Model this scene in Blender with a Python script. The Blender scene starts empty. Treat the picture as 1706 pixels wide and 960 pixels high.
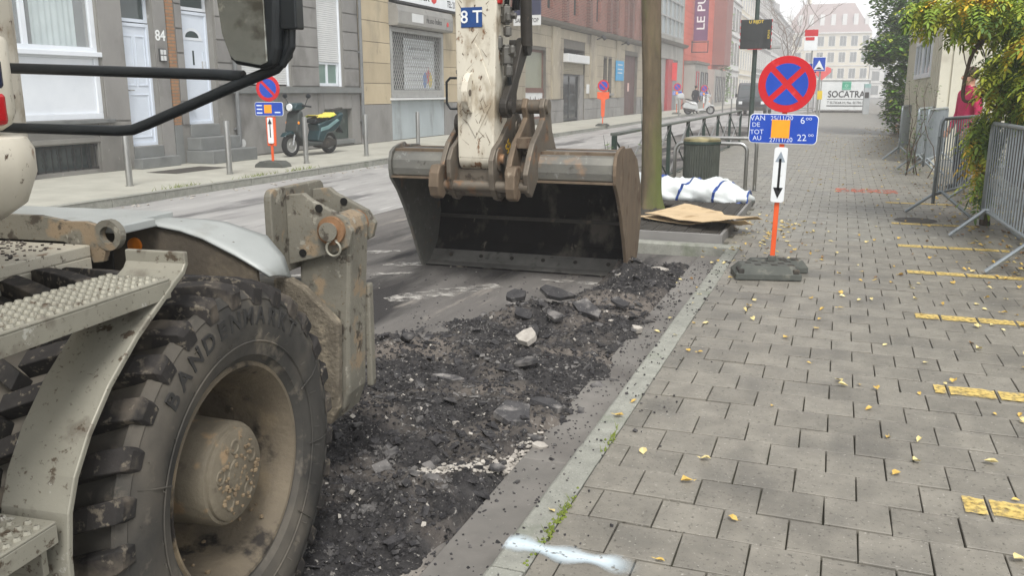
import bpy, math, random
from mathutils import Vector, Matrix, noise
import numpy as np
random.seed(7); R = math.radians
S = bpy.context.scene
COL = S.collection
# ---------------------------------------------------------------- camera
cam_d = bpy.data.cameras.new('camera'); cam = bpy.data.objects.new('camera', cam_d); COL.objects.link(cam)
cam_d.sensor_width = 36.0; cam_d.lens = 36.0 * 1450 / 1706; cam_d.clip_start = 0.05; cam_d.clip_end = 2000
cam.matrix_world = Matrix(((0.93746206, -0.0767994, 0.33950955, 0), (0.34808747, 0.20683458, -0.9143602, 0),
                           (0, 0.97535702, 0.22063248, 1.4), (0, 0, 0, 1)))
S.camera = cam
# ---------------------------------------------------------------- overcast sky and sun
SUN_EL, SUN_AZ = 54, 152          # azimuth clockwise from +Y
w = bpy.data.worlds.new('World'); S.world = w; w.use_nodes = True
nt = w.node_tree; nt.nodes.clear()
sky = nt.nodes.new('ShaderNodeTexSky'); sky.sky_type = 'NISHITA'; sky.sun_disc = False
sky.sun_elevation = R(SUN_EL); sky.sun_rotation = R(SUN_AZ); sky.air_density = 1.0; sky.dust_density = 1.0; sky.ozone_density = 1.0
hsv = nt.nodes.new('ShaderNodeHueSaturation'); hsv.inputs['Saturation'].default_value = 0.12
bg = nt.nodes.new('ShaderNodeBackground'); bg.inputs['Strength'].default_value = 0.115
wo = nt.nodes.new('ShaderNodeOutputWorld')
nt.links.new(sky.outputs[0], hsv.inputs['Color']); nt.links.new(hsv.outputs[0], bg.inputs[0]); nt.links.new(bg.outputs[0], wo.inputs[0])
sun_d = bpy.data.lights.new('sun', 'SUN'); sun_d.energy = 1.5; sun_d.angle = R(20); sun_d.color = (1, .98, .95)
sun = bpy.data.objects.new('sun', sun_d); COL.objects.link(sun)
sd = Vector((math.sin(R(SUN_AZ)) * math.cos(R(SUN_EL)), math.cos(R(SUN_AZ)) * math.cos(R(SUN_EL)), math.sin(R(SUN_EL))))
sun.rotation_euler = sd.to_track_quat('Z', 'Y').to_euler()
S.view_settings.view_transform = 'Standard'; S.view_settings.look = 'None'; S.view_settings.gamma = 1
S.view_settings.use_curve_mapping = False; S.view_settings.exposure = 1.2

S.cycles.max_bounces = 7; S.cycles.diffuse_bounces = 3; S.cycles.glossy_bounces = 3; S.cycles.transmission_bounces = 3; S.cycles.volume_bounces = 2; S.cycles.transparent_max_bounces = 8
S.cycles.use_denoising = True

# ---------------------------------------------------------------- materials
def lin(c):
    return tuple((x / 255 / 12.92 if x <= 10 else ((x / 255 + .055) / 1.055) ** 2.4) for x in c)
MATS = {}
def mat(name, c1, c2=None, sc=6, rough=.8, metal=0, bump=0, bsc=None, layers=(), stretch=(1, 1, 1), rnd=0, spec=.3, coat=0, objc=False, bd=.005):
    """procedural: noise between two sRGB colours, extra dirt layers (colour, scale, lo, hi), bump"""
    if name in MATS: return MATS[name]
    m = bpy.data.materials.new(name); m.use_nodes = True; t = m.node_tree; N = t.nodes; L = t.links
    b = N['Principled BSDF']; b.inputs['Roughness'].default_value = rough; b.inputs['Metallic'].default_value = metal
    b.inputs['Specular IOR Level'].default_value = spec; b.inputs['Coat Weight'].default_value = coat
    if objc: pos = N.new('ShaderNodeTexCoord').outputs['Object']
    else: pos = N.new('ShaderNodeNewGeometry').outputs['Position']
    mp = N.new('ShaderNodeMapping'); mp.inputs['Scale'].default_value = stretch; L.new(pos, mp.inputs[0]); vec = mp.outputs[0]
    def nz(scale, det=8, rg=.6):
        n = N.new('ShaderNodeTexNoise'); n.inputs['Scale'].default_value = scale; n.inputs['Detail'].default_value = det
        n.inputs['Roughness'].default_value = rg; L.new(vec, n.inputs['Vector']); return n.outputs['Fac']
    def ramp(f, lo, hi):
        r = N.new('ShaderNodeMapRange'); r.inputs[1].default_value = lo; r.inputs[2].default_value = hi; L.new(f, r.inputs[0]); return r.outputs[0]
    def mix(f, a, bb):
        x = N.new('ShaderNodeMix'); x.data_type = 'RGBA'; L.new(f, x.inputs[0])
        for v, i in ((a, 6), (bb, 7)):
            if isinstance(v, tuple): x.inputs[i].default_value = v + (1,)
            else: L.new(v, x.inputs[i])
        return x.outputs[2]
    col = mix(ramp(nz(sc), .3, .7), lin(c1), lin(c2 or c1))
    for k, ly in enumerate(layers):
        col = mix(ramp(nz(ly[1], 6 + k, .55 + .05 * k), ly[2], ly[3]), col, lin(ly[0]))
    if rnd:
        oi = N.new('ShaderNodeObjectInfo'); h = N.new('ShaderNodeHueSaturation'); L.new(col, h.inputs['Color'])
        mr = N.new('ShaderNodeMapRange'); mr.inputs[3].default_value = 1 - rnd; mr.inputs[4].default_value = 1 + rnd
        L.new(oi.outputs['Random'], mr.inputs[0]); L.new(mr.outputs[0], h.inputs['Value']); col = h.outputs[0]
    L.new(col, b.inputs['Base Color'])
    if bump:
        bp = N.new('ShaderNodeBump'); bp.inputs['Strength'].default_value = min(1, bump); bp.inputs['Distance'].default_value = bd * max(1, bump)
        L.new(nz(bsc or sc * 6, 6), bp.inputs['Height']); L.new(bp.outputs[0], b.inputs['Normal'])
    MATS[name] = m; return m
def flat(name, c, rough=.6, metal=0, **k): return mat(name, c, tuple(min(255, x * 1.06 + 2) for x in c), 3, rough, metal, **k)

# ---------------------------------------------------------------- mesh builder
class MB:
    def __init__(s): s.v = []; s.f = []
    def add(s, vs, fs):
        o = len(s.v); s.v += [tuple(p) for p in vs]; s.f += [tuple(o + i for i in f) for f in fs]; return s
    def box(s, a, b, M=None):
        (x0, y0, z0), (x1, y1, z1) = a, b
        vs = [Vector(p) for p in ((x0,y0,z0),(x1,y0,z0),(x1,y1,z0),(x0,y1,z0),(x0,y0,z1),(x1,y0,z1),(x1,y1,z1),(x0,y1,z1))]
        if M: vs = [M @ p for p in vs]
        return s.add(vs, [(0,3,2,1),(4,5,6,7),(0,1,5,4),(1,2,6,5),(2,3,7,6),(3,0,4,7)])
    def cbox(s, c, d, M=None):
        return s.box([c[i] - d[i] / 2 for i in range(3)], [c[i] + d[i] / 2 for i in range(3)], M)
    def prism(s, poly, ax, a, b, M=None):
        """poly in the two other axes (x: (y,z), y: (x,z), z: (x,y)) swept from a to b"""
        def P(p, t): return {'x': (t, p[0], p[1]), 'y': (p[0], t, p[1]), 'z': (p[0], p[1], t)}[ax]
        n = len(poly); vs = [Vector(P(p, a)) for p in poly] + [Vector(P(p, b)) for p in poly]
        if M: vs = [M @ p for p in vs]
        area = sum(poly[i][0] * poly[(i+1) % n][1] - poly[(i+1) % n][0] * poly[i][1] for i in range(n))
        fs = [tuple(range(n - 1, -1, -1)), tuple(range(n, 2 * n))] + [(i, (i + 1) % n, n + (i + 1) % n, n + i) for i in range(n)]
        flip = (area < 0) != (ax == 'y') 
        if flip != (b < a): fs = [tuple(reversed(f)) for f in fs]
        return s.add(vs, fs)
    def ringprism(s, outer, inner, ax, a, b):
        """plate with one hole: outer and inner polygons with equal counts"""
        def P(p, t): return {'x': (t, p[0], p[1]), 'y': (p[0], t, p[1]), 'z': (p[0], p[1], t)}[ax]
        n = len(outer); vs = [P(p, a) for p in outer] + [P(p, a) for p in inner] + [P(p, b) for p in outer] + [P(p, b) for p in inner]
        fs = []
        for i in range(n):
            j = (i + 1) % n
            fs += [(i, n+i, n+j, j), (2*n+i, 2*n+j, 3*n+j, 3*n+i), (i, j, 2*n+j, 2*n+i), (n+i, 3*n+i, 3*n+j, n+j)]
        return s.add(vs, fs)
    def tube(s, pts, r, n=8, cap=True):
        pts = [Vector(p) for p in pts]; rs = r if isinstance(r, (list, tuple)) else [r] * len(pts)
        o = len(s.v); prev = None
        for i, p in enumerate(pts):
            d = ((pts[min(i+1, len(pts)-1)] - p).normalized() + (p - pts[max(i-1, 0)]).normalized())
            d = d.normalized() if d.length > 1e-6 else Vector((0, 0, 1))
            if prev is None:
                up = Vector((0, 0, 1)) if abs(d.z) < .9 else Vector((1, 0, 0)); a = d.cross(up).normalized()
            else: a = (prev - d * prev.dot(d)).normalized()
            prev = a; b = d.cross(a)
            for k in range(n):
                t = 2 * math.pi * k / n; s.v.append(tuple(p + (a * math.cos(t) + b * math.sin(t)) * rs[i]))
        for i in range(len(pts) - 1):
            for k in range(n):
                k2 = (k + 1) % n; s.f.append((o+i*n+k, o+i*n+k2, o+(i+1)*n+k2, o+(i+1)*n+k))
        if cap:
            s.f.append(tuple(o + k for k in range(n - 1, -1, -1))); e = o + (len(pts) - 1) * n; s.f.append(tuple(e + k for k in range(n)))
        return s
    def cyl(s, a, b, r, r2=None, n=16): return s.tube([a, b], [r, r if r2 is None else r2], n)
    def lathe(s, prof, o=(0,0,0), ax='z', n=24, a0=0, a1=2*math.pi):
        """prof: (radius, height along axis)"""
        full = abs(a1 - a0 - 2 * math.pi) < 1e-6; m = n if full else n + 1; b = len(s.v)
        for k in range(m):
            t = a0 + (a1 - a0) * k / n; c, d = math.cos(t), math.sin(t)
            for r, h in prof:
                p = {'z': (r*c, r*d, h), 'x': (h, r*c, r*d), 'y': (r*d, h, r*c)}[ax]
                s.v.append((p[0] + o[0], p[1] + o[1], p[2] + o[2]))
        q = len(prof)
        for k in range(n):
            k2 = (k + 1) % m
            for i in range(q - 1): s.f.append((b+k*q+i, b+k2*q+i, b+k2*q+i+1, b+k*q+i+1))
        return s
    def blob(s, c, r, n=10, amp=.0, sc=3, seed=0, M=None):
        """ellipsoid with noise"""
        b = len(s.v); c = Vector(c)
        rows = n // 2 + 1
        for i in range(rows):
            ph = math.pi * i / (rows - 1)
            for k in range(n):
                t = 2 * math.pi * k / n
                d = Vector((math.sin(ph) * math.cos(t), math.sin(ph) * math.sin(t), math.cos(ph)))
                f = 1 + amp * noise.noise(d * sc + Vector((seed, seed * 1.7, 0)))
                p = Vector((d.x * r[0], d.y * r[1], d.z * r[2])) * f
                if M: p = M @ p
                s.v.append(tuple(c + p))
        for i in range(rows - 1):
            for k in range(n):
                k2 = (k + 1) % n; s.f.append((b+i*n+k, b+(i+1)*n+k, b+(i+1)*n+k2, b+i*n+k2))
        return s
    def xf(s, M):
        s.v = [tuple(M @ Vector(p)) for p in s.v]; return s
    def mesh(s, name, m, smooth=False):
        me = bpy.data.meshes.new(name); me.from_pydata(s.v, [], s.f); me.materials.append(m)
        if smooth:
            me.polygons.foreach_set('use_smooth', [True] * len(me.polygons))
        me.update(); return me
    def build(s, name, m, parent=None, smooth=False, bevel=0, segs=2, kind=None, label=None, fixn=True):
        me = s.mesh(name, m, smooth)
        if fixn:
            import bmesh
            bm = bmesh.new(); bm.from_mesh(me); bmesh.ops.remove_doubles(bm, verts=bm.verts, dist=1e-5) if smooth else None
            bmesh.ops.recalc_face_normals(bm, faces=bm.faces); bm.to_mesh(me); bm.free()
        if smooth == 'auto' or (smooth and smooth is not True):
            me.set_sharp_from_angle(angle=R(38))
        return link(name, me, parent, bevel, segs, kind, label)
def pw(o):
    """matrix of an object as authored"""
    M = Matrix.LocRotScale(o.location, o.rotation_euler, o.scale)
    return pw(o.parent) @ o.matrix_parent_inverse @ M if o.parent else M
def link(name, me, parent=None, bevel=0, segs=2, kind=None, label=None):
    o = bpy.data.objects.new(name, me); COL.objects.link(o)
    if parent: o.parent = parent; o.matrix_parent_inverse = pw(parent).inverted()
    if bevel:
        b = o.modifiers.new('bevel', 'BEVEL'); b.width = bevel; b.segments = segs; b.limit_method = 'ANGLE'; b.angle_limit = R(40)
    if kind: o['kind'] = kind
    if label: o['label'] = label
    return o
def thing(name, label, cat, loc=(0,0,0), rz=0, group=None):
    o = bpy.data.objects.new(name, None); COL.objects.link(o); o.location = loc; o.rotation_euler = (0, 0, rz); o.empty_display_size = .1
    return tag(o, label, cat, group)
def tag(o, label, cat, group=None):
    o['label'] = label; o['category'] = cat
    if group: o['group'] = group
    return o
def struct(o): o['kind'] = 'structure'; return o
def copy_tree(o, parent=None):
    c = o.copy(); COL.objects.link(c)
    if parent: c.parent = parent; c.matrix_parent_inverse = o.matrix_parent_inverse.copy()
    for ch in list(o.children): copy_tree(ch, c)
    return c
def place(src, loc, rz=0, label=None):
    c = copy_tree(src); c.location = loc; c.rotation_euler = (0, 0, rz)
    if label: c['label'] = label
    return c
CUBE = {}
def piece(name, m, parent, a, b):
    """a box piece sharing one unit-cube mesh per material"""
    if m.name not in CUBE: CUBE[m.name] = MB().box((-.5,-.5,-.5), (.5,.5,.5)).mesh('block', m)
    o = bpy.data.objects.new(name, CUBE[m.name]); COL.objects.link(o)
    o.parent = parent; o.matrix_parent_inverse = pw(parent).inverted()
    o.location = [(a[i] + b[i]) / 2 for i in range(3)]; o.scale = [abs(b[i] - a[i]) for i in range(3)]
    return o
def text_mb(txt, size, M, depth=.002, ax=.0, align='CENTER', bold=0, sx=1):
    """flat lettering as solid geometry; M places the text plane (x right, y up, z out)"""
    cu = bpy.data.curves.new('txt', 'FONT'); cu.body = txt; cu.size = size; cu.align_x = align; cu.align_y = 'CENTER'; cu.extrude = depth; cu.offset = bold
    cu.resolution_u = 3
    ob = bpy.data.objects.new('txt', cu); COL.objects.link(ob); dg = bpy.context.evaluated_depsgraph_get(); dg.update()
    me = ob.evaluated_get(dg).to_mesh(); mb = MB(); mb.add([M @ Vector((v.co.x * sx, v.co.y, v.co.z)) for v in me.vertices], [tuple(p.vertices) for p in me.polygons])
    bpy.data.objects.remove(ob); bpy.data.curves.remove(cu); return mb
def frame(o, right, up):
    r = Vector(right).normalized(); u = Vector(up).normalized(); n = r.cross(u)
    return Matrix(((r.x, u.x, n.x, o[0]), (r.y, u.y, n.y, o[1]), (r.z, u.z, n.z, o[2]), (0, 0, 0, 1)))
def sm(a, b, x):
    t = max(0, min(1, (x - a) / (b - a))); return t * t * (3 - 2 * t)
def rrect(w, h, r, n=4, c=(0, 0)):
    pts = []
    for sx, sy, a0 in ((1, 1, 0), (-1, 1, 90), (-1, -1, 180), (1, -1, 270)):
        for k in range(n + 1):
            a = R(a0 + 90 * k / n); pts.append((c[0] + sx * (w/2 - r) + r * math.cos(a), c[1] + sy * (h/2 - r) + r * math.sin(a)))
    return pts
def circ(r, n=24, c=(0, 0), a0=0): return [(c[0] + r * math.cos(a0 + 2*math.pi*k/n), c[1] + r * math.sin(a0 + 2*math.pi*k/n)) for k in range(n)]
def fbm(x, y, z=0, oct=4):
    return noise.fractal(Vector((x, y, z)), 1.0, 2.0, oct)
# ================================================================ ground
RZ = -.115                                    # road level, both pavements at 0
M_pav = mat('paver_concrete', (136, 131, 120), (112, 108, 99), 9, .58, spec=.5, bump=.35, bsc=160, rnd=.11,
            layers=(((98, 95, 88), 2.2, .50, .72), ((166, 162, 152), 75, .62, .70), ((76, 72, 64), 62, .58, .66), ((180, 178, 170), 5.5, .7, .72)))
M_bed = mat('joint_sand', (72, 70, 62), (92, 90, 74), 25, .95, bump=.5, bsc=120, layers=(((66, 74, 44), 4, .58, .7),))
M_kerb = mat('kerb_granite', (152, 152, 142), (128, 128, 120), 14, .8, bump=.5, bsc=110, rnd=.07,
             layers=(((168, 168, 160), 120, .6, .68), ((84, 86, 84), 100, .6, .68), ((96, 104, 84), 2.5, .55, .75)))
M_gut = mat('gutter_concrete', (126, 122, 116), (108, 105, 100), 5, .6, bump=.15, bsc=90, rnd=.05, layers=(((92, 88, 84), 2, .5, .7), ((150, 146, 140), 60, .66, .72)))
M_road = mat('worn_road', (164, 162, 158), (142, 140, 137), 3, .6, bump=.5, bsc=70, bd=.015, stretch=(1, .16, 1),
             layers=(((122, 120, 118), 2.2, .5, .66), ((178, 176, 172), 7, .58, .68), ((98, 97, 95), 1.1, .57, .66)))
M_mill = mat('milled_asphalt', (124, 120, 115), (92, 89, 86), 2.2, .9, bump=.8, bsc=90, bd=.015, spec=.2, stretch=(1, .2, 1),
             layers=(((58, 56, 55), 1.6, .48, .60), ((150, 143, 134), 4.2, .56, .7), ((196, 193, 186), 2.0, .655, .69)))
M_rub = mat('asphalt_rubble', (70, 68, 67), (36, 35, 36), 14, .9, bump=1.0, bsc=55, bd=.015, spec=.15,
            layers=(((110, 103, 96), 1.9, .48, .62), ((140, 136, 130), 48, .60, .68), ((24, 24, 25), 22, .58, .66)))
M_chunk = mat('asphalt_chunk', (78, 76, 76), (34, 34, 36), 30, .85, bump=.8, bsc=150, spec=.15, layers=(((116, 113, 110), 6, .52, .66), ((158, 154, 148), 60, .62, .7)))
M_slabc = mat('asphalt_slab_face', (74, 72, 72), (48, 48, 49), 18, .85, bump=.8, bsc=130, rnd=.25, layers=(((128, 124, 120), 9, .52, .66), ((160, 156, 150), 80, .64, .7)))
M_pale = mat('pale_concrete_chunk', (186, 180, 170), (146, 140, 132), 20, .85, bump=.4, bsc=90)
M_lpav = mat('far_pavement', (172, 170, 158), (156, 154, 143), 2.5, .85, bump=.2, bsc=60, layers=(((146, 143, 132), .8, .5, .7), ((184, 182, 172), 40, .62, .7)))
M_earth = mat('far_ground', (130, 128, 122), (112, 110, 104), .4, .9)

def sheet(name, x0, x1, y0, y1, z, m, kind='structure', parent=None):
    o = MB().add([(x0,y0,z),(x1,y0,z),(x1,y1,z),(x0,y1,z)], [(0,1,2,3)]).build(name, m, parent, fixn=False)
    if not parent: o['kind'] = kind
    return o
sheet('ground', -75, 75, -25, 290, -.4, M_earth)
sheet('road', -9.03, -1.10, -12, 235, RZ, M_road)
sheet('milled_lane', -5.4, -1.12, -6, 40, RZ + .004, M_mill)
# pavement beds
pav = MB().box((-.78, -3, -.35), (3.2, 60, -.018)).box((-2.64, 8.24, -.35), (-.78, 60, -.0182)).build('pavement', M_bed); struct(pav)
lp = MB().box((-12.6, -12, -.35), (-9.17, 235, 0)).build('opposite_pavement', M_lpav); struct(lp)
far_pv = MB().box((-1.9, 60, -.35), (3.2, 235, -.002)).box((-9.17, 84, -.35), (-1.9, 84.4, -.05)).build('far_pavement', M_pav); struct(far_pv)

# kerbs -----------------------------------------------------------
def kerbrow(name, p0, p1, width, top, mats, step=1.0, inward=(1, 0), bot=-.35, gapat=()):
    """kerb stones along a line, each a stone of its own"""
    p0, p1 = Vector(p0), Vector(p1); d = (p1 - p0); n = max(1, round(d.length / step)); d = d / n; iv = Vector(inward) * width
    root = struct(MB().add([(p0.x, p0.y, bot), (p1.x, p1.y, bot), (p1.x + iv.x, p1.y + iv.y, bot), (p0.x + iv.x, p0.y + iv.y, bot)], [(0,1,2,3)]).build(name, M_bed))
    for i in range(n):
        a = p0 + d * i + d.normalized() * .004; b = p0 + d * (i + 1) - d.normalized() * .004
        dz = random.uniform(-.003, .003); j = Vector((random.uniform(-.004, .004), 0)) if abs(inward[0]) > .5 else Vector((0, 0))
        c = .012
        q = [a + j, b + j, b + j + iv, a + j + iv]; s1 = [a + j + Vector(inward) * c, b + j + Vector(inward) * c]
        mb = MB().add([(q[0].x, q[0].y, bot), (q[1].x, q[1].y, bot), (q[2].x, q[2].y, bot), (q[3].x, q[3].y, bot),
                       (q[0].x, q[0].y, top + dz - c), (q[1].x, q[1].y, top + dz - c), (s1[1].x, s1[1].y, top + dz), (s1[0].x, s1[0].y, top + dz),
                       (q[2].x, q[2].y, top + dz), (q[3].x, q[3].y, top + dz)],
                      [(0,1,5,4), (4,5,6,7), (7,6,8,9), (0,4,7,9,3), (1,2,8,6,5), (2,3,9,8), (0,3,2,1)])
        mb.build('kerb_stone', mats, root, bevel=.004, segs=1)
    return root
kerbrow('kerb', (-.897, .25), (-.897, 8.1), .117, 0, M_kerb, 1.02)
kerbrow('island_kerb', (-2.76, 8.1), (-.785, 8.1), .13, 0, M_kerb, 1.0, (0, 1))
kerbrow('island_side_kerb', (-2.76, 8.235), (-2.76, 30), .115, 0, M_kerb, 1.0)
kerbrow('opposite_kerb', (-9.03, 2), (-9.03, 50), -.135, .004, M_kerb, 1.0)
struct(MB().box((-9.165, 50, -.35), (-9.03, 235, .004)).box((-2.76, 30, -.35), (-2.645, 60, 0)).build('far_kerb', M_kerb))
# gutter slabs
gut = struct(sheet('gutter', -1.14, -.9, .25, 8.1, -.2, M_bed))
y = .25
while y < 8.0:
    L_ = .98
    MB().box((-1.14, y + .004, -.22), (-.9, min(8.095, y + L_) - .004, -.092 + random.uniform(-.003, .003))).build('gutter_slab', M_gut, gut, bevel=.006, segs=1)
    y += L_

# pavers: the 300 that show largest stand alone ---------------------
PX, PY = .2125, .2145
rows = []
def paver_mesh(w):
    a, b, c = w / 2, .2062 / 2, .002
    return [(-a,-b,-.05),(a,-b,-.05),(a,b,-.05),(-a,b,-.05),(-a,-b,-c),(a,-b,-c),(a,b,-c),(-a,b,-c),(-a+c,-b+c,0),(a-c,-b+c,0),(a-c,b-c,0),(-a+c,b-c,0)], \
           [(4,5,9,8),(5,6,10,9),(6,7,11,10),(7,4,8,11),(8,9,10,11),(0,1,5,4),(1,2,6,5),(2,3,7,6),(3,0,4,7)]
cand = []
nrow = int((30 - .9) / PY)
for r in range(nrow):
    yc = .902 + PY * r + PY / 2
    off = .153 + (PX / 2 if r % 2 else 0)
    x0 = -.778 if yc < 8.3 else -2.64
    x = off - PX * math.ceil((off - x0) / PX)
    while x < 2.4:
        a, b = max(x, x0) + .0026, x + PX - .0026
        if b - a > .03 and not (-1.97 < (a + b) / 2 < -.94 and 8.25 < yc < 11.3): cand.append(((a + b) / 2, yc, b - a))
        x += PX
def seen(x, y):
    return y > 2.15 - .25 * (x + .8) and x < .70 + (y - 2.7) * .17
near = sorted([c for c in cand if seen(c[0], c[1]) and c[1] < 9], key=lambda c: c[0]**2 + c[1]**2)[:300]
nset = set(near); pm = {}
for c in near:
    k = round(c[2], 3)
    if k not in pm:
        vs, fs = paver_mesh(c[2]); pm[k] = MB().add(vs, fs).mesh('paver', M_pav)
    o = bpy.data.objects.new('paver', pm[k]); COL.objects.link(o); o.parent = pav; o.matrix_parent_inverse = pw(pav).inverted()
    o.location = (c[0], c[1], random.uniform(-.004, .002)); o.rotation_euler = (random.gauss(0, .007), random.gauss(0, .007), random.gauss(0, .008))
M_pav2 = mat('paver_concrete_rest', (134, 130, 119), (110, 107, 98), 3.2, .52, spec=.55, bump=.25, bsc=160,
            layers=(((108, 106, 100), 1.2, .52, .75), ((164, 160, 151), 75, .63, .70), ((150, 147, 138), 7, .6, .64)))
rest = MB()
for c in cand:
    if c in nset: continue
    vs, fs = paver_mesh(c[2]); dz = random.uniform(-.002, .0015)
    t = random.gauss(0, .004)
    rest.add([(c[0] + v[0], c[1] + v[1], v[2] + dz + v[1] * t) for v in vs], fs)
rest.build('paver_field', M_pav2, pav, kind='stuff', fixn=False)
sheet('paver_bed_far', -2.62, 2.45, 30, 60, -.004, M_pav2, parent=pav)

# painted marks: worn paint, thin sheets on the pavers --------------
def paint(name, c, c2, wear, sc=30, soft=.06):
    m = mat(name, c, c2, 20, .7); t = m.node_tree; b = t.nodes['Principled BSDF']
    g = t.nodes.new('ShaderNodeNewGeometry'); n = t.nodes.new('ShaderNodeTexNoise'); n.inputs['Scale'].default_value = sc; n.inputs['Detail'].default_value = 6
    t.links.new(g.outputs['Position'], n.inputs['Vector']); r = t.nodes.new('ShaderNodeMapRange'); r.inputs[1].default_value = wear - soft; r.inputs[2].default_value = wear + soft
    t.links.new(n.outputs['Fac'], r.inputs[0]); t.links.new(r.outputs[0], b.inputs['Alpha']); return m
M_yel = paint('yellow_paint', (214, 188, 114), (198, 170, 96), .42, 45, .16)
M_orn = paint('red_paint', (198, 110, 84), (180, 96, 76), .52, 14)
M_spr = paint('white_spray', (214, 224, 228), (190, 205, 212), .36, 40)
def irr(x0, x1, y0, y1, z, n=8):
    """ragged little strip"""
    lo = [(x0 + (x1 - x0) * i / n, y0 + random.uniform(-.006, .006), z) for i in range(n + 1)]
    hi = [(x0 + (x1 - x0) * i / n, y1 + random.uniform(-.006, .006), z) for i in range(n + 1)]
    return lo + hi, [(i, i + 1, n + 2 + i, n + 1 + i) for i in range(n)]
for k, ys in enumerate((3.06, 4.50, 5.96, 7.44, 8.83, 10.2, 12.1)):
    r = round((ys - .902 - PY / 2) / PY); yc = .902 + PY * r + PY / 2; off = .153 + (PX / 2 if r % 2 else 0)
    root = None; x = off - PX * 10; xl = .50 + .02 * k
    mark = MB()
    while x < 1.75:
        a, b = max(x + .008, xl), min(x + PX - .008, 1.7 - .05 * k)
        if b - a > .02: mark.add(*irr(a, b, yc - .066, yc + .06, .0042))
        x += PX
    struct(mark.build('yellow_stripe', M_yel, fixn=False))
mk = MB()
for x in np.arange(.0, .8, .2125): mk.add(*irr(x, x + .19, 13.25, 13.75, .0042))
struct(mk.build('faded_red_mark', M_orn, fixn=False))
sp = MB(); fade = []
NSP = 26
for i in range(NSP + 1):
    u = i / NSP; x = -.895 + .44 * u; yc = 2.352 - .02 * u + .006 * math.sin(u * 11)
    for q, f_ in ((-.045, 0), (-.018, .8), (0, 1), (.018, .85), (.05, 0)):
        sp.v.append((x, yc + q * (1 + .3 * math.sin(u * 17)), .0052)); fade.append(f_ * (1 - sm(.72, 1, u)) * (1 if i else .6))
for i in range(NSP):
    for k in range(4): sp.f.append((i*5+k, (i+1)*5+k, (i+1)*5+k+1, i*5+k+1))
so = struct(sp.build('white_spray_mark', M_spr, fixn=False))
at_ = so.data.attributes.new('fade', 'FLOAT', 'POINT'); at_.data.foreach_set('value', fade)
tn = M_spr.node_tree; an = tn.nodes.new('ShaderNodeAttribute'); an.attribute_name = 'fade'; mu = tn.nodes.new('ShaderNodeMath'); mu.operation = 'MULTIPLY'; bs_ = tn.nodes['Principled BSDF']
lk_ = bs_.inputs['Alpha'].links[0]; src_ = lk_.from_socket; tn.links.remove(lk_); tn.links.new(src_, mu.inputs[0]); tn.links.new(an.outputs['Fac'], mu.inputs[1]); tn.links.new(mu.outputs[0], bs_.inputs['Alpha'])
# remnants of white road paint and scraped patches on the lane
M_old = paint('old_road_paint', (190, 186, 178), (150, 146, 140), .50, 14, .14)
for (pa, pb_, wd) in (((-3.72, 6.72), (-3.05, 7.15), .10), ((-3.05, 5.55), (-2.45, 6.3), .13), ((-2.2, 6.62), (-1.65, 6.62), .05), ((-4.6, 6.9), (-3.9, 7.4), .08), ((-4.3, 6.0), (-3.3, 6.5), .06)):
    a_, b_ = Vector(pa), Vector(pb_); d_ = (b_ - a_).normalized(); nr_ = Vector((-d_.y, d_.x)) * wd; m_ = MB(); n_ = 10
    for i in range(n_ + 1):
        c_ = a_.lerp(b_, i / n_); k_ = .4 + .6 * math.sin(math.pi * (i + .6) / (n_ + 1.2)); j_ = random.uniform(.7, 1.25)
        m_.v += [(c_.x + nr_.x * k_ * j_, c_.y + nr_.y * k_ * j_, RZ + .0085), (c_.x - nr_.x * k_ * j_, c_.y - nr_.y * k_ * j_, RZ + .0085)]
    m_.f = [(2*i, 2*i+1, 2*i+3, 2*i+2) for i in range(n_)]; struct(m_.build('old_road_paint', M_old, fixn=False))

# ---------------------------------------------------------------- rubble
def mask(x, y):
    # how much loose rubble lies at a spot of the road
    edge = np.interp(y, [1, 2.2, 3.5, 4.3, 4.75, 5.4, 5.9, 6.5, 7.2, 7.8], [-3.6, -3.6, -3.4, -3.0, -2.55, -2.15, -1.95, -1.72, -1.62, -1.55])
    n = .22 * fbm(x * 3, y * 3, 5)
    right = np.interp(y, [1, 2.2, 2.7, 3.1, 3.6, 4.4, 5.2, 6.5, 7.6], [-1.22, -1.22, -1.2, -1.16, -1.06, -1.04, -1.06, -1.14, -1.2])
    m = sm(edge - .12, edge + .25, x + n) * (1 - sm(right - .1, right + .06, x + n * .35))
    return m * (1 - sm(7.3, 7.9, y + n)) * sm(.9, 1.3, y)
MOUNDS = ((-1.38, 2.55, .30, .22, .085), (-1.22, 2.85, .14, .2, .05), (-1.55, 6.88, .26, .22, .16), (-1.75, 5.35, .33, .22, .10), (-2.35, 4.2, .3, .3, .07),
          (-1.55, 4.4, .3, .35, .05), (-1.4, 6.3, .25, .4, .05), (-1.32, 3.6, .2, .25, .035), (-1.9, 3.2, .3, .3, .05))
def height(x, y):
    m = mask(x, y)
    h = .030 * m + m * (.040 * fbm(x * 2.3, y * 2.3, 1, 3) + .026 * fbm(x * 9, y * 9, 2, 4) + .016 * noise.ridged_multi_fractal(Vector((x * 11, y * 22, 0)), 1.0, 2.0, 3, 1.0, 2.0) - .016 + .010 * noise.turbulence(Vector((x * 30, y * 30, 0)), 3, False))
    for mx, my, sx, sy, mh in MOUNDS:
        g = math.exp(-((x - mx) / sx) ** 2 - ((y - my) / sy) ** 2)
        if g > .02: h += mh * g * (.75 + .5 * abs(fbm(x * 10, y * 10, 3, 3))) * min(1, .3 + m * 2)
    # tyre track ruts
    if m > .1: h -= .012 * m * sm(.5, .9, math.sin((x * .35 + y) * 26)) * math.exp(-((x + 1.75 + (y - 4) * .07) / .32) ** 2)
    return RZ - .02 + h + .018 * m
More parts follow.
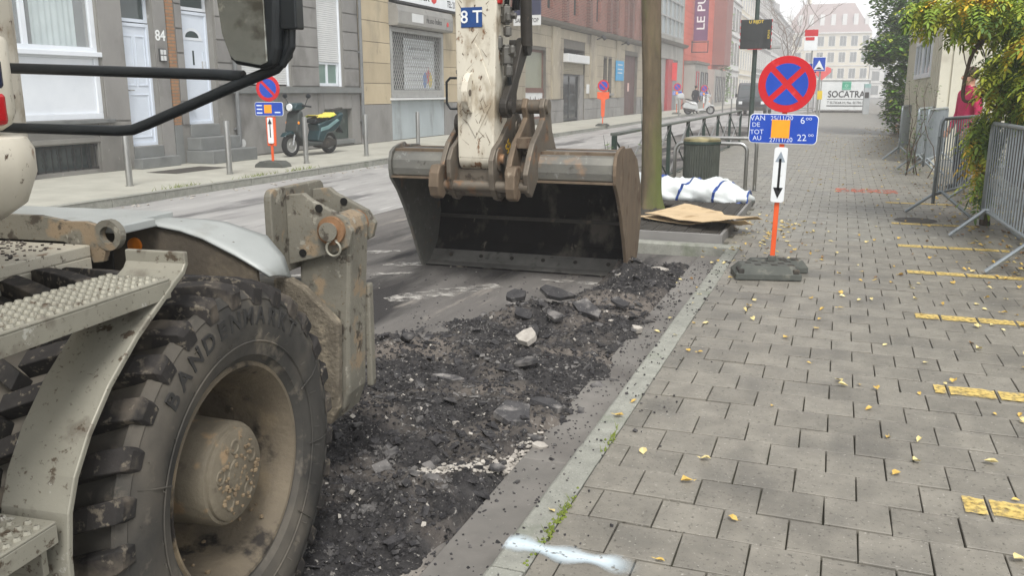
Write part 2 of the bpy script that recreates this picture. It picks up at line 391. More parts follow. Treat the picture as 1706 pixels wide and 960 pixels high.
gx = np.arange(-3.7, -.97, .02); gy = np.arange(.9, 8.0, .02)
H = np.array([[height(x, yy) for x in gx] for yy in gy])
vs = [(x, yy, H[j, i]) for j, yy in enumerate(gy) for i, x in enumerate(gx)]; nx = len(gx)
fs = [(j*nx+i, j*nx+i+1, (j+1)*nx+i+1, (j+1)*nx+i) for j in range(len(gy) - 1) for i in range(nx - 1)]
me = MB().add(vs, fs).mesh('rubble_bed', M_rub, True); rb = link('rubble_bed', me, None, kind='stuff')
tag(rb, 'loose dark asphalt rubble spread over the torn up lane', 'rubble')
def hz(x, y):
    i = min(max(int(round((x + 3.7) / .02)), 0), nx - 1); j = min(max(int(round((y - .9) / .02)), 0), len(gy) - 1)
    return max(H[j, i], RZ + .004)
def chunk(mb, c, d, M, jit=.25):
    """irregular broken piece"""
    vs = [Vector((sx * d[0] / 2 * random.uniform(1 - jit, 1 + jit), sy * d[1] / 2 * random.uniform(1 - jit, 1 + jit), sz * d[2] / 2 * random.uniform(1 - jit, 1 + jit)))
          for sz in (-1, 1) for sx, sy in ((-1, -1), (1, -1), (1, 1), (-1, 1))]
    vs = [M @ p + Vector(c) for p in vs]
    mb.add(vs, [(0,3,2,1),(4,5,6,7),(0,1,5,4),(1,2,6,5),(2,3,7,6),(3,0,4,7)])
def rrot(t=1.0): return Matrix.Rotation(random.uniform(0, 6.3), 3, 'Z') @ Matrix.Rotation(random.gauss(0, .35 * t), 3, 'X') @ Matrix.Rotation(random.gauss(0, .35 * t), 3, 'Y')
small = MB(); palebits = MB(); cnt = 0
while cnt < 24000:
    x = random.uniform(-3.6, -1.0); yy = random.uniform(1.1, 7.7); m = mask(x, yy)
    if random.random() > m * (.25 + .75 * (2.6 / yy if yy > 2.6 else 1)) + .02: continue
    q = random.random()
    s_ = random.uniform(.004, .010) if q < .87 else (random.uniform(.010, .019) if q < .985 else random.uniform(.019, .036))
    if m < .25: s_ = min(s_, .014)
    tgt = palebits if random.random() < .022 and s_ < .03 else small
    chunk(tgt, (x, yy, hz(x, yy) + s_ * .12), (s_ * random.uniform(.8, 1.8), s_, s_ * random.uniform(.5, 1.0)), rrot(1.6), .45); cnt += 1
for i in range(380):
    x = random.uniform(-3.4, -1.05); yy = random.uniform(1.4, 7.4)
    if random.random() > mask(x, yy): continue
    s_ = random.uniform(.018, .05); chunk(small, (x, yy, hz(x, yy) + .006), (s_ * random.uniform(1, 1.9), s_, s_ * random.uniform(.18, .4)), rrot(.9), .45)
o = small.build('asphalt_crumbs', M_chunk, None, kind='stuff', fixn=False); tag(o, 'small broken asphalt crumbs scattered through the rubble', 'rubble')
o = palebits.build('pale_crumbs', M_pale, None, kind='stuff', fixn=False); tag(o, 'small pale stone crumbs mixed into the rubble', 'rubble')
grit = MB()
for i in range(900):
    x = -1.16 + abs(random.gauss(0, .24)); yy = random.uniform(2, 7.8)
    if x > 1.2: continue
    z0 = -.092 if x < -.9 else 0; s_ = random.uniform(.003, .008) if random.random() < .93 else random.uniform(.008, .016)
    chunk(grit, (x, yy, z0 + s_ * .2 + .001), (s_, s_ * 1.2, s_ * .7), rrot(1), .3)
o = grit.build('grit', M_chunk, None, kind='stuff', fixn=False); tag(o, 'dark grit scattered over gutter, kerb and pavement edge', 'grit')
# the larger slabs, each a thing
def slab(x, yy, sx, sy, th, rx, ry, rz, m, label, lift=.0):
    n = random.randint(5, 7); mb = MB(); poly = []; th *= .72; sx *= .86; sy *= .86
    for k in range(n):
        a = 2 * math.pi * k / n + random.uniform(-.25, .25); rr = random.uniform(.5, 1.22)
        poly.append((math.cos(a) * sx / 2 * rr, math.sin(a) * sy / 2 * rr))
    Mx = Matrix.Translation((x, yy, hz(x, yy) + lift + th * .4)) @ Matrix.Rotation(R(rz), 4, 'Z') @ Matrix.Rotation(R(rx), 4, 'X') @ Matrix.Rotation(R(ry), 4, 'Y')
    mb.prism(poly, 'z', -th / 2, th / 2, Mx)
    # chamfer the broken rim by insetting the top a little
    top = [Vector(p) for p in mb.v]
    o = mb.build('asphalt_slab', m, None, bevel=th * .06, segs=1)
    o['kind'] = 'thing'; return tag(o, label, 'asphalt slab', 'broken slabs in the rubble')
slab(-1.29, 3.52, .24, .2, .045, 10, 4, 20, M_slabc, 'largest dark flat slab in the rubble near the gutter', .02)
slab(-1.20, 3.72, .2, .15, .04, -6, 8, -10, M_slabc, 'dark slab touching the largest flat slab on its far side', .015)
slab(-1.14, 3.36, .09, .08, .035, 5, 10, 40, M_slabc, 'small dark lump just in front of the largest flat slab', .01)
slab(-1.72, 5.42, .34, .2, .045, 28, 12, 10, M_slabc, 'grey slab tilted against the heap in the middle of the lane', .07)
slab(-1.98, 5.38, .26, .18, .05, 20, -14, 50, M_slabc, 'dark slab at the left end of the heap in the middle of the lane', .05)
slab(-1.50, 5.40, .3, .16, .04, 22, 20, -30, M_slabc, 'long slab leaning at the right end of the heap', .06)
slab(-1.85, 5.18, .2, .14, .04, 34, 0, 15, M_slabc, 'pale faced slab at the foot of the heap', .03)
slab(-1.62, 5.14, .22, .12, .04, 14, 10, -20, M_slabc, 'flat slab in front of the heap towards the kerb', .03)
slab(-1.60, 4.55, .15, .14, .055, 24, -18, 30, M_pale, 'whitish broken lump standing up in the rubble', .03)
slab(-1.66, 4.85, .13, .12, .06, 40, 10, 0, M_slabc, 'brownish lump right behind the whitish broken lump', .03)
slab(-1.50, 4.25, .18, .11, .03, 12, -12, -15, M_slabc, 'thin curved flake in front of the whitish broken lump', .02)
slab(-2.28, 4.38, .13, .10, .10, 60, 20, 20, M_slabc, 'upright dark chunk beside the bracket leg', .03)
slab(-1.86, 3.98, .26, .1, .035, 8, 6, 8, M_slabc, 'narrow slab half buried among the crumbs', .015)
slab(-1.18, 3.0, .12, .06, .02, 5, 5, 20, M_slabc, 'thin dark flake lying by the pale streak near the gutter', .02)
slab(-1.10, 3.32, .12, .09, .025, 4, 8, 0, M_pale, 'flat pale piece lying on the gutter edge', .015)
slab(-1.11, 5.23, .09, .075, .05, 10, 10, 0, M_pale, 'round white stone lying on the gutter', .01)
slab(-1.09, 5.95, .07, .06, .035, 10, 0, 50, M_slabc, 'small black lump lying on the gutter below the signpost', .01)
slab(-1.35, 7.15, .3, .2, .02, 0, 0, 4, M_pale, 'flat white plate beside the bucket corner', .015)
slab(-2.05, 5.55, .16, .1, .035, 20, 8, 30, M_slabc, 'blackish chunk behind the left end of the heap', .05)
slab(-1.33, 5.75, .2, .1, .03, 10, 14, -20, M_slabc, 'slab lying between the heap and the bucket pile', .03)
# pale streak of crushed stone near the gutter
st = MB()
for i in range(420):
    t = random.random(); x = -1.42 + t * .30 + random.gauss(0, .018); yy = 2.78 + t * .36 + random.gauss(0, .03); s_ = random.uniform(.005, .014)
    chunk(st, (x, yy, hz(x, yy) + .004), (s_ * 1.4, s_, s_ * .5), rrot(.8), .3)
for i in range(160):
    t = random.random(); x = -1.19 + t * .1 + random.gauss(0, .025); yy = 3.05 + t * .45 + random.gauss(0, .04); s_ = random.uniform(.005, .016)
    chunk(st, (x, yy, hz(x, yy) + .006), (s_ * 1.4, s_, s_ * .5), rrot(.8), .3)
o = st.build('crushed_stone', M_pale, None, kind='stuff', fixn=False); tag(o, 'pale streak of crushed stone near the gutter', 'rubble')

# ---------------------------------------------------------------- fallen leaves, moss
M_leafs = [mat('leaf_yellow', (206, 180, 104), (188, 152, 76), 40, .7, rnd=.15), mat('leaf_pale', (226, 212, 160), (206, 186, 120), 40, .7, rnd=.12), mat('leaf_brown', (146, 116, 80), (122, 92, 60), 40, .75, rnd=.15)]
def leaf_geo(L_, W_, curl):
    vs = [(0, -L_/2, 0), (W_*.5, -L_*.12, curl*.9), (W_*.38, L_*.2, curl*1.4), (0, L_/2, curl*.6), (-W_*.42, L_*.16, curl*1.1), (-W_*.5, -L_*.16, curl*.7), (0, 0, .002), (.004, -L_*.8, .004), (-.003, -L_*.5, .003)]
    return vs, [(6,0,1),(6,1,2),(6,2,3),(6,3,4),(6,4,5),(6,5,0),(0,7,8)]
lm = []
for m in M_leafs:
    for q in range(3):
        vs, fs = leaf_geo(random.uniform(.035, .05), random.uniform(.022, .036), random.uniform(.004, .014)); lm.append(MB().add(vs, fs).mesh('fallen_leaf', m))
def leafspot(near):
    while True:
        x = random.uniform(-.85, 2.1); yy = random.uniform(2.2, 9 if near else 34)
        if near and not seen(x, yy): continue
        if x > .5 + .06 * yy or random.random() < .25 + .35 * sm(0, 1.5, x): return x, yy
for i in range(64):
    x, yy = leafspot(True)
    if i < 9: x, yy = random.uniform(-1.12, -.8), random.uniform(5.3, 7.2)
    z0 = .004 if x > -.9 else -.088
    o = bpy.data.objects.new('fallen_leaf', random.choice(lm[:6] if random.random() < .85 else lm[6:])); COL.objects.link(o)
    o.location = (x, yy, z0); o.rotation_euler = (random.gauss(0, .12), random.gauss(0, .12), random.uniform(0, 6.3))
    s_ = random.uniform(.55, 1.0); o.scale = (s_, s_, s_)
    nm = {'leaf_yellow': 'yellow', 'leaf_pale': 'pale', 'leaf_brown': 'brown'}[o.data.materials[0].name]
    wh = 'in the gutter below the signpost' if x < -.9 else ('on the kerb edge' if x < -.6 else ('on the pavement near the yellow stripes' if x > .4 else 'in the middle of the near pavement'))
    tag(o, f'small dry {nm} leaf lying {wh}', 'leaf', f'{nm} leaves {wh}')
lf = [MB(), MB(), MB()]
for i in range(1500):
    if i < 420: x, yy = random.gauss(1.75, .28), random.uniform(6.5, 15)
    elif i < 700: x, yy = random.gauss(1.35, .45), random.uniform(16, 38)
    elif i < 800: x, yy = random.gauss(-.6, .25), random.uniform(7.2, 10)
    else: x, yy = leafspot(False)
    k = 2 if random.random() < (.35 if i < 700 else .12) else (1 if random.random() < .45 else 0)
    vs, fs = leaf_geo(random.uniform(.03, .055), random.uniform(.02, .04), random.uniform(.004, .016)); a = random.uniform(0, 6.3); c, s_ = math.cos(a), math.sin(a)
    lf[k].add([(x + v[0]*c - v[1]*s_, yy + v[0]*s_ + v[1]*c, .004 + v[2] + random.uniform(0, .006)) for v in vs], fs)
for k, nm in enumerate(('yellow', 'pale', 'brown')):
    o = lf[k].build('leaf_litter', M_leafs[k], None, kind='stuff', fixn=False); tag(o, f'{nm} leaf litter strewn along the barriers and pavement', 'leaves')
M_moss = mat('moss', (96, 112, 44), (120, 128, 58), 40, .95, bump=.6)
ms = MB()
for i in range(150):
    x = -.785 + random.gauss(0, .008); yy = random.choice((2.5, 2.62, 3.3, 2.45)) + random.gauss(0, .07)
    if random.random() < .5: ms.blob((x, yy, .001), (.006, .007, .006), 5)
    else: a = random.uniform(0, 6.3); ms.add([(x, yy, 0), (x + .004, yy, 0), (x + .02*math.cos(a), yy + .02*math.sin(a), random.uniform(.012, .03))], [(0,1,2)])
o = ms.build('moss', M_moss, None, kind='stuff', fixn=False); tag(o, 'green moss and grass growing in the joint behind the kerb', 'moss')
# ================================================================ wheeled excavator
M_ex = mat('excavator_beige_paint', (186, 180, 164), (170, 164, 148), 3, .55, bump=.12, bsc=60,
           layers=(((142, 135, 120), 5, .54, .60), ((112, 88, 66), 16, .62, .65), ((88, 80, 70), 34, .62, .66), ((104, 94, 80), 90, .60, .66)))
M_arm = mat('scratched_white_paint', (206, 200, 184), (192, 185, 168), 3, .5, bump=.15, bsc=50,
            layers=(((156, 144, 124), 5, .54, .66), ((118, 88, 62), 9, .60, .65), ((84, 68, 54), 20, .63, .66), ((96, 78, 62), 60, .64, .68)), stretch=(1.3, 1, .7))
M_step = mat('galvanised_step', (148, 145, 132), (130, 127, 115), 4, .5, .25, bump=.15, bsc=70, layers=(((116, 111, 100), 7, .56, .62), ((84, 74, 62), 24, .61, .65), ((100, 92, 80), 80, .60, .67), ((170, 168, 158), 12, .64, .67)))
M_fend = mat('grey_mudguard', (170, 173, 170), (150, 153, 150), 3, .45, .1, bump=.08, layers=(((128, 126, 118), 4, .56, .7), ((98, 92, 84), 40, .68, .73)))
M_dark = mat('dark_chassis', (62, 60, 55), (44, 42, 39), 8, .8, bump=.4, layers=(((92, 84, 72), 6, .56, .68),))
M_rubber = mat('tyre_rubber', (70, 68, 64), (52, 51, 49), 5, .85, bump=.2, bsc=50, spec=.15, layers=(((92, 87, 79), 2.6, .46, .64), ((112, 105, 94), 9, .58, .70)))
M_lug = mat('tread_rubber', (58, 55, 53), (42, 41, 40), 8, .9, bump=.35, bsc=60, spec=.12, layers=(((92, 85, 76), 7, .52, .64), ((104, 97, 86), 40, .58, .66),))
M_letter = mat('tyre_lettering', (52, 51, 49), (46, 45, 44), 9, .75)
M_rim = mat('muddy_rim', (110, 100, 84), (88, 80, 68), 7, .8, bump=.7, bsc=60, layers=(((128, 114, 92), 5, .52, .64), ((42, 38, 34), 7, .53, .62)))
M_hub = mat('muddy_hub', (120, 112, 96), (100, 92, 78), 6, .7, bump=.6, bsc=60, layers=(((138, 118, 92), 9, .58, .64), ((96, 88, 76), 20, .62, .7)))
M_brk = mat('muddy_bracket_steel', (128, 124, 112), (106, 103, 93), 5, .65, .15, bump=.3, bsc=70, layers=(((140, 124, 102), 8, .57, .62), ((76, 70, 62), 14, .57, .62), ((150, 146, 134), 22, .62, .66), ((96, 84, 68), 90, .58, .66)))
M_mud = mat('caked_mud', (116, 108, 94), (92, 85, 74), 12, .95, bump=1.0, bd=.01, bsc=50, layers=(((138, 128, 110), 20, .55, .65),))
M_rust = mat('rusty_pin', (158, 124, 94), (128, 98, 72), 14, .6, .35, bump=.3, layers=(((96, 70, 50), 10, .58, .68),))
M_blk = mat('black_tube_paint', (34, 38, 40), (26, 29, 31), 6, .35, bump=.05, layers=(((92, 96, 98), 18, .7, .76),))
M_glassm = mat('dusty_mirror', (150, 152, 146), (120, 122, 116), 4, .22, .75, layers=(((96, 94, 86), 6, .56, .66), ((176, 174, 164), 14, .62, .7)))
M_coup = mat('worn_coupler_steel', (118, 110, 98), (96, 88, 78), 6, .55, .35, bump=.3, bsc=60, layers=(((130, 100, 74), 7, .57, .66), ((70, 62, 54), 10, .6, .68)))
M_rustpl = mat('rust_brown_steel', (122, 106, 88), (98, 86, 72), 8, .65, .3, bump=.3, layers=(((84, 66, 52), 9, .58, .68), ((140, 128, 112), 12, .62, .7)), stretch=(1, 1, .5))
M_bsteel = mat('bucket_steel', (124, 122, 114), (100, 100, 96), 4, .5, .35, bump=.25, bsc=70, layers=(((140, 120, 100), 4, .56, .66), ((146, 146, 140), 18, .6, .68), ((78, 74, 68), 9, .62, .7)))
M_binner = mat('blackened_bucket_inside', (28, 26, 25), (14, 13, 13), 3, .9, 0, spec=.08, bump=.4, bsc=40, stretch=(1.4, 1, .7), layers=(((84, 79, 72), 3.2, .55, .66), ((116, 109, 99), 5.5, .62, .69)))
M_edge = mat('scraped_edge_steel', (140, 138, 132), (116, 114, 110), 8, .45, .5, layers=(((96, 94, 90), 10, .58, .68),))
M_link = mat('greasy_black_steel', (64, 60, 54), (46, 43, 40), 8, .55, .3, bump=.3, layers=(((96, 86, 72), 8, .6, .7),))
M_fit = mat('hydraulic_fitting', (110, 108, 102), (84, 82, 78), 10, .45, .6)
EXO = Matrix.Translation((-1.4177, 1.769, 0)) @ Matrix.Rotation(R(6), 4, 'Z')
exc = thing('excavator', 'beige wheeled excavator scraping up the lane with a wide bucket', 'excavator', (-1.4177, 1.769, RZ - .005), R(6))
def ex(mb, name, m, parent=None, **k):
    return mb.xf(EXO).build(name, m, parent or exc, **k)
WC = (0, 0, .4025)
# wheel ------------------------------------------------------------
wheel = ex(MB().lathe([(.06, -.42), (.16, -.36), (.20, -.37), (.258, -.40), (.258, -.44), (.06, -.42)], WC, 'x', 40), 'wheel', M_dark, smooth=True)  # inner disc coloured dark to stand for deep shade behind the hub
tyre_prof = [(.288, -.05), (.293, -.026), (.305, -.012), (.318, -.002), (.322, .004), (.345, .010), (.385, .018), (.42, .019), (.452, .013), (.470, .006), (.474, .008), (.480, .004), (.486, -.004),
             (.492, -.008), (.494, -.016), (.487, -.026), (.482, -.06), (.478, -.15), (.477, -.33), (.478, -.52), (.484, -.62), (.492, -.655), (.46, -.67), (.38, -.675), (.30, -.65), (.288, -.6)]
ex(MB().lathe(tyre_prof, WC, 'x', 96), 'tyre', M_rubber, wheel, smooth='auto')
NL = 29
def lug_mesh(sign):
    mb = MB(); secs = []
    n = 7; hw = .021
    for i in range(n):
        s_ = i / (n - 1); x = .006 - .34 * s_
        if sign < 0: x = -.66 + .34 * s_
        ph = .27 * s_ ** 1.15; top = .526 if 0 < i else .512
        w_ = hw * (1 + .25 * (1 - s_)); bot = .474
        t0 = math.pi / 2 + ph
        sec = []
        for (rr, dt) in ((bot, -w_ * 1.15 / .5), (top, -w_ / .5), (top, w_ / .5), (bot, w_ * 1.15 / .5)):
            sec.append((x, rr * math.cos(t0 + dt), rr * math.sin(t0 + dt)))
        secs.append(sec)
    # shoulder flank
    t0 = math.pi / 2; fl = [(.014 if sign > 0 else -.668, rr * math.cos(t0 + dt), rr * math.sin(t0 + dt)) for rr, dt in ((.455, -.046), (.498, -.042), (.498, .042), (.455, .046))]
    secs.insert(0, fl)
    for sec in secs: mb.v += sec
    for i in range(len(secs) - 1):
        for k in range(4): k2 = (k + 1) % 4; mb.f.append((i*4+k, i*4+k2, (i+1)*4+k2, (i+1)*4+k))
    mb.f.append((0, 1, 2, 3)); e = (len(secs) - 1) * 4; mb.f.append((e+3, e+2, e+1, e)); return mb
for sg in (1, -1):
    mbl = lug_mesh(sg); o0 = mbl.build('lug', M_lug, None); lm_ = o0.data; bpy.data.objects.remove(o0)
    for k in range(NL):
        a = 2 * math.pi * (k + (.5 if sg < 0 else 0)) / NL
        o = link('lug', lm_, wheel, .002, 1); o.matrix_parent_inverse = Matrix()   # local to the wheel, whose own frame is the machine's
        MW = EXO @ Matrix.Translation(WC) @ Matrix.Rotation(a, 4, 'X')
        o.matrix_parent_inverse = pw(wheel).inverted(); o.location = MW.to_translation(); o.rotation_euler = MW.to_euler()
lt = MB()
for i, ch in enumerate('BANDENMARKT'):
    t = R(133 - i * 8.1); r_ = .425
    F = frame((.0185, r_ * math.cos(t), WC[2] + r_ * math.sin(t)), (0, math.sin(t), -math.cos(t)), (0, math.cos(t), math.sin(t)))
    tm = text_mb(ch, .066, F, .0022, bold=.0012); lt.add(tm.v, tm.f)
ex(lt, 'lettering', M_letter, wheel)
# fine mould ribs on the side wall
rb_ = MB()
for t in (200, 262, 318, 352, 24, 160):
    t = R(t); rb_.tube([(.014, .335 * math.cos(t), WC[2] + .335 * math.sin(t)), (.021, .40 * math.cos(t), WC[2] + .40 * math.sin(t)), (.012, .455 * math.cos(t), WC[2] + .455 * math.sin(t))], .002, 5)
rb_.lathe([(.356, .0145), (.359, .0175), (.362, .0155)], WC, 'x', 72)
for k in range(40):
    t = 2 * math.pi * k / 40 + .3; r_ = random.choice((.37, .44)); rb_.tube([(.017, r_ * math.cos(t), WC[2] + r_ * math.sin(t)), (.029, (r_ + .012) * math.cos(t), WC[2] + (r_ + .012) * math.sin(t))], .0012, 4)
ex(rb_, 'moulding_rib', M_rubber, wheel, kind='stuff')
ex(MB().lathe([(.292, -.045), (.300, -.022), (.303, -.014), (.298, -.008), (.290, -.010), (.284, -.022), (.274, -.040), (.268, -.07), (.264, -.13), (.261, -.22), (.259, -.33), (.255, -.40)], WC, 'x', 72), 'rim', M_rim, wheel, smooth='auto')
hubo = ex(MB().lathe([(.150, -.40), (.146, -.20), (.141, -.12), (.139, -.045), (.134, -.035), (.126, -.033), (.124, -.025), (.118, -.021), (.0, -.021)], WC, 'x', 48), 'hub', M_hub, wheel, smooth='auto')
hb = MB()
for k in range(5):
    t = R(20 + 72 * k); c = (-.021, WC[1] + .078 * math.cos(t), WC[2] + .078 * math.sin(t))
    hb.lathe([(.022, .0), (.020, .003), (.016, .003), (.013, .0005), (.0, .0005)], c, 'x', 14)
hb.lathe([(.046, .0), (.044, .004), (.0, .005)], (-.021, WC[1], WC[2]), 'x', 20)
ex(hb, 'hub_boss', M_hub, wheel)
# mud lumps on rim and hub
mudl = MB()
for i in range(110):
    t = random.uniform(0, 6.28)
    if i < 75: r_ = .105 * math.sqrt(random.random()); p = (-.019, r_ * math.cos(t), WC[2] + r_ * math.sin(t)); s_ = random.uniform(.0025, .007)
    else:
        t = random.uniform(math.pi * .9, math.pi * 2.1); r_ = .263; p = (random.uniform(-.25, -.05), r_ * math.cos(t), WC[2] + r_ * math.sin(t)); s_ = random.uniform(.003, .008)
    mudl.blob(p, (s_, s_ * 1.3, s_), 6, .5, 2, i)
ex(mudl, 'mud_clod', mat('mud_clod', (130, 114, 90), (104, 90, 72), 30, .95, bump=.5), wheel, kind='stuff')
# step ladder -------------------------------------------------------
path = [(-.172, 1.037), (-.172, 1.008), (-.186, .990), (-.22, .972), (-.272, .940), (-.363, .884), (-.46, .806), (-.532, .728), (-.58, .656), (-.606, .592), (-.620, .50), (-.622, .43), (-.618, .38)]
def strip(path, x0, x1, th):
    mb = MB(); n = len(path); P_ = [Vector((0, p[0], p[1])) for p in path]
    for i, p in enumerate(P_):
        d = (P_[min(i+1, n-1)] - P_[max(i-1, 0)]).normalized(); nr = Vector((0, -d.z, d.y)) * th / 2
        for x in (x0, x1):
            mb.v.append((x, p.y + nr.y, p.z + nr.z)); mb.v.append((x, p.y - nr.y, p.z - nr.z))
    for i in range(n - 1):
        a, b = i * 4, i * 4 + 4
        mb.f += [(a, b, b+2, a+2), (a+1, a+3, b+3, b+1), (a, a+1, b+1, b), (a+2, b+2, b+3, a+3)]
    mb.f += [(0, 2, 3, 1), (n*4-4, n*4-3, n*4-1, n*4-2)]; return mb
ex(strip(path, -.16, 0, .014), 'ladder_bracket', M_step, bevel=.003)
def tread(x0, x1, y0, y1, z, name):
    mb = MB().box((x0, y0, z - .006), (x1, y1, z)).box((x1 - .006, y0, z - .046), (x1, y1, z - .006)).box((x0, y0, z - .046), (x0 + .006, y1, z - .006)).box((x0 + .006, y1 - .006, z - .046), (x1 - .006, y1, z - .006))
    o = ex(mb, name, M_step, bevel=.002)
    st_ = MB(); nx_ = 6
    for i in range(nx_):
        for j in range(int((y1 - y0) / .024)):
            cx_ = x0 + .016 + (x1 - x0 - .032) * i / (nx_ - 1); cy_ = y1 - .02 - .024 * j - (.012 if i % 2 else 0)
            st_.lathe([(.0095, .0), (.0065, .0062), (.0045, .0062), (.0035, -.001)], (cx_, cy_, z), 'z', 8)
    ex(st_, 'tread_stud', M_step, o, kind='stuff')
    hl = MB()
    for i in range(nx_):
        for j in range(int((y1 - y0) / .024)):
            cx_ = x0 + .016 + (x1 - x0 - .032) * i / (nx_ - 1); cy_ = y1 - .02 - .024 * j - (.012 if i % 2 else 0)
            hl.lathe([(.0042, .0035), (.0, .0035)], (cx_, cy_, z), 'z', 6)
    ex(hl, 'stud_hole', M_dark, o, kind='stuff')
    return o
tread(-.162, -.002, -1.15, -.235, .988, 'step')
tread(-.19, -.006, -1.25, -.638, .592, 'step')
ex(MB().box((-.20, -.70, .30), (-.17, -.62, .56)).box((-.17, -.66, .48), (-.03, -.645, .545)).cyl((-.10, -.645, .515), (-.10, -.625, .515), .014, n=6), 'step_gusset', M_step, bevel=.002)
ex(MB().box((-.60, -1.2, .40), (-.2, -.95, .56)).box((-.60, -1.2, .86), (-.2, -1.0, .93)), 'ladder_mount', M_step)
# chassis, decks, hood ------------------------------------------------
ex(MB().box((-1.75, -3.2, .34), (-.80, .98, .78)).box((-1.55, -.28, .28), (-.3, .28, .52)).box((-1.95, .46, .55), (-.70, .60, .93)), 'chassis', M_dark, bevel=.02)
ex(MB().box((-1.9, -.8, .92), (-.62, .25, .955)).box((-.66, -.8, .86), (-.62, .25, .92)), 'deck_plate', M_ex, bevel=.004)
ex(MB().box((-1.9, .29, .985), (-.53, .44, 1.012)).box((-1.9, .44, .985), (-.58, .60, 1.011)), 'deck_plate', M_fend, bevel=.004)
nearc = [(-.58, .990), (-.534, .985), (-.453, .973), (-.376, .951), (-.269, .904), (-.201, .870), (-.15, .842)]
farc = [(-.66, .985), (-.557, .984), (-.46, .984), (-.389, .978), (-.245, .938), (-.189, .874), (-.168, .805)]
hd = MB(); K_ = 6
for j in range(K_):
    t = j / (K_ - 1)
    for (a, b) in zip(nearc, farc):
        hd.v.append((a[0] + (b[0] - a[0]) * t, .45 + .16 * t, a[1] + (b[1] - a[1]) * t + .006 * math.sin(math.pi * t)))
q = len(nearc)
for j in range(K_ - 1):
    for i in range(q - 1): hd.f.append((j*q+i, j*q+i+1, (j+1)*q+i+1, (j+1)*q+i))
o = ex(hd, 'mudguard', M_fend, smooth=True, fixn=True); sol = o.modifiers.new('thick', 'SOLIDIFY'); sol.thickness = .008; sol.offset = 0
ex(MB().prism([(-.9, .98), (-.55, .978), (-.453, .965), (-.376, .942), (-.269, .895), (-.201, .861), (-.19, .5), (-.9, .5)], 'y', .462, .475), 'crossmember', mat('muddy_crossmember', (92, 84, 72), (70, 64, 56), 7, .85, bump=.6, layers=(((112, 102, 86), 5, .55, .66),)))
ex(MB().lathe([(.026, .0), (.024, .008), (.0, .012)], (-.63, .0, .918), 'y', 16).xf(Matrix.Translation((0, .461, 0)) @ Matrix.Scale(-1, 4, (0, 1, 0))), 'reflector', mat('orange_reflector', (224, 132, 30), (205, 110, 20), 20, .3))
# lifting eye
ring = circ(.046, 20, (-.562, .985)); inner = circ(.026, 20, (-.562, .985))
eye = MB().ringprism(ring, inner, 'y', .255, .28).prism([(-1.4, .96), (-1.4, 1.035), (-.80, 1.035), (-.70, 1.02), (-.635, 1.022), (-.600, 1.012), (-.606, .985), (-.60, .955), (-.575, .935), (-.585, .905), (-.62, .90), (-.64, .93), (-.72, .96)], 'y', .257, .278)
ex(eye, 'lifting_eye', M_brk)
# debris on deck
db = MB()
for i in range(420):
    chunk(db, (random.uniform(-1.3, -.64), random.uniform(-.4, .24), .957), (random.uniform(.003, .012), random.uniform(.003, .009), .003), rrot(.4), .4)
ex(db, 'deck_dirt', M_rub, kind='stuff')
# stabiliser bracket ---------------------------------------------------
stb = ex(MB().prism(rrect(.40, .30, .035, 4, (.93, .925)), 'x', -.320, -.292), 'stabiliser_bracket', M_brk, bevel=.005)
gp = [(-.292, 1.048), (-.225, 1.055), (-.20, 1.035), (-.075, .975), (-.045, .93), (-.06, .875), (-.10, .855), (-.20, .825), (-.292, .80)]
for y0 in (.83, 1.03): ex(MB().prism(gp, 'y', y0, y0 + .028), 'gusset', M_brk, stb, bevel=.004)
for y0 in (.8265, 1.0265):
    for hx, hz_ in ((-.165, 1.005), (-.235, .845)): ex(MB().cyl((hx, y0 + .004, hz_), (hx, y0, hz_), .014, n=14), 'bolt_hole', mat('dark_hole', (28, 26, 24), (20, 19, 18), 5, .9), stb)
ex(MB().cyl((-.118, .805, .930), (-.118, 1.085, .930), .030, n=24).cyl((-.118, .812, .930), (-.118, .830, .930), .050, n=24), 'pin', M_rust, stb, smooth='auto')
ex(MB().cyl((-.118, .862, .930), (-.118, 1.03, .930), .048, n=24), 'bush', M_rust, stb, smooth='auto')
ex(MB().cyl((-.118, .790, .930), (-.118, .806, .930), .033, .029, 24), 'pin_head', M_brk, stb, smooth='auto')
rp = [(-.102 + .026 * math.sin(a) , .797, .872 - .026 * math.cos(a) ) for a in np.linspace(-2.7, 2.7, 18)]
ex(MB().tube([(-.116, .797, .902)] + rp + [(-.09, .797, .902)], .0045, 6), 'clip_ring', M_step, stb)
leg = [(-.27, .79), (-.165, .97), (-.118, .985), (-.075, .965), (-.065, .93), (-.085, .62), (-.098, .32), (-.128, .235), (-.18, .195), (-.29, .195)]
ex(MB().prism(leg, 'y', .862, 1.02), 'stabiliser_leg', M_brk, bevel=.012)
ex(MB().prism([(-.35, .75), (-.285, .752), (-.235, .725), (-.105, .60), (-.118, .28), (-.15, .215), (-.35, .215)], 'y', .812, .852), 'mud_plate', M_mud, bevel=.008)
ex(MB().box((-.098, 1.02, .30), (-.074, 1.06, .70)), 'wear_strip', M_brk, bevel=.006)
ex(MB().box((-1.9, .98, .45), (-.30, 1.08, .70)), 'front_beam', M_dark, bevel=.02)
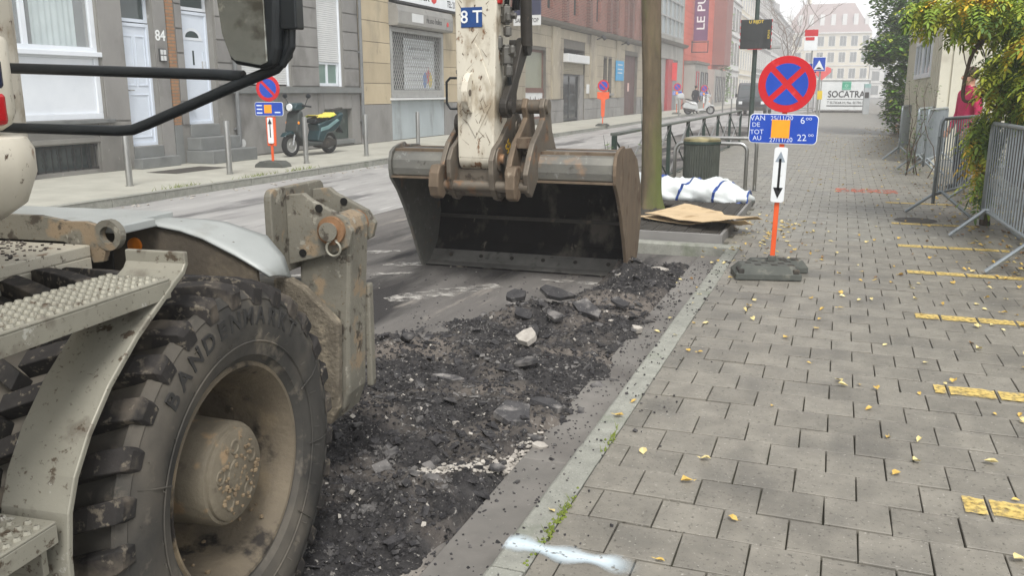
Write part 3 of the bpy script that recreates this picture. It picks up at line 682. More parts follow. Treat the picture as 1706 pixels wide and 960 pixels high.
# upper body corner with lamp, mirror, tubes ------------------------------
def rounded_slab(x0, x1, y0, y1, z0, z1, r):
    mb = MB(); prof = [(0, z0 + .0), (1, z0), (1, z1)]
    n = 8; rings = []
    for zz, ins in [(z0, r * .9), (z0 + r * .12, r * .5), (z0 + r * .4, r * .16), (z0 + r * .9, 0), (z1 - r * .25, 0), (z1 - r * .06, r * .08), (z1, r * .22)]:
        rings.append([(p[0], p[1], zz) for p in rrect(x1 - x0 - 2 * ins, y1 - y0 - 2 * ins, r - ins * .5, 6, ((x0 + x1) / 2, (y0 + y1) / 2))])
    m = len(rings[0])
    for rg in rings: mb.v += rg
    for i in range(len(rings) - 1):
        for k in range(m): k2 = (k + 1) % m; mb.f.append((i*m+k, i*m+k2, (i+1)*m+k2, (i+1)*m+k))
    mb.f.append(tuple(range(m - 1, -1, -1))); mb.f.append(tuple((len(rings) - 1) * m + k for k in range(m))); return mb
ex(rounded_slab(-2.6, -.335, -2.6, -.14, 1.09, 1.305, .14), 'upper_body', M_arm, smooth='auto')
lampo = ex(rounded_slab(-.75, -.352, -.75, -.22, 1.308, 1.52, .05), 'tail_lamp', M_arm, smooth='auto')
ex(MB().box((-.40, -.5, 1.325), (-.349, -.27, 1.40)), 'red_lens', mat('red_lens', (190, 36, 40), (160, 22, 28), 12, .25, coat=.5), lampo, bevel=.012)
ex(MB().box((-.40, -.5, 1.402), (-.349, -.27, 1.475)), 'blue_lens', mat('dark_blue_lens', (34, 40, 66), (26, 30, 50), 12, .25, coat=.5), lampo, bevel=.012)
ex(MB().box((-2.6, -2.6, 1.52), (-.55, -.7, 2.35)), 'upper_cover', M_arm, bevel=.08, segs=3)
tb = MB().tube([(-2.2, 1.1, 1.505), (-1.657, 1.1, 1.492), (-.70, 1.1, 1.462), (-.585, 1.1, 1.456)], .021, 12)
tb.tube([(-2.2, 1.1, 1.258), (-1.605, 1.1, 1.253), (-1.16, 1.1, 1.247), (-1.09, 1.1, 1.252), (-1.02, 1.1, 1.275), (-.60, 1.1, 1.430), (-.45, 1.1, 1.482), (-.40, 1.1, 1.53), (-.385, 1.1, 1.62)], .021, 12)
ex(tb, 'mirror_tube', M_blk, smooth='auto')
ex(MB().box((-2.7, .3, 1.0), (-1.75, 1.3, 2.7)), 'cab', M_arm, bevel=.05)
# mirror head: housing with an egg shaped glass facing backwards
mp_ = [(-.640, 1.95), (-.648, 1.72), (-.636, 1.60), (-.606, 1.515), (-.585, 1.497), (-.47, 1.478), (-.425, 1.49), (-.405, 1.55), (-.392, 1.70), (-.39, 1.95)]
mir = ex(MB().prism(mp_, 'y', 1.04, 1.13), 'mirror', M_blk, bevel=.025, segs=3)
gi = [(x + (-.52 - x) * .11, z + (1.72 - z) * .06) for x, z in mp_]; gi = [(min(x, -.445), z) for x, z in gi]
ex(MB().prism(gi, 'y', 1.032, 1.041), 'mirror_glass', M_glassm, mir, bevel=.004)
ex(MB().box((-.40, 1.06, 1.62), (-.335, 1.12, 1.76)).tube([(-.37, 1.09, 1.64), (-.375, 1.09, 1.56), (-.42, 1.09, 1.49)], .016, 8), 'mirror_clamp', M_blk, mir, bevel=.012)

# arm -------------------------------------------------------------------
def wb(mb, name, m, parent=None, **k): return mb.build(name, m, parent or exc, **k)
AF = 6.125
arm = wb(MB().add([(-2.712, AF, .90), (-2.424, AF, .90), (-2.424, 6.40, .90), (-2.712, 6.40, .90), (-2.724, AF, 2.06), (-2.393, AF, 2.06), (-2.393, 6.42, 2.06), (-2.724, 6.42, 2.06),
                (-2.74, AF, 3.3), (-2.38, AF, 3.3), (-2.38, 6.55, 3.3), (-2.74, 6.55, 3.3)],
               [(0,3,2,1), (8,9,10,11)] + [(a+i, a+(i+1)%4, a+4+(i+1)%4, a+4+i) for a in (0, 4) for i in range(4)]), 'arm', M_arm, bevel=.012)
wb(MB().cyl((-2.705, AF + .09, .905), (-2.43, AF + .09, .905), .088, n=28), 'arm_tip', M_arm, arm, smooth='auto')
wb(MB().prism([(-2.70, 1.42), (-2.60, 1.71), (-2.565, 1.75), (-2.53, 1.70), (-2.435, 1.44), (-2.44, 1.30), (-2.565, 1.06), (-2.69, 1.28)], 'y', AF - .008, AF + .002), 'diamond_plate', M_arm, arm, bevel=.004)
scr = MB(); rs2 = random.Random(3)
for i in range(46):
    x0, z0 = rs2.uniform(-2.70, -2.44), rs2.choice((rs2.uniform(.98, 1.30), rs2.uniform(1.0, 2.3))); a = rs2.choice((rs2.uniform(.6, 1.2), rs2.uniform(1.9, 2.5))); L_ = rs2.uniform(.02, .11); wd = rs2.uniform(.0012, .004)
    d = Vector((math.cos(a), 0, math.sin(a))) * L_; nv = Vector((-math.sin(a), 0, math.cos(a))) * wd; p0 = Vector((x0, AF - .0095 if 1.1 < z0 < 1.7 else AF - .0015, z0)); q0 = p0 + d
    if -2.705 < q0.x < -2.43: scr.add([p0 - nv, q0 - nv * .2, q0 + nv * .2, p0 + nv], [(0, 1, 2, 3)])
wb(scr, 'scratch', M_rustpl, arm, kind='stuff', fixn=False)
lugp = [(AF, 1.54), (AF - .05, 1.52), (AF - .095, 1.47), (AF - .115, 1.40), (AF - .11, 1.33), (AF - .08, 1.28), (AF - .045, 1.25), (AF, 1.235)]
wb(MB().prism(lugp, 'x', -2.635, -2.585), 'lifting_lug', M_arm, arm, bevel=.006)
wb(MB().cyl((-2.640, AF - .06, 1.39), (-2.58, AF - .06, 1.39), .024, n=16), 'lug_hole', M_coup, arm)
pl_ = wb(MB().box((-2.672, AF - .006, 1.858), (-2.505, AF - .001, 2.0)), 'load_plate', mat('blue_sign_paint', (32, 72, 128), (26, 60, 112), 12, .5, layers=(((120, 96, 70), 16, .68, .73),)), arm, bevel=.002)
wb(text_mb('8 T', .125, frame((-2.59, AF - .0075, 1.928), (1, 0, 0), (0, 0, 1)), .0015, bold=.001), 'lettering', mat('white_lettering', (226, 228, 226), (205, 208, 208), 10, .6), pl_)
# bent guard loop and fittings
wb(MB().tube([(-2.724, 6.26, 1.50), (-2.83, 6.26, 1.50), (-2.86, 6.26, 1.47), (-2.86, 6.26, 1.31), (-2.83, 6.26, 1.27), (-2.724, 6.26, 1.27)], .010, 8), 'guard_loop', M_blk, arm, smooth=True)
wb(MB().cyl((-2.745, 6.28, 1.61), (-2.745, 6.28, 1.45), .028, n=12).cyl((-2.745, 6.28, 1.56), (-2.745, 6.28, 1.53), .04, n=12), 'side_fitting', M_fit, arm); wb(MB().cyl((-2.72, 6.26, 1.16), (-2.77, 6.26, 1.16), .075, n=18), 'side_boss', M_link, arm)
hyd = MB()
for (x, y_, z, r_, h) in ((-2.36, 6.24, 1.95, .045, .11), (-2.345, 6.22, 1.83, .032, .06), (-2.36, 6.24, 1.66, .05, .12), (-2.34, 6.22, 1.55, .034, .07), (-2.325, 6.18, 1.93, .022, .05), (-2.40, 6.2, 1.75, .026, .08), (-2.30, 6.2, 1.70, .024, .05)):
    hyd.cyl((x, y_, z - h / 2), (x, y_, z + h / 2), r_, n=6).cyl((x, y_, z - h * .65), (x, y_, z + h * .65), r_ * .55, n=10)
hyd.cyl((-2.40, 6.23, 1.94), (-2.28, 6.23, 1.94), .026, n=6).cyl((-2.40, 6.23, 1.67), (-2.29, 6.23, 1.67), .028, n=6)
wb(hyd, 'hydraulic_fitting', M_fit, arm, bevel=.004)
hs = MB()
for dx, dy in ((0, 0), (.05, .03), (.09, -.02)):
    hs.tube([(-2.36 + dx, 6.24 + dy, 1.98), (-2.35 + dx, 6.26 + dy, 2.3), (-2.33 + dx, 6.3 + dy, 2.8), (-2.34 + dx, 6.3, 3.3)], .020, 8)
hs.tube([(-2.36, 6.24, 1.63), (-2.345, 6.27, 1.45), (-2.36, 6.35, 1.32)], .018, 8)
wb(hs, 'hydraulic_hose', M_blk, arm, smooth=True)
wb(MB().box((-2.42, 6.14, 2.02), (-2.375, 6.21, 2.2)), 'red_cap', mat('red_cap', (176, 34, 30), (150, 26, 24), 9, .5), arm, bevel=.01)
# bucket cylinder rod above the link
wb(MB().cyl((-2.30, 6.52, 1.74), (-2.30, 6.40, 3.3), .045, n=16).cyl((-2.30, 6.46, 2.5), (-2.30, 6.40, 3.3), .07, n=16), 'bucket_cylinder', M_link, arm, smooth='auto')
# toggle links
def barlink(a, b, r0, r1, x0, x1, name, m, parent):
    a, b = Vector((0, *a)), Vector((0, *b)); d = (b - a).normalized(); nrm = Vector((0, -d.z, d.y)); pts = []
    for k in range(9):
        t = -math.pi / 2 + math.pi * k / 8; p = b + d * r1 * math.cos(t) + nrm * r1 * math.sin(t); pts.append((p.y, p.z))
    for k in range(9):
        t = math.pi / 2 + math.pi * k / 8; p = a + d * r0 * math.cos(t) + nrm * r0 * math.sin(t); pts.append((p.y, p.z))
    mid0 = (a + b) / 2 + nrm * (r0 + r1) / 2 * .62; mid1 = (a + b) / 2 - nrm * (r0 + r1) / 2 * .62
    pts.insert(9, (mid0.y, mid0.z)); pts.append((mid1.y, mid1.z))
    return wb(MB().prism(pts, 'x', x0, x1), name, m, parent, bevel=.008)
lk = barlink((6.22, 1.29), (6.56, 1.73), .085, .075, -2.385, -2.325, 'toggle_link', M_link, arm)
wb(MB().cyl((-2.39, 6.22, 1.29), (-2.295, 6.22, 1.29), .055, n=20).cyl((-2.5, 6.56, 1.73), (-2.29, 6.56, 1.73), .06, n=20), 'link_pin', M_link, arm, smooth='auto')
barlink((6.58, 1.72), (6.50, 1.20), .07, .07, -2.45, -2.40, 'toggle_link', M_link, arm)
# quick coupler ------------------------------------------------------------
cpl = wb(MB().cyl((-2.80, 6.15, .665), (-2.36, 6.15, .665), .05, n=20).box((-2.735, 6.18, .64), (-2.41, 6.50, .82)), 'quick_coupler', M_coup, bevel=.008)
cp = [(6.02, .80), (6.05, .68), (6.12, .60), (6.20, .58), (6.40, .66), (6.56, .80), (6.66, 1.02), (6.66, 1.17), (6.58, 1.235), (6.46, 1.23), (6.36, 1.16), (6.20, 1.04), (6.08, .98), (6.02, .90)]
wb(MB().prism(cp, 'x', -2.425 , -2.385), 'coupler_plate', M_coup, cpl, bevel=.006)
wb(MB().prism(cp, 'x', -2.765, -2.73), 'coupler_plate', M_coup, cpl, bevel=.006)
wb(MB().lathe([(.0, .04), (.036, .04), (.04, .034), (.04, .01), (.085, .008), (.09, .0)], (-2.385, 6.16, .90), 'x', 24), 'coupler_pin', M_coup, cpl, smooth='auto')
wb(MB().lathe([(.0, .035), (.034, .035), (.036, .01), (.06, .008), (.064, 0)], (-2.385, 6.56, 1.13), 'x', 20), 'coupler_pin', M_coup, cpl, smooth='auto')
wb(text_mb('S5', .11, frame((-2.3835, 6.34, .985), (0, .75, .66), (0, -.66, .75)), .001, bold=.002), 'lettering', mat('yellow_lettering', (214, 176, 50), (190, 150, 40), 10, .6), cpl)
def hook(x0, x1, parent):
    hp = [(6.00, .86), (5.955, .80), (5.945, .70), (5.975, .625), (6.04, .60), (6.09, .625), (6.10, .68), (6.06, .685), (6.045, .72), (6.07, .76), (6.10, .86)]
    return wb(MB().prism(hp, 'x', x0, x1), 'coupler_hook', M_rustpl, parent, bevel=.012)
hook(-2.885, -2.80, cpl); hook(-2.27, -2.19, cpl)
# bucket ------------------------------------------------------------------
BL = 6.89; BX0, BX1 = -3.385, -1.545
def bz(d, z): return (BL + d, z)
outer = [bz(0, -.123), bz(.14, -.105), bz(.30, .08), bz(.38, .34), bz(.33, .62), bz(.16, .84), bz(-.08, .945), bz(-.36, .955)]
bucket = MB()
n = len(outer); inn = []
for i, p in enumerate(outer):
    a = Vector(outer[max(i-1, 0)]); b = Vector(outer[min(i+1, n-1)]); d = (b - a).normalized(); inn.append((p[0] - d.y * .022, p[1] + d.x * .022))
RB = Matrix.Translation((-2.42, BL, 0)) @ Matrix.Rotation(R(1.0), 4, 'Z') @ Matrix.Translation((2.42, -BL, 0))
def bk(mb, name, m, parent=None, **k): return mb.xf(RB).build(name, m, parent or bko, **k)
bko = wb(MB().prism(outer + inn[::-1], 'x', BX0 + .012, BX1 - .012).xf(RB), 'bucket', M_binner)
tp = [bz(-.36, .955), bz(-.50, .945), bz(-.56, .915), bz(-.59, .865), bz(-.595, .80), bz(-.585, .745), bz(-.545, .735), bz(-.52, .78), bz(-.48, .86), bz(-.36, .915)]
bk(MB().prism(tp, 'x', BX0 + .012, BX1 - .012), 'top_beam', M_bsteel, smooth=False, bevel=.006)
bk(MB().box((BX0 + .012, BL - .53, .93), (BX1 - .012, BL - .1, .951)).box((BX0 + .012, BL - .612, .722), (BX1 - .012, BL - .575, .738)), 'top_plate', M_rustpl)
side = [bz(0, -.12), bz(.14, -.115), bz(.315, .07), bz(.40, .34), bz(.345, .635), bz(.17, .86), bz(-.08, .965), bz(-.30, .972), bz(-.34, .995), bz(-.42, .985), bz(-.52, .965), bz(-.585, .93), bz(-.612, .865), bz(-.615, .79), bz(-.60, .72), bz(-.48, .60), bz(-.36, .44), bz(-.24, .24), bz(-.12, .02), bz(-.03, -.11)]
bk(MB().prism(side, 'x', BX0 - .014, BX0 + .012), 'side_plate', M_bsteel, bevel=.004)
bk(MB().prism(side, 'x', BX1 - .012, BX1 + .014), 'side_plate', M_rustpl, bevel=.004)
ce = bk(MB().prism([bz(-.02, -.128), bz(.05, -.134), bz(.12, -.10), bz(.105, -.07), bz(.02, -.095)], 'x', BX0 - .016, BX1 + .016), 'cutting_edge', M_edge, bevel=.004)
bk(MB().prism([bz(.07, -.09), bz(.10, -.094), bz(.205, -.012), bz(.187, .01)], 'x', BX0 + .014, BX1 - .014), 'wear_plate', M_edge)
bt = MB()
for x in np.linspace(BX0 + .2, BX1 - .2, 6): bt.cyl((x, BL + .155, -.045), (x, BL + .135, -.025), .018, n=10)
bk(bt, 'edge_bolt', M_link, ce)
bk(MB().prism([bz(.325, .28), bz(.33, .31), bz(.36, .31), bz(.36, .28)], 'x', BX0 + .02, BX1 - .02), 'weld_seam', M_link)
# bucket ears, rusty
ear = [(6.04, .80), (6.08, .66), (6.16, .62), (6.30, .74), (6.42, .90), (6.60, .94), (6.78, .945), (6.66, 1.10), (6.62, 1.24), (6.56, 1.33), (6.46, 1.35), (6.42, 1.28), (6.46, 1.20), (6.36, 1.12), (6.20, 1.02), (6.12, .92)]
for x in (-2.30, -2.16): bk(MB().prism(ear, 'x', x - .022, x + .022), 'bucket_ear', M_rustpl if x < -2.2 else M_coup, bevel=.008)
bk(MB().cyl((-2.38, 6.51, 1.285), (-2.12, 6.51, 1.285), .055, n=18), 'bucket_pin', M_coup, smooth='auto'); bk(MB().cyl((-2.85, 6.10, .70), (-2.15, 6.10, .70), .042, n=18), 'bucket_pin', M_coup, smooth='auto')
bk(MB().box((-2.28, 6.2, .98), (-2.18, 6.4, 1.06)), 'ear_web', M_rustpl, bevel=.006)
bk(MB().prism([(y_, z) for y_, z in ear], 'x', -2.86, -2.82), 'bucket_ear', M_coup, bevel=.008)
# boom above the frame
wb(MB().prism([(6.75, 3.15), (6.55, 3.55), (5.2, 4.3), (3.2, 4.5), (1.2, 3.4), (.2, 1.7), (.5, 1.6), (1.6, 2.9), (3.3, 3.95), (5.0, 3.8), (6.1, 3.1)], 'x', -.17, .17, Matrix.Translation((-2.56, 0, 0)) @ Matrix.Translation((0, 6.3, 0)) @ Matrix.Rotation(R(-3), 4, 'Z') @ Matrix.Translation((0, -6.3, 0))), 'boom', M_arm, bevel=.03)
# ================================================================ buildings across the street
F = -12.16
M_grey = mat('grey_stone_wall', (134, 132, 126), (116, 114, 109), 1.6, .85, bump=.2, bsc=40, layers=(((100, 98, 94), 1.1, .52, .72), ((150, 148, 142), 6, .62, .7)), stretch=(1, 1, .5))
M_gblk = mat('grey_stone_block', (138, 136, 132), (122, 120, 117), 2, .85, bump=.2, bsc=40, rnd=.06, layers=(((104, 102, 98), 1.4, .54, .72),), stretch=(1, 1, .6))
M_blue = mat('bluestone', (120, 122, 120), (104, 106, 104), 2, .8, bump=.2, bsc=40, layers=(((92, 93, 92), 1.5, .55, .7),), rnd=.05)
M_sand = mat('sandstone_block', (184, 170, 142), (166, 152, 126), 1.5, .88, bump=.25, bsc=30, rnd=.06, layers=(((146, 136, 116), 1.2, .54, .7), ((120, 112, 98), 3, .64, .74)), stretch=(1, 1, .5))
M_sand2 = mat('weathered_sandstone', (164, 154, 134), (142, 134, 118), 1.1, .88, bump=.25, bsc=25, rnd=.07, layers=(((118, 112, 102), .8, .54, .7), ((176, 168, 150), 3, .62, .7)), stretch=(1, 1, .45))
M_joint = mat('wall_joint', (104, 100, 92), (90, 87, 80), 4, .9)
M_white = mat('white_pvc', (222, 226, 230), (210, 215, 220), 2, .4)
M_door = mat('white_door_paint', (212, 219, 228), (202, 210, 220), 2, .42)
M_pane = mat('window_glass', (66, 78, 78), (52, 62, 62), 1.2, .08, spec=.8)
M_darkin = mat('dark_interior', (34, 34, 34), (24, 24, 24), 3, .9)
M_shut = mat('shutter_white', (206, 207, 205), (196, 197, 196), 3, .5)
M_curt = mat('curtain_cloth', (186, 198, 198), (164, 178, 178), 4, .8)
M_iron = mat('wrought_iron', (52, 52, 52), (40, 40, 40), 10, .6, .3)
M_alu = mat('aluminium_grey', (164, 164, 160), (146, 146, 143), 3, .45, .3, layers=(((120, 118, 112), 4, .6, .72),))
def brickmat(name, c1, c2, mort, bw, bh, mw=.01):
    m = bpy.data.materials.new(name); m.use_nodes = True; t = m.node_tree; N = t.nodes; L = t.links; b = N['Principled BSDF']; b.inputs['Roughness'].default_value = .88
    g = N.new('ShaderNodeNewGeometry'); s = N.new('ShaderNodeSeparateXYZ'); c = N.new('ShaderNodeCombineXYZ'); L.new(g.outputs['Position'], s.inputs[0]); a = N.new('ShaderNodeMath'); a.operation = 'ADD'
    L.new(s.outputs[0], a.inputs[0]); L.new(s.outputs[1], a.inputs[1]); L.new(a.outputs[0], c.inputs[0]); L.new(s.outputs[2], c.inputs[1])
    k = N.new('ShaderNodeTexBrick'); k.inputs['Scale'].default_value = 1; k.inputs['Brick Width'].default_value = bw; k.inputs['Row Height'].default_value = bh; k.inputs['Mortar Size'].default_value = mw
    k.inputs['Color1'].default_value = lin(c1) + (1,); k.inputs['Color2'].default_value = lin(c2) + (1,); k.inputs['Mortar'].default_value = lin(mort) + (1,); L.new(c.outputs[0], k.inputs['Vector'])
    n = N.new('ShaderNodeTexNoise'); n.inputs['Scale'].default_value = .8; n.inputs['Detail'].default_value = 6; L.new(g.outputs['Position'], n.inputs['Vector'])
    h = N.new('ShaderNodeHueSaturation'); r = N.new('ShaderNodeMapRange'); r.inputs[3].default_value = .6; r.inputs[4].default_value = 1.35; L.new(n.outputs['Fac'], r.inputs[0]); L.new(r.outputs[0], h.inputs['Value'])
    L.new(k.outputs['Color'], h.inputs['Color']); L.new(h.outputs[0], b.inputs['Base Color'])
    bp = N.new('ShaderNodeBump'); bp.inputs['Distance'].default_value = .01; bp.inputs['Strength'].default_value = .6; L.new(k.outputs['Fac'], bp.inputs['Height']); bp.invert = True; L.new(bp.outputs[0], b.inputs['Normal'])
    return m
M_brick = brickmat('red_brick', (134, 72, 60), (106, 58, 50), (138, 120, 106), .22, .07)
M_brickd = brickmat('dark_red_brick', (104, 54, 46), (82, 46, 42), (128, 112, 100), .22, .07)
M_brick1 = brickmat('ochre_brick', (160, 118, 82), (138, 98, 68), (120, 108, 92), .2, .062)

def wall(parent, name, m, y0, y1, z0, z1, holes, x=F, d=.32):
    """facade sheet with openings and reveals"""
    ys = sorted({y0, y1, *[h[0] for h in holes], *[h[1] for h in holes]}); zs = sorted({z0, z1, *[h[2] for h in holes], *[h[3] for h in holes]})
    mb = MB()
    for a, b in zip(ys, ys[1:]):
        for c, e in zip(zs, zs[1:]):
            if any(h[0] <= a and b <= h[1] and h[2] <= c and e <= h[3] for h in holes): continue
            mb.add([(x, a, c), (x, b, c), (x, b, e), (x, a, e)], [(0, 1, 2, 3)])
    for h in holes:
        a, b, c, e = h[:4]
        mb.add([(x, a, c), (x-d, a, c), (x-d, a, e), (x, a, e)], [(0, 1, 2, 3)]); mb.add([(x, b, c), (x, b, e), (x-d, b, e), (x-d, b, c)], [(0, 1, 2, 3)])
        mb.add([(x, a, e), (x-d, a, e), (x-d, b, e), (x, b, e)], [(0, 1, 2, 3)]); mb.add([(x, a, c), (x, b, c), (x-d, b, c), (x-d, a, c)], [(0, 1, 2, 3)])
    mb.add([(x, y0, z1), (x, y1, z1), (x - 8, y1, z1), (x - 8, y0, z1)], [(0, 1, 2, 3)])
    mb.add([(x, y0, z0), (x, y0, z1), (x - 8, y0, z1), (x - 8, y0, z0)], [(0, 1, 2, 3)]); mb.add([(x, y1, z0), (x - 8, y1, z0), (x - 8, y1, z1), (x, y1, z1)], [(0, 1, 2, 3)])
    o = mb.build(name, m, parent, fixn=False)
    MB().add([(x-d-.5, y0 + .02, z0), (x-d-.5, y1 - .02, z0), (x-d-.5, y1 - .02, z1 - .02), (x-d-.5, y0 + .02, z1 - .02)], [(0, 1, 2, 3)]).build('interior', M_darkin, parent, fixn=False)
    return o
def rectframe(mb, x0, x1, y0, y1, z0, z1, t):
    mb.box((x0, y0, z0), (x1, y1, z0 + t)).box((x0, y0, z1 - t), (x1, y1, z1)).box((x0, y0, z0 + t), (x1, y0 + t, z1 - t)).box((x0, y1 - t, z0 + t), (x1, y1, z1 - t)); return mb
def window(parent, y0, y1, z0, z1, x, mf, t=.07, mull=(), tr=(), glass=None):
    mb = rectframe(MB(), x - .07, x, y0, y1, z0, z1, t)
    for y_ in mull: mb.box((x - .06, y_ - t / 2, z0 + t), (x - .005, y_ + t / 2, z1 - t))
    for z_ in tr: mb.box((x - .062, y0 + t, z_ - t / 2), (x - .006, y1 - t, z_ + t / 2))
    w_ = mb.build('window', mf, parent)
    cuts = [y0 + t] + [v for y_ in mull for v in (y_ - t / 2, y_ + t / 2)] + [y1 - t]
    for a, b in zip(cuts[::2], cuts[1::2]):
        MB().box((x - .045, a, z0 + t), (x - .035, b, z1 - t)).build('pane', glass or M_pane, w_)
    return w_
def shutter(parent, y0, y1, z0, z1, x, m=M_shut, p=.05, name='roller_shutter'):
    prof = []; z = z0
    while z < z1 - .001:
        prof += [(x - .012, z), (x, z + p * .2), (x, z + p * .8), (x - .012, z + p * .98)]; z += p
    mb = MB(); n = len(prof)
    mb.v = [(a, y0, b) for a, b in prof] + [(a, y1, b) for a, b in prof]; mb.f = [(i, n + i, n + i + 1, i + 1) for i in range(n - 1)]
    return mb.build(name, m, parent)
def courses(parent, y0, y1, zs, x, m, bw, pr=.014, gap=.012, holes=(), name='stone_block', st=.5):
    """ashlar courses, each block its own piece"""
    for r in range(len(zs) - 1):
        z0, z1 = zs[r] + gap / 2, zs[r + 1] - gap / 2; y = y0 - (bw * st if r % 2 else 0)
        while y < y1 - .02:
            a, b = max(y, y0) + gap / 2, min(y + bw, y1) - gap / 2; y += bw
            segs = [(a, b)]
            for h in holes:
                if h[3] <= z0 + .02 or h[2] >= z1 - .02: continue
                segs = [s2 for s_ in segs for s2 in ((s_[0], min(s_[1], h[0] - .004)), (max(s_[0], h[1] + .004), s_[1])) if s2[1] - s2[0] > .03]
            for s_ in segs:
                if s_[1] - s_[0] > .03: piece(name, m, parent, (x - .06, s_[0], z0), (x + pr, s_[1], z1))
def lbl(parent, txt, size, y, z, x, m, **k):
    return text_mb(txt, size, frame((x, y, z), (0, 1, 0), (0, 0, 1)), .002, **k).build('lettering', m, parent)
M_txtk = mat('black_lettering', (30, 30, 32), (24, 24, 26), 8, .6)

# --- house 84 ---------------------------------------------------------
hA = thing('house', 'grey stone house with a big white framed window and white door 84', 'house', (F, 11, 0))
HA = [(9.2, 12.18, .93, 3.6), (12.75, 13.51, .40, 3.2), (10.6, 11.93, .07, .52)]
wall(hA, 'wall', M_grey, 5, 13.84, 0, 8, HA)
wA = window(hA, 9.2, 12.18, 2.05, 3.6, F - .06, M_white, .09, (10.75,), glass=mat('clear_dark_glass', (120, 132, 134), (100, 112, 114), 1, .06, spec=.8))
cu_ = MB()
for (a, b) in ((9.3, 10.55), (10.98, 11.86)):
    n = int((b - a) / .02); pts = [(F - .085 + .012 * math.sin(i * 1.05 + .5 * math.sin(i * .37)), a + (b - a) * i / n) for i in range(n + 1)]; o_ = len(cu_.v)
    cu_.v += [(p[0], p[1], 2.14) for p in pts] + [(p[0], p[1], 3.55) for p in pts]; cu_.f += [(o_ + i, o_ + i + 1, o_ + n + 2 + i, o_ + n + 1 + i) for i in range(n)]
# pleated curtain stands just inside; the pane in front is thin clear glass
for ch in list(wA.children): bpy.data.objects.remove(ch)
M_clear = bpy.data.materials.new('clear_pane'); M_clear.use_nodes = True; _b = M_clear.node_tree.nodes['Principled BSDF']; _b.inputs['Base Color'].default_value = (.8, .85, .85, 1); _b.inputs['Roughness'].default_value = .05; _b.inputs['Alpha'].default_value = .18
for a, b in ((9.29, 10.705), (10.795, 12.09)): MB().box((F - .108, a, 2.14), (F - .102, b, 3.51)).build('pane', M_clear, wA)
cu_.xf(Matrix.Translation((-.10, 0, 0))).build('curtain', M_curt, wA, smooth=True, fixn=False)
MB().box((F - .30, 9.2, 2.1), (F - .29, 12.18, 3.6)).build('room', M_darkin, wA)
pnl = rectframe(MB(), F - .11, F - .05, 9.2, 12.18, .93, 2.05, .10).box((F - .10, 9.3, 1.03), (F - .085, 12.08, 1.95)).build('window_panel', M_white, hA, bevel=.006)
MB().box((F - .05, 9.2, 1.98), (F + .03, 12.2, 2.06)).build('window_sill', M_white, hA, bevel=.008)
MB().box((F - .1, 9.1, .86), (F + .10, 12.3, .925)).build('stone_sill', M_blue, hA, bevel=.008)
# basement window with wrought iron
bw_ = MB().box((F - .2, 10.6, .07), (F - .19, 11.93, .52)).build('basement_window', M_pane, hA)
gr = MB()
for i in range(9):
    y = 10.66 + 1.21 * i / 8; gr.cyl((F - .03, y, .08), (F - .03, y, .51), .011, n=6)
    if i % 2:
        for s_ in (-1, 1):
            for zz in (.20, .30, .40): gr.tube([(F - .03, y, zz - .05)] + [(F - .03, y + s_ * .05 * math.sin(a), zz - .05 * math.cos(a)) for a in np.linspace(.4, 3.6, 7)], .006, 5)
gr.box((F - .038, 10.6, .095), (F - .022, 11.93, .112)).box((F - .038, 10.6, .47), (F - .022, 11.93, .487))
gr.build('window_grille', M_iron, bw_)
MB().box((F - .02, 5.2, 0), (F + .03, 10.56, .5)).box((F - .02, 10.56, .54), (F + .03, 11.97, .62)).box((F - .02, 11.97, 0), (F + .03, 12.73, .86)).build('plinth', M_grey, hA, bevel=.006)
for a, b in ((12.2, 12.735), (13.525, 13.83)): piece('pilaster', M_gblk, hA, (F - .05, a, .90 if a < 13 else .0), (F + .02, b, 3.9))
def door(parent, y0, y1, z0, z1, panels, x=F - .12, label=None):
    d_ = rectframe(MB(), x - .06, x + .01, y0, y1, z0, z1, .06).box((x - .055, y0 + .06, z0 + .06), (x - .015, y1 - .06, z1 - .06)).build('door', M_door, parent, bevel=.004, label=label)
    for (a, b, c, e) in panels:
        rectframe(MB(), x - .016, x - .002, a, b, c, e, .022).build('door_panel', M_door, d_, bevel=.004)
    return d_
d84 = door(hA, 12.75, 13.51, .40, 2.62, [(12.86, 13.10, 1.5, 2.40), (13.16, 13.40, 1.5, 2.40), (12.86, 13.40, .55, 1.35)])
MB().cyl((F - .11, 12.86, 1.42), (F - .05, 12.86, 1.42), .012, n=8).cyl((F - .06, 12.86, 1.42), (F - .06, 12.97, 1.42), .011, n=8).build('handle', M_alu, d84)
window(hA, 12.75, 13.51, 2.64, 3.2, F - .12, M_door, .06)
MB().box((F - .3, 12.70, 0), (F + .22, 13.72, .19)).build('door_step', M_blue, hA, bevel=.01)
MB().box((F - .3, 12.75, .19), (F + .02, 13.51, .398)).build('door_step', M_blue, hA, bevel=.01)
lbl(hA, '84', .27, 13.66, 2.42, F + .023, mat('white_numeral', (230, 232, 230), (220, 222, 220), 5, .6), bold=.004)
itc = MB().box((F + .02, 13.58, 1.95), (F + .05, 13.76, 2.19)).build('intercom', mat('intercom_dark', (70, 70, 70), (60, 60, 60), 6, .5), hA, bevel=.005)
for k in range(2):
    for j in range(2): MB().box((F + .05, 13.60 + .08 * j, 1.97 + .11 * k), (F + .054, 13.665 + .08 * j, 2.06 + .11 * k)).build('call_plate', M_shut, itc)
MB().box((F - .02, 13.86, .76), (F + .03, 14.05, 8)).build('brick_strip', M_brick1, hA)
MB().box((F - .02, 13.85, 0), (F + .035, 14.055, .755)).build('brick_strip_base', M_blue, hA, bevel=.005)

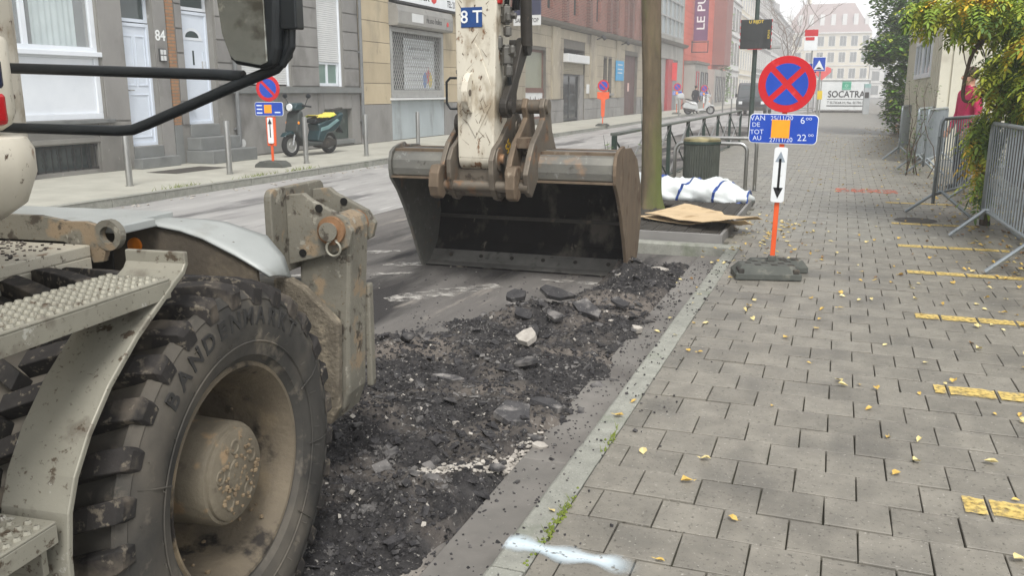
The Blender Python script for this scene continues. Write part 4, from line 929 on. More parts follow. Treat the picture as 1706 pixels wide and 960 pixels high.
# --- grey rusticated house ----------------------------------------------
hB = thing('house', 'grey block faced house with roller shutters behind the green scooter', 'house', (F, 17.5, 0))
HB = [(14.30, 15.19, .0, 3.4), (16.05, 17.88, 1.52, 3.9), (19.07, 20.22, 1.52, 3.9), (19.22, 20.54, .18, .95)]
wall(hB, 'wall', M_grey, 14.06, 20.995, 0, 8.5, HB)
d2 = door(hB, 14.30, 15.19, .75, 2.95, [(14.40, 14.46, 1.85, 2.2), (15.02, 15.08, 1.85, 2.2)], F - .14)
fan = MB(); 
for k in range(12):
    a0, a1 = math.pi * k / 12, math.pi * (k + 1) / 12
    fan.add([(F - .152, 14.745 + .27 * math.cos(a), 2.45 + .19 * math.sin(a)) for a in (a0, a1)] + [(F - .152, 14.745 + .2 * math.cos(a), 2.45 + .13 * math.sin(a)) for a in (a1, a0)], [(0, 1, 2, 3)])
fan.box((F - .155, 14.46, 2.40), (F - .145, 15.03, 2.45)); fan.build('fanlight_frame', M_white, d2)
MB().prism([(14.745 + .2 * math.cos(a), 2.45 + .13 * math.sin(a)) for a in np.linspace(0, math.pi, 12)], 'x', F - .157, F - .1535).build('fanlight', M_pane, d2)
MB().box((F - .157, 14.72, 1.92), (F - .148, 14.765, 2.2)).build('slot_window', M_pane, d2)
MB().box((F - .156, 14.98, 1.78), (F - .147, 15.1, 2.0)).build('notice', mat('notice_paper', (190, 190, 190), (160, 160, 160), 60, .7), d2)
MB().tube([(F - .13, 14.37, 1.9), (F - .06, 14.34, 1.8), (F - .05, 14.345, 1.35), (F - .10, 14.37, 1.15)], .014, 8).build('pull_handle', M_iron, d2)
MB().box((F - .08, 14.42, 1.04), (F - .12, 14.62, 1.10)).build('letter_slot', M_alu, d2)
window(hB, 14.30, 15.19, 2.97, 3.4, F - .14, M_white, .06)
for k, (zt, ext) in enumerate(((.75, .0), (.50, .30), (.25, .62))):
    MB().box((F - .32, 14.24 - .05 * k if k else 14.305, zt - .25), (F + .03 + ext, 15.30 + .12 * k if k else 15.185, zt)).build('door_step', M_blue, hB, bevel=.012)
for (a, b, zz) in ((16.05, 17.88, 1.55), (19.07, 20.22, 2.12)):
    shutter(hB, a + .03, b - .03, zz, 3.88, F - .10)
    MB().box((F - .12, a, 1.52), (F - .06, a + .035, 3.9)).box((F - .12, b - .035, 1.52), (F - .06, b, 3.9)).build('shutter_rail', M_white, hB)
window(hB, 19.1, 20.19, 1.53, 2.14, F - .13, M_white, .075, (19.65,), glass=mat('green_curtain_glass', (118, 140, 130), (100, 122, 114), 3, .2))
zb = [1.52 + .46 * k for k in range(6)]
for (a, b) in ((15.26, 16.03), (17.9, 19.05), (20.24, 20.97)): courses(hB, a, b, zb, F, M_gblk, b - a + .01, .03, .03, st=0)
courses(hB, 14.075, 14.285, [.75 + .46 * k for k in range(7)], F, M_gblk, .5, .03, .03, st=0)
for (a, b) in ((15.32, 17.6), (17.6, 18.95), (18.95, 20.99)): piece('sill_band', M_blue, hB, (F - .05, a + .004, 1.36), (F + .10, b - .004, 1.50))
for (a, b, z0, z1) in ((15.8, 17.55, .03, 1.35), (17.57, 18.93, .03, 1.35), (18.95, 19.2, .03, 1.35), (20.56, 20.98, .03, 1.35), (19.21, 20.55, .97, 1.35)): piece('wall_slab', M_gblk, hB, (F - .05, a, z0), (F + .02, b, z1))
MB().box((F - .14, 19.22, .18), (F - .12, 20.54, .95)).build('basement_panel', mat('dark_green_pane', (66, 78, 72), (50, 60, 56), 3, .35, layers=(((90, 98, 92), 5, .6, .7),)), hB)
MB().box((F - .05, 19.18, .06), (F + .06, 20.6, .17)).build('basement_sill', M_blue, hB, bevel=.01)
MB().cyl((F + .03, 15.9, .30), (F + .035, 15.9, .30), .09, n=14).build('vent', M_shut, hB)

for y_, h_ in ((21.0, 8.4), (57.0, 9.5), (15.72, 8.2)):
    dp = MB().cyl((F + .09, y_, .25), (F + .09, y_, h_), .045, n=10)
    for z in (.6, 2.4, 4.2, 6.0): dp.box((F - .0, y_ - .07, z), (F + .06, y_ + .07, z + .04))
    dp.build('downpipe', mat('zinc_pipe', (128, 130, 130), (108, 110, 110), 3, .6, .3), hB)
# --- sandstone house with the heating shop --------------------------------
hC = thing('shop_building', 'sandstone shop building with a barred window and white shop sign', 'building', (F, 26, 0))
HC = [(22.78, 26.30, 1.33, 3.18)]
wall(hC, 'wall', M_joint, 21.0, 31.0, 0, 9, HC)
zc = [1.05, 1.62, 2.17, 2.72, 3.27, 3.82, 4.37, 4.92, 5.5]
courses(hC, 21.04, 22.74, zc, F, M_sand, 1.7, .03, .014, st=0); courses(hC, 26.34, 30.95, zc, F, M_sand, 1.15, .03, .014)
courses(hC, 22.74, 26.34, [4.55, 4.92, 5.5], F, M_sand, 1.2, .03, .014)
for (a, b) in ((21.03, 22.70), (26.36, 28.6), (28.62, 30.95)): piece('plinth_slab', M_gblk, hC, (F - .05, a, .01), (F + .06, b, 1.04))
MB().box((F - .02, 22.72, .02), (F + .015, 26.34, 1.14)).build('apron_panel', mat('pale_blue_plaster', (164, 172, 174), (148, 156, 158), 1.5, .85, stretch=(1, 1, .4), layers=(((132, 136, 136), 2, .56, .72),)), hC)
MB().box((F - .1, 22.66, 1.15), (F + .14, 26.42, 1.21)).build('shop_sill', M_shut, hC, bevel=.006)
sw = rectframe(MB(), F - .05, F + .04, 22.76, 26.32, 1.22, 3.2, .13).box((F - .04, 22.9, 1.35), (F + .035, 26.2, 1.44)).build('shop_window', M_alu, hC, bevel=.006)
MB().box((F - .20, 22.78, 1.33), (F - .19, 26.3, 3.18)).build('pane', mat('shop_glass_dark', (58, 62, 60), (44, 48, 46), 2, .1), sw)
pst = MB().box((F - .17, 23.95, 1.45), (F - .165, 26.05, 2.95)).build('window_poster', mat('poster_white', (216, 220, 222), (206, 210, 212), 2, .6), sw)
pt = MB()
for (z, a, b, h) in ((2.62, 24.3, 25.7, .09), (2.36, 24.5, 25.5, .05), (2.12, 24.2, 25.7, .04), (1.92, 24.3, 25.2, .04), (1.72, 24.2, 25.3, .03)):
    y = a
    while y < b: w_ = random.uniform(.06, .18); pt.box((F - .164, y, z), (F - .162, min(y + w_, b), z + h)); y += w_ + .05
pt.build('poster_lines', mat('poster_ink', (150, 154, 158), (140, 144, 148), 4, .7), pst, kind='stuff')
for c, y0, zz in (((60, 110, 180), 25.25, 1.5), ((220, 196, 60), 25.65, 1.5), ((190, 60, 60), 25.5, 1.62)):
    MB().blob((F - .162, y0 + .1, zz + .25), (.006, .13, .24), 10, .5, 2, y0).build('poster_figure', flat('poster_%d' % c[0], c), pst)
gl = MB()
for s_ in (1, -1):
    for k in range(-18, 46):
        y0 = 22.8 + k * .125; zlo, zhi = 1.45, 3.15
        a = Vector((F - .02, y0, zlo)); b = Vector((F - .02, y0 + s_ * 1.0, zhi)); t0, t1 = 0, 1
        for lim, up in ((22.84, 0), (26.24, 1)):
            dy = b.y - a.y; t = (lim - a.y) / dy
            if (dy > 0) != bool(up): t0 = max(t0, t)
            else: t1 = min(t1, t)
        if t1 - t0 > .02: gl.tube([a.lerp(b, t0) + Vector((s_ * .008, 0, 0)), a.lerp(b, t1) + Vector((s_ * .008, 0, 0))], .0085, 4)
gl.build('lattice_grille', M_alu, sw)
fz = MB().prism([(F, 3.22), (F + .30, 3.22), (F + .34, 3.28), (F + .34, 3.62), (F + .30, 3.78), (F, 3.86)], 'y', 22.70, 26.45).build('shutter_box', mat('grey_metal_box', (150, 148, 142), (134, 132, 127), 2, .5, .2, layers=(((112, 110, 104), 3, .6, .7),)), hC, bevel=.01)
MB().box((F + .341, 23.55, 3.36), (F + .345, 24.3, 3.6)).build('sticker', M_shut, fz)
lbl(fz, 're.sno bulex', .24, 25.05, 3.47, F + .342, M_txtk, sx=.9)
def flame(y, z, s_, x, parent, m):
    pts = [(0, -.5), (.32, -.38), (.42, -.05), (.30, .28), (.18, .12), (.06, .5), (-.08, .30), (-.16, .08), (-.30, .30), (-.42, -.05), (-.32, -.38)]
    return MB().prism([(y + p[0] * s_, z + p[1] * s_) for p in pts], 'x', x, x + .006).build('flame_logo', m, parent)
M_redp = mat('red_logo', (214, 52, 48), (196, 40, 40), 6, .5)
flame(26.02, 3.45, .16, F + .342, fz, M_redp)
sg_ = MB().box((F + .02, 22.85, 3.92), (F + .16, 27.6, 4.95)).build('shop_sign', mat('sign_white', (226, 228, 228), (214, 217, 218), 2, .45), hC, bevel=.01)
MB().box((F + .01, 22.78, 3.86), (F + .19, 27.66, 3.92)).box((F + .01, 22.72, 3.92), (F + .19, 22.84, 5.0)).build('sign_frame', M_iron, sg_)
lbl(sg_, 'bulex', .50, 24.55, 4.22, F + .163, M_txtk, bold=.006)
flame(25.42, 4.27, .5, F + .162, sg_, M_redp)
lbl(sg_, 'SANI-TIP-TOP', .36, 27.02, 4.42, F + .163, M_txtk, sx=.62, bold=.004); lbl(sg_, 'TEL: 217.18.', .28, 26.9, 4.10, F + .163, M_txtk, sx=.72, bold=.003)
MB().box((F + .15, 27.3, 3.3), (F + .34, 27.5, 3.75)).cyl((F + .25, 27.4, 3.3), (F + .25, 27.4, 3.2), .05).build('alarm_box', M_shut, hC, bevel=.02)

# --- stone and brick warehouse ------------------------------------------
hD = thing('warehouse', 'long warehouse with stone ground floor and red brick upper floor', 'building', (F, 44, 0))
HD = [(34.3, 36.95, .25, 3.12), (39.5, 43.1, .0, 3.35), (46.8, 47.6, 1.3, 3.15), (47.85, 48.65, 1.3, 3.15), (51.7, 55.2, 0, 3.5)]
wall(hD, 'wall', M_joint, 31.0, 57.0, 0, 4.2, HD)
zd = [1.05, 1.6, 2.15, 2.7, 3.25, 3.75, 4.18]
courses(hD, 31.03, 56.95, zd, F, M_sand2, 1.45, .02, .016, holes=[(h[0] - .02, h[1] + .02, h[2], h[3]) for h in HD])
courses(hD, 31.03, 56.95, [.01, .52, 1.04], F, M_gblk, 1.8, .05, .016, holes=[(h[0] - .02, h[1] + .02, h[2], h[3]) for h in HD])
for y in (38.2, 44.5, 50.0): piece('pilaster', M_sand2, hD, (F - .02, y - .55, 1.06), (F + .10, y + .55, 4.19))
MB().prism([(F - .3, 4.2), (F + .16, 4.2), (F + .30, 4.30), (F + .34, 4.42), (F - .3, 4.5)], 'y', 30.6, 57.0).build('cornice', mat('dirty_cornice', (116, 112, 102), (96, 92, 84), 1.5, .9, bump=.3, bsc=20), hD)
HD2 = [(y, y + .8, 4.9, 8.0) for y in (33.5, 37.1, 41.1, 45.2, 49.4, 53.6)]
wall(hD, 'brick_wall', M_brick, 31.0, 57.0, 4.45, 10, HD2)
for y in np.arange(31.4, 57, 1.35):
    if all(not (h[0] - .4 < y < h[1] + .4) for h in HD2): MB().box((F - .05, y - .22, 4.5), (F + .20, y + .22, 9.9)).build('brick_pier', M_brickd, hD)
for h in HD2: window(hD, h[0], h[1], h[2], h[3], F - .15, M_iron, .06, tr=(6.0, 7.0))
rl = MB()
for z in (4.95, 5.25): rl.box((F - .02, 33.4, z), (F, 34.4, z + .03))
rl.build('window_rail', M_iron, hD)
M_brown = mat('brown_frame_paint', (110, 76, 62), (92, 62, 52), 4, .6)
w1 = window(hD, 34.3, 36.95, 1.45, 3.12, F - .12, M_brown, .10, glass=mat('greenish_blind', (136, 138, 118), (120, 122, 104), 1, .4))
pl2 = rectframe(MB(), F - .16, F - .09, 34.3, 36.95, .25, 1.45, .10).build('lower_panel_frame', M_brown, hD)
MB().box((F - .14, 34.4, .35), (F - .11, 36.85, 1.38)).build('white_panel', M_shut, pl2)
gf = MB()
for i in range(7):
    y, z = 34.9 + .22 * i, .75 + .1 * math.sin(i * 2.1)
    gf.tube([(F - .106, y, z), (F - .106, y + .1, z + .35), (F - .106, y + .18, z + .1), (F - .106, y + .05, z + .2)], .014, 4)
gf.build('scribble', mat('graffiti_dark', (70, 74, 78), (90, 70, 70), 6, .6), pl2)
MB().box((F - .1, 39.45, 2.72), (F + .26, 43.15, 3.10)).build('shutter_box', M_shut, hD, bevel=.02)
shutter(hD, 39.5, 43.1, 2.2, 2.72, F - .05, mat('beige_shutter', (150, 142, 122), (134, 126, 108), 3, .6), .08)
window(hD, 39.5, 42.4, .05, 2.2, F - .12, mat('dark_door_frame', (58, 60, 60), (46, 48, 48), 4, .5), .09, (40.95,), glass=mat('dark_glass', (50, 54, 54), (38, 42, 42), 1, .08))
piece('door_pier', M_gblk, hD, (F - .3, 42.42, 0), (F - .03, 43.08, 2.19))
for a, b in ((46.8, 47.6), (47.85, 48.65)): window(hD, a, b, 1.3, 3.15, F - .14, M_iron, .06)
MB().box((F - .05, 46.6, 1.18), (F + .12, 48.85, 1.3)).build('window_sill', M_gblk, hD, bevel=.01)
bd = MB().box((F - .2, 51.7, 0), (F - .16, 55.2, 3.5)).build('door', mat('dark_brown_door', (92, 66, 60), (78, 56, 52), 2, .6), hD)
for y in (52.5, 53.4, 54.3): MB().box((F - .165, y - .01, .1), (F - .155, y + .01, 3.4)).build('door_board_gap', M_iron, bd)
MB().box((F - .158, 53.3, 1.4), (F - .15, 53.7, 1.9)).build('door_notice', mat('notice_red', (190, 120, 110), (210, 200, 190), 60, .7), bd)
MB().box((F + .02, 43.4, 1.3), (F + .10, 43.75, 1.75)).build('letter_box', M_shut, hD, bevel=.01)
for y in (45.0, 50.4): MB().cyl((F + .1, y, 4.0), (F + .45, y, 4.12), .03, n=8).cyl((F + .38, y, 4.18), (F + .55, y, 4.0), .09, n=10).build('flood_lamp', M_iron, hD)
# projecting shop sign
ps = thing('projecting_sign', 'white and dark projecting sign above the warehouse wall', 'sign', (F + .3, 32.2, 3.9))
MB().box((F + .28, 32.15, 3.82), (F + 1.35, 32.24, 4.20)).build('panel', M_shut, ps, bevel=.005)
MB().box((F + .28, 32.14, 4.2), (F + 1.35, 32.25, 4.75)).build('upper_panel', mat('navy_panel', (44, 48, 78), (36, 40, 66), 3, .5), ps)
MB().box((F - .0, 32.17, 4.3), (F + .28, 32.22, 4.36)).build('bracket', M_iron, ps)
text_mb('SANI TIP TOP', .215, frame((F + .815, 32.147, 4.0), (1, 0, 0), (0, 0, 1)), .002, bold=.003, sx=.72).build('lettering', M_txtk, ps)
bs = thing('wall_sign', 'cyan blue notice board on the stone wall between window and brown door', 'sign', (F + .05, 50, 2.5))
MB().box((F + .06, 49.3, 2.0), (F + .12, 51.1, 3.1)).build('board', mat('cyan_board', (52, 150, 196), (44, 134, 180), 3, .5), bs, bevel=.01)
tx = MB()
for z in (2.85, 2.6, 2.4): tx.box((F + .121, 49.6, z), (F + .124, 50.7, z + .06))
tx.build('board_print', M_shut, bs)

# --- concrete garage with metal and glass upper floor ------------------
hE = thing('garage_building', 'garage with red door under a grey metal and glass facade', 'building', (F, 64, 0))
HE = [(61.5, 69.6, 0, 3.7)]
M_conc = mat('pale_concrete', (160, 158, 150), (140, 138, 131), .8, .9, rnd=.05, layers=(((118, 116, 110), .7, .55, .72),), stretch=(1, 1, .4))
wall(hE, 'wall', M_conc, 57.0, 71.8, 0, 4.75, HE)
courses(hE, 57.05, 71.75, [.02, .9, 1.8, 2.7, 3.72, 4.7], F, M_conc, 2.4, .03, .03, holes=HE)
MB().prism([(F - .3, 4.75), (F + .25, 4.75), (F + .4, 4.95), (F - .3, 5.1)], 'y', 57.0, 72.2).build('cornice', MATS['dirty_cornice'], hE)
shutter(hE, 61.5, 65.4, 0, 3.7, F - .15, M_alu, .12)
M_redd = mat('red_door_paint', (164, 52, 54), (146, 44, 48), 2, .55)
MB().box((F - .3, 65.4, 0), (F + .05, 67.3, 3.7)).build('red_pillar', M_redd, hE)
MB().box((F - .2, 67.3, 0), (F - .1, 69.6, 3.7)).build('side_door', mat('grey_side_door', (120, 122, 124), (100, 104, 106), 2, .4), hE)
rs_ = MB().box((F + .02, 67.0, 2.2), (F + .4, 67.1, 3.5)).build('red_notice', mat('bright_red_notice', (216, 60, 60), (200, 50, 52), 3, .5), hE)
wall(hE, 'upper_wall', M_conc, 57.0, 71.8, 5.05, 12, [(57.6, 71.2, 5.4, 11.6)])
for j in range(8):
    for k in range(5):
        y0 = 57.6 + 1.7 * j; z0 = 5.4 + 1.24 * k
        piece('glass_panel', mat('milky_panel', (150, 160, 160), (132, 142, 144), .6, .3, rnd=.1), hE, (F - .14, y0 + .06, z0 + .05), (F - .1, y0 + 1.64, z0 + 1.19))
mm = MB()
for j in range(9): mm.box((F - .12, 57.58 + 1.7 * j - .04, 5.4), (F + .02, 57.58 + 1.7 * j + .06, 11.6))
for k in range(6): mm.box((F - .115, 57.6, 5.4 + 1.24 * k - .05), (F + .01, 71.2, 5.4 + 1.24 * k + .05))
mm.build('mullion', M_alu, hE)

# --- orange clad building ------------------------------------------------
hO = thing('orange_building', 'orange clad building with a purple banner', 'building', (F, 82, 0))
M_or = mat('orange_cladding', (196, 92, 68), (182, 82, 62), .6, .7, rnd=.05)
wall(hO, 'wall', M_or, 71.8, 93.0, 0, 13, [])
for k in range(22):
    piece('cladding_board', M_or, hO, (F - .02, 71.85, 3.9 + .42 * k), (F + .03, 92.95, 3.9 + .42 * k + .40))
MB().box((F + .02, 72.4, 0), (F + .9, 79.5, 3.6)).build('stone_porch', M_conc, hO)
for y in (73.0, 75.6, 78.0):
    window(hO, y, y + 1.3, .6, 3.0, F + .98, M_redd if y < 74 else M_iron, .1)
MB().box((F - .2, 72.3, 3.6), (F + 1.05, 79.6, 3.8)).build('porch_cornice', MATS['dirty_cornice'], hO)
MB().box((F + .02, 84, 0), (F + .9, 92.6, 3.4)).build('stone_porch', M_conc, hO)
for y in (85, 87.5, 90): window(hO, y, y + 1.4, .4, 2.8, F + .98, M_iron, .1)
MB().box((F + .02, 88.2, 3.9), (F + 1.2, 93.0, 12.5)).build('bay', mat('brown_bay', (134, 84, 74), (120, 74, 66), .8, .7), hO)
bn = thing('banner', 'tall purple banner with white letters hanging on the orange building', 'banner', (F + .7, 75.5, 5.4))
MB().box((F + .18, 75.47, 5.5), (F + 1.32, 75.53, 11.5)).build('cloth', mat('purple_cloth', (104, 58, 98), (92, 50, 88), 1.2, .7), bn)
MB().cyl((F, 75.5, 5.4), (F + 1.4, 75.5, 5.4), .04, n=8).box((F + 1.36, 75.46, 4.6), (F + 1.42, 75.54, 5.5)).box((F + .05, 75.46, 4.6), (F + .11, 75.54, 5.5)).box((F + .05, 75.46, 4.55), (F + 1.42, 75.54, 4.62)).build('bracket', M_iron, bn)
text_mb('LE PU', .92, frame((F + .76, 75.462, 7.75), (0, 0, 1), (-1, 0, 0)), .003, bold=.008, sx=1.25).build('lettering', mat('white_lettering', (226, 228, 226), (205, 208, 208), 10, .6), bn)

# --- plain terraces further on -------------------------------------------
def terrace(name, label, face, a0, a1, depth, h, floors, bays, m, mf, roof=None, x=F, gw=.55, gh=.6, base=None):
    """face '+x': facade in plane x running a0..a1 in y; face '-y': facade in plane y=x running a0..a1 in x"""
    r = thing(name, label, 'building', (x, (a0 + a1) / 2, 0) if face == '+x' else ((a0 + a1) / 2, x, 0))
    def P_(u, v, z): return (x - v, u, z) if face == '+x' else (u, x + v, z)      # v into the wall
    def bx(mb, u0, u1, v0, v1, z0, z1):
        p, q = P_(u0, v0, z0), P_(u1, v1, z1); return mb.box([min(p[i], q[i]) for i in range(3)], [max(p[i], q[i]) for i in range(3)])
    bx(MB(), a0, a1, 0, depth, 0, h).build('wall', m, r)
    fh = h / floors; bwid = (a1 - a0) / bays
    for f in range(floors):
        for b in range(bays):
            u = a0 + bwid * (b + .5); w_ = bwid * gw / 2; z0 = fh * f + fh * .2; z1 = z0 + fh * gh
            fr = MB(); bx(fr, u - w_ - .08, u + w_ + .08, -.05, .05, z0 - .12, z0); bx(fr, u - w_ - .08, u + w_ + .08, -.05, .05, z1, z1 + .1); bx(fr, u - w_ - .1, u - w_, -.05, .05, z0, z1); bx(fr, u + w_, u + w_ + .1, -.05, .05, z0, z1)
            bx(fr, u - .03, u + .03, -.03, .02, z0, z1)
            wo_ = fr.build('window', mf, r); g_ = MB(); bx(g_, u - w_, u + w_, -.012, .03, z0, z1); g_.build('pane', M_pane, wo_)
    for f in range(1, floors + 1):
        c_ = MB(); bx(c_, a0, a1, -.14 if f < floors else -.4, .1, fh * f - .12, fh * f + (.04 if f < floors else .15)); c_.build('cornice', mf, r)
    if roof:
        ro = MB(); hr, inset = roof[0], roof[1]
        p = [P_(a0, 0, h + .15), P_(a1, 0, h + .15), P_(a1, depth, h + .15), P_(a0, depth, h + .15), P_(a0 + inset, inset, h + hr), P_(a1 - inset, inset, h + hr), P_(a1 - inset, depth - inset, h + hr), P_(a0 + inset, depth - inset, h + hr)]
        ro.add(p, [(0,1,5,4), (1,2,6,5), (2,3,7,6), (3,0,4,7), (4,5,6,7)]); rf = ro.build('roof', roof[2], r)
        for b in range(bays):
            u = a0 + bwid * (b + .5); d_ = MB(); bx(d_, u - .5, u + .5, inset * .25, inset * 1.0, h + hr * .25, h + hr * .62); d_.build('dormer', mf, rf)
        c_ = MB(); bx(c_, a0 + inset + .5, a0 + inset + 1.5, depth * .4, depth * .4 + 1, h + hr, h + hr + 1.2); c_.build('chimney', m, rf)
    return r
M_cream = mat('cream_render', (214, 206, 184), (198, 190, 170), .5, .85)
M_wht = mat('white_render', (214, 214, 210), (198, 198, 194), .5, .85)
M_pinkr = mat('pink_render', (196, 140, 122), (180, 126, 110), .5, .85)
M_slate = mat('slate_roof', (112, 112, 118), (92, 92, 98), .8, .7)
M_tile = mat('hazed_red_tile_roof', (156, 136, 130), (142, 124, 120), .8, .8)  # tile red paled toward grey, putting distance haze into the colour
terrace('terrace_house', 'pale pink terrace house beyond the orange building', '+x', 93.2, 100, 9, 14, 4, 3, M_pinkr, M_wht)
terrace('terrace_house', 'white terrace house beyond the pale pink one', '+x', 100.1, 112, 9, 15, 4, 4, M_wht, M_gblk)
terrace('terrace_house', 'cream terrace house beyond the white one', '+x', 112.2, 130, 9, 14, 4, 6, M_cream, M_wht)
terrace('terrace_house', 'grey terrace house farther than the cream one', '+x', 130.2, 160, 9, 16, 4, 9, M_gblk, M_wht)
terrace('terrace_house', 'farthest white terrace house on the left side', '+x', 160.2, 224, 9, 15, 4, 18, M_wht, M_gblk)
terrace('corner_building', 'cream corner building with a large red mansard roof closing the street', '-y', -15, 5.4, 14, 15.2, 4, 8, M_cream, M_wht, (7.2, 4.4, M_tile), x=232)
terrace('corner_building', 'pale grey building left of the cream corner building', '-y', -36, -15.3, 14, 19, 5, 8, M_wht, M_gblk, (5.0, 3.0, M_slate), x=228)
terrace('corner_building', 'light building right of the cream corner building', '-y', 5.7, 28, 14, 13.6, 4, 8, M_wht, M_gblk, (4.4, 3.0, M_slate), x=236)
# ================================================================ street furniture
M_inox = mat('brushed_steel', (176, 176, 172), (156, 156, 153), 6, .32, .85, stretch=(4, 4, .6))
M_green = mat('dark_green_paint', (48, 64, 56), (38, 52, 46), 5, .5, layers=(((84, 90, 82), 9, .64, .72),))
M_sred = mat('sign_red', (196, 30, 38), (184, 26, 34), 3, .4, layers=(((206, 62, 62), 7, .64, .7),))
M_sblue = mat('sign_blue', (30, 74, 176), (26, 66, 162), 3, .4, layers=(((54, 96, 186), 8, .66, .72),))
M_sor = mat('orange_pole_paint', (226, 96, 48), (212, 84, 40), 4, .5, layers=(((190, 90, 60), 12, .66, .72),))
M_stick = mat('orange_sticker', (244, 162, 40), (236, 150, 32), 6, .6)
M_swhite = mat('sign_white_enamel', (226, 228, 228), (214, 217, 217), 4, .45, layers=(((190, 190, 186), 9, .66, .72),))
M_base = mat('rubber_foot', (88, 90, 84), (72, 74, 70), 7, .85, bump=.3, bsc=50, layers=(((120, 118, 108), 6, .58, .7),))
M_chalk = mat('white_marker', (220, 226, 236), (200, 210, 226), 20, .7)
def bollard(loc, label, group, src=None):
    if src: return place(src, loc, 0, label)
    b = thing('bollard', label, 'bollard', loc, 0, group); x, y, z = loc
    MB().lathe([(.048, 0), (.048, .88), (.044, .905), (.0, .912)], loc, 'z', 20).build('post', M_inox, b, smooth='auto')
    MB().lathe([(.062, 0), (.062, .012), (.049, .014)], loc, 'z', 20).build('collar', M_inox, b)
    return b
G = 'steel bollards along the far kerb'
b0 = bollard((-10.02, 10.36, 0), 'steel bollard standing in front of door 84', G)
for (x, y, l) in ((-9.855, 12.497, 'steel bollard between the steps and the parking ban sign'), (-9.90, 14.92, 'steel bollard in front of the green scooter'), (-9.80, 17.13, 'steel bollard to the right of the green scooter'),
               (-9.80, 19.7, 'steel bollard in front of the shop apron, just left of the excavator arm'), (-9.8, 22.35, 'steel bollard mostly hidden behind the excavator arm')): bollard((x, y, 0), l, G, b0)
for k, (x, y) in enumerate(((-9.0, 52.5), (-7.9, 58.5), (-7.6, 61.5), (-7.3, 64.0), (-6.9, 66.5), (-6.6, 69), (-6.2, 71.5))):
    c = bollard((x, y, 0), ('distant steel bollard just left of the white scooter', 'second distant steel bollard, right behind the white scooter', 'third distant steel bollard from the white scooter', 'fourth distant steel bollard from the white scooter', 'fifth distant steel bollard from the white scooter', 'sixth distant steel bollard from the white scooter', 'last distant steel bollard of the row before the dark van')[k], G, b0); c['group'] = 'distant bollards by the white scooter'

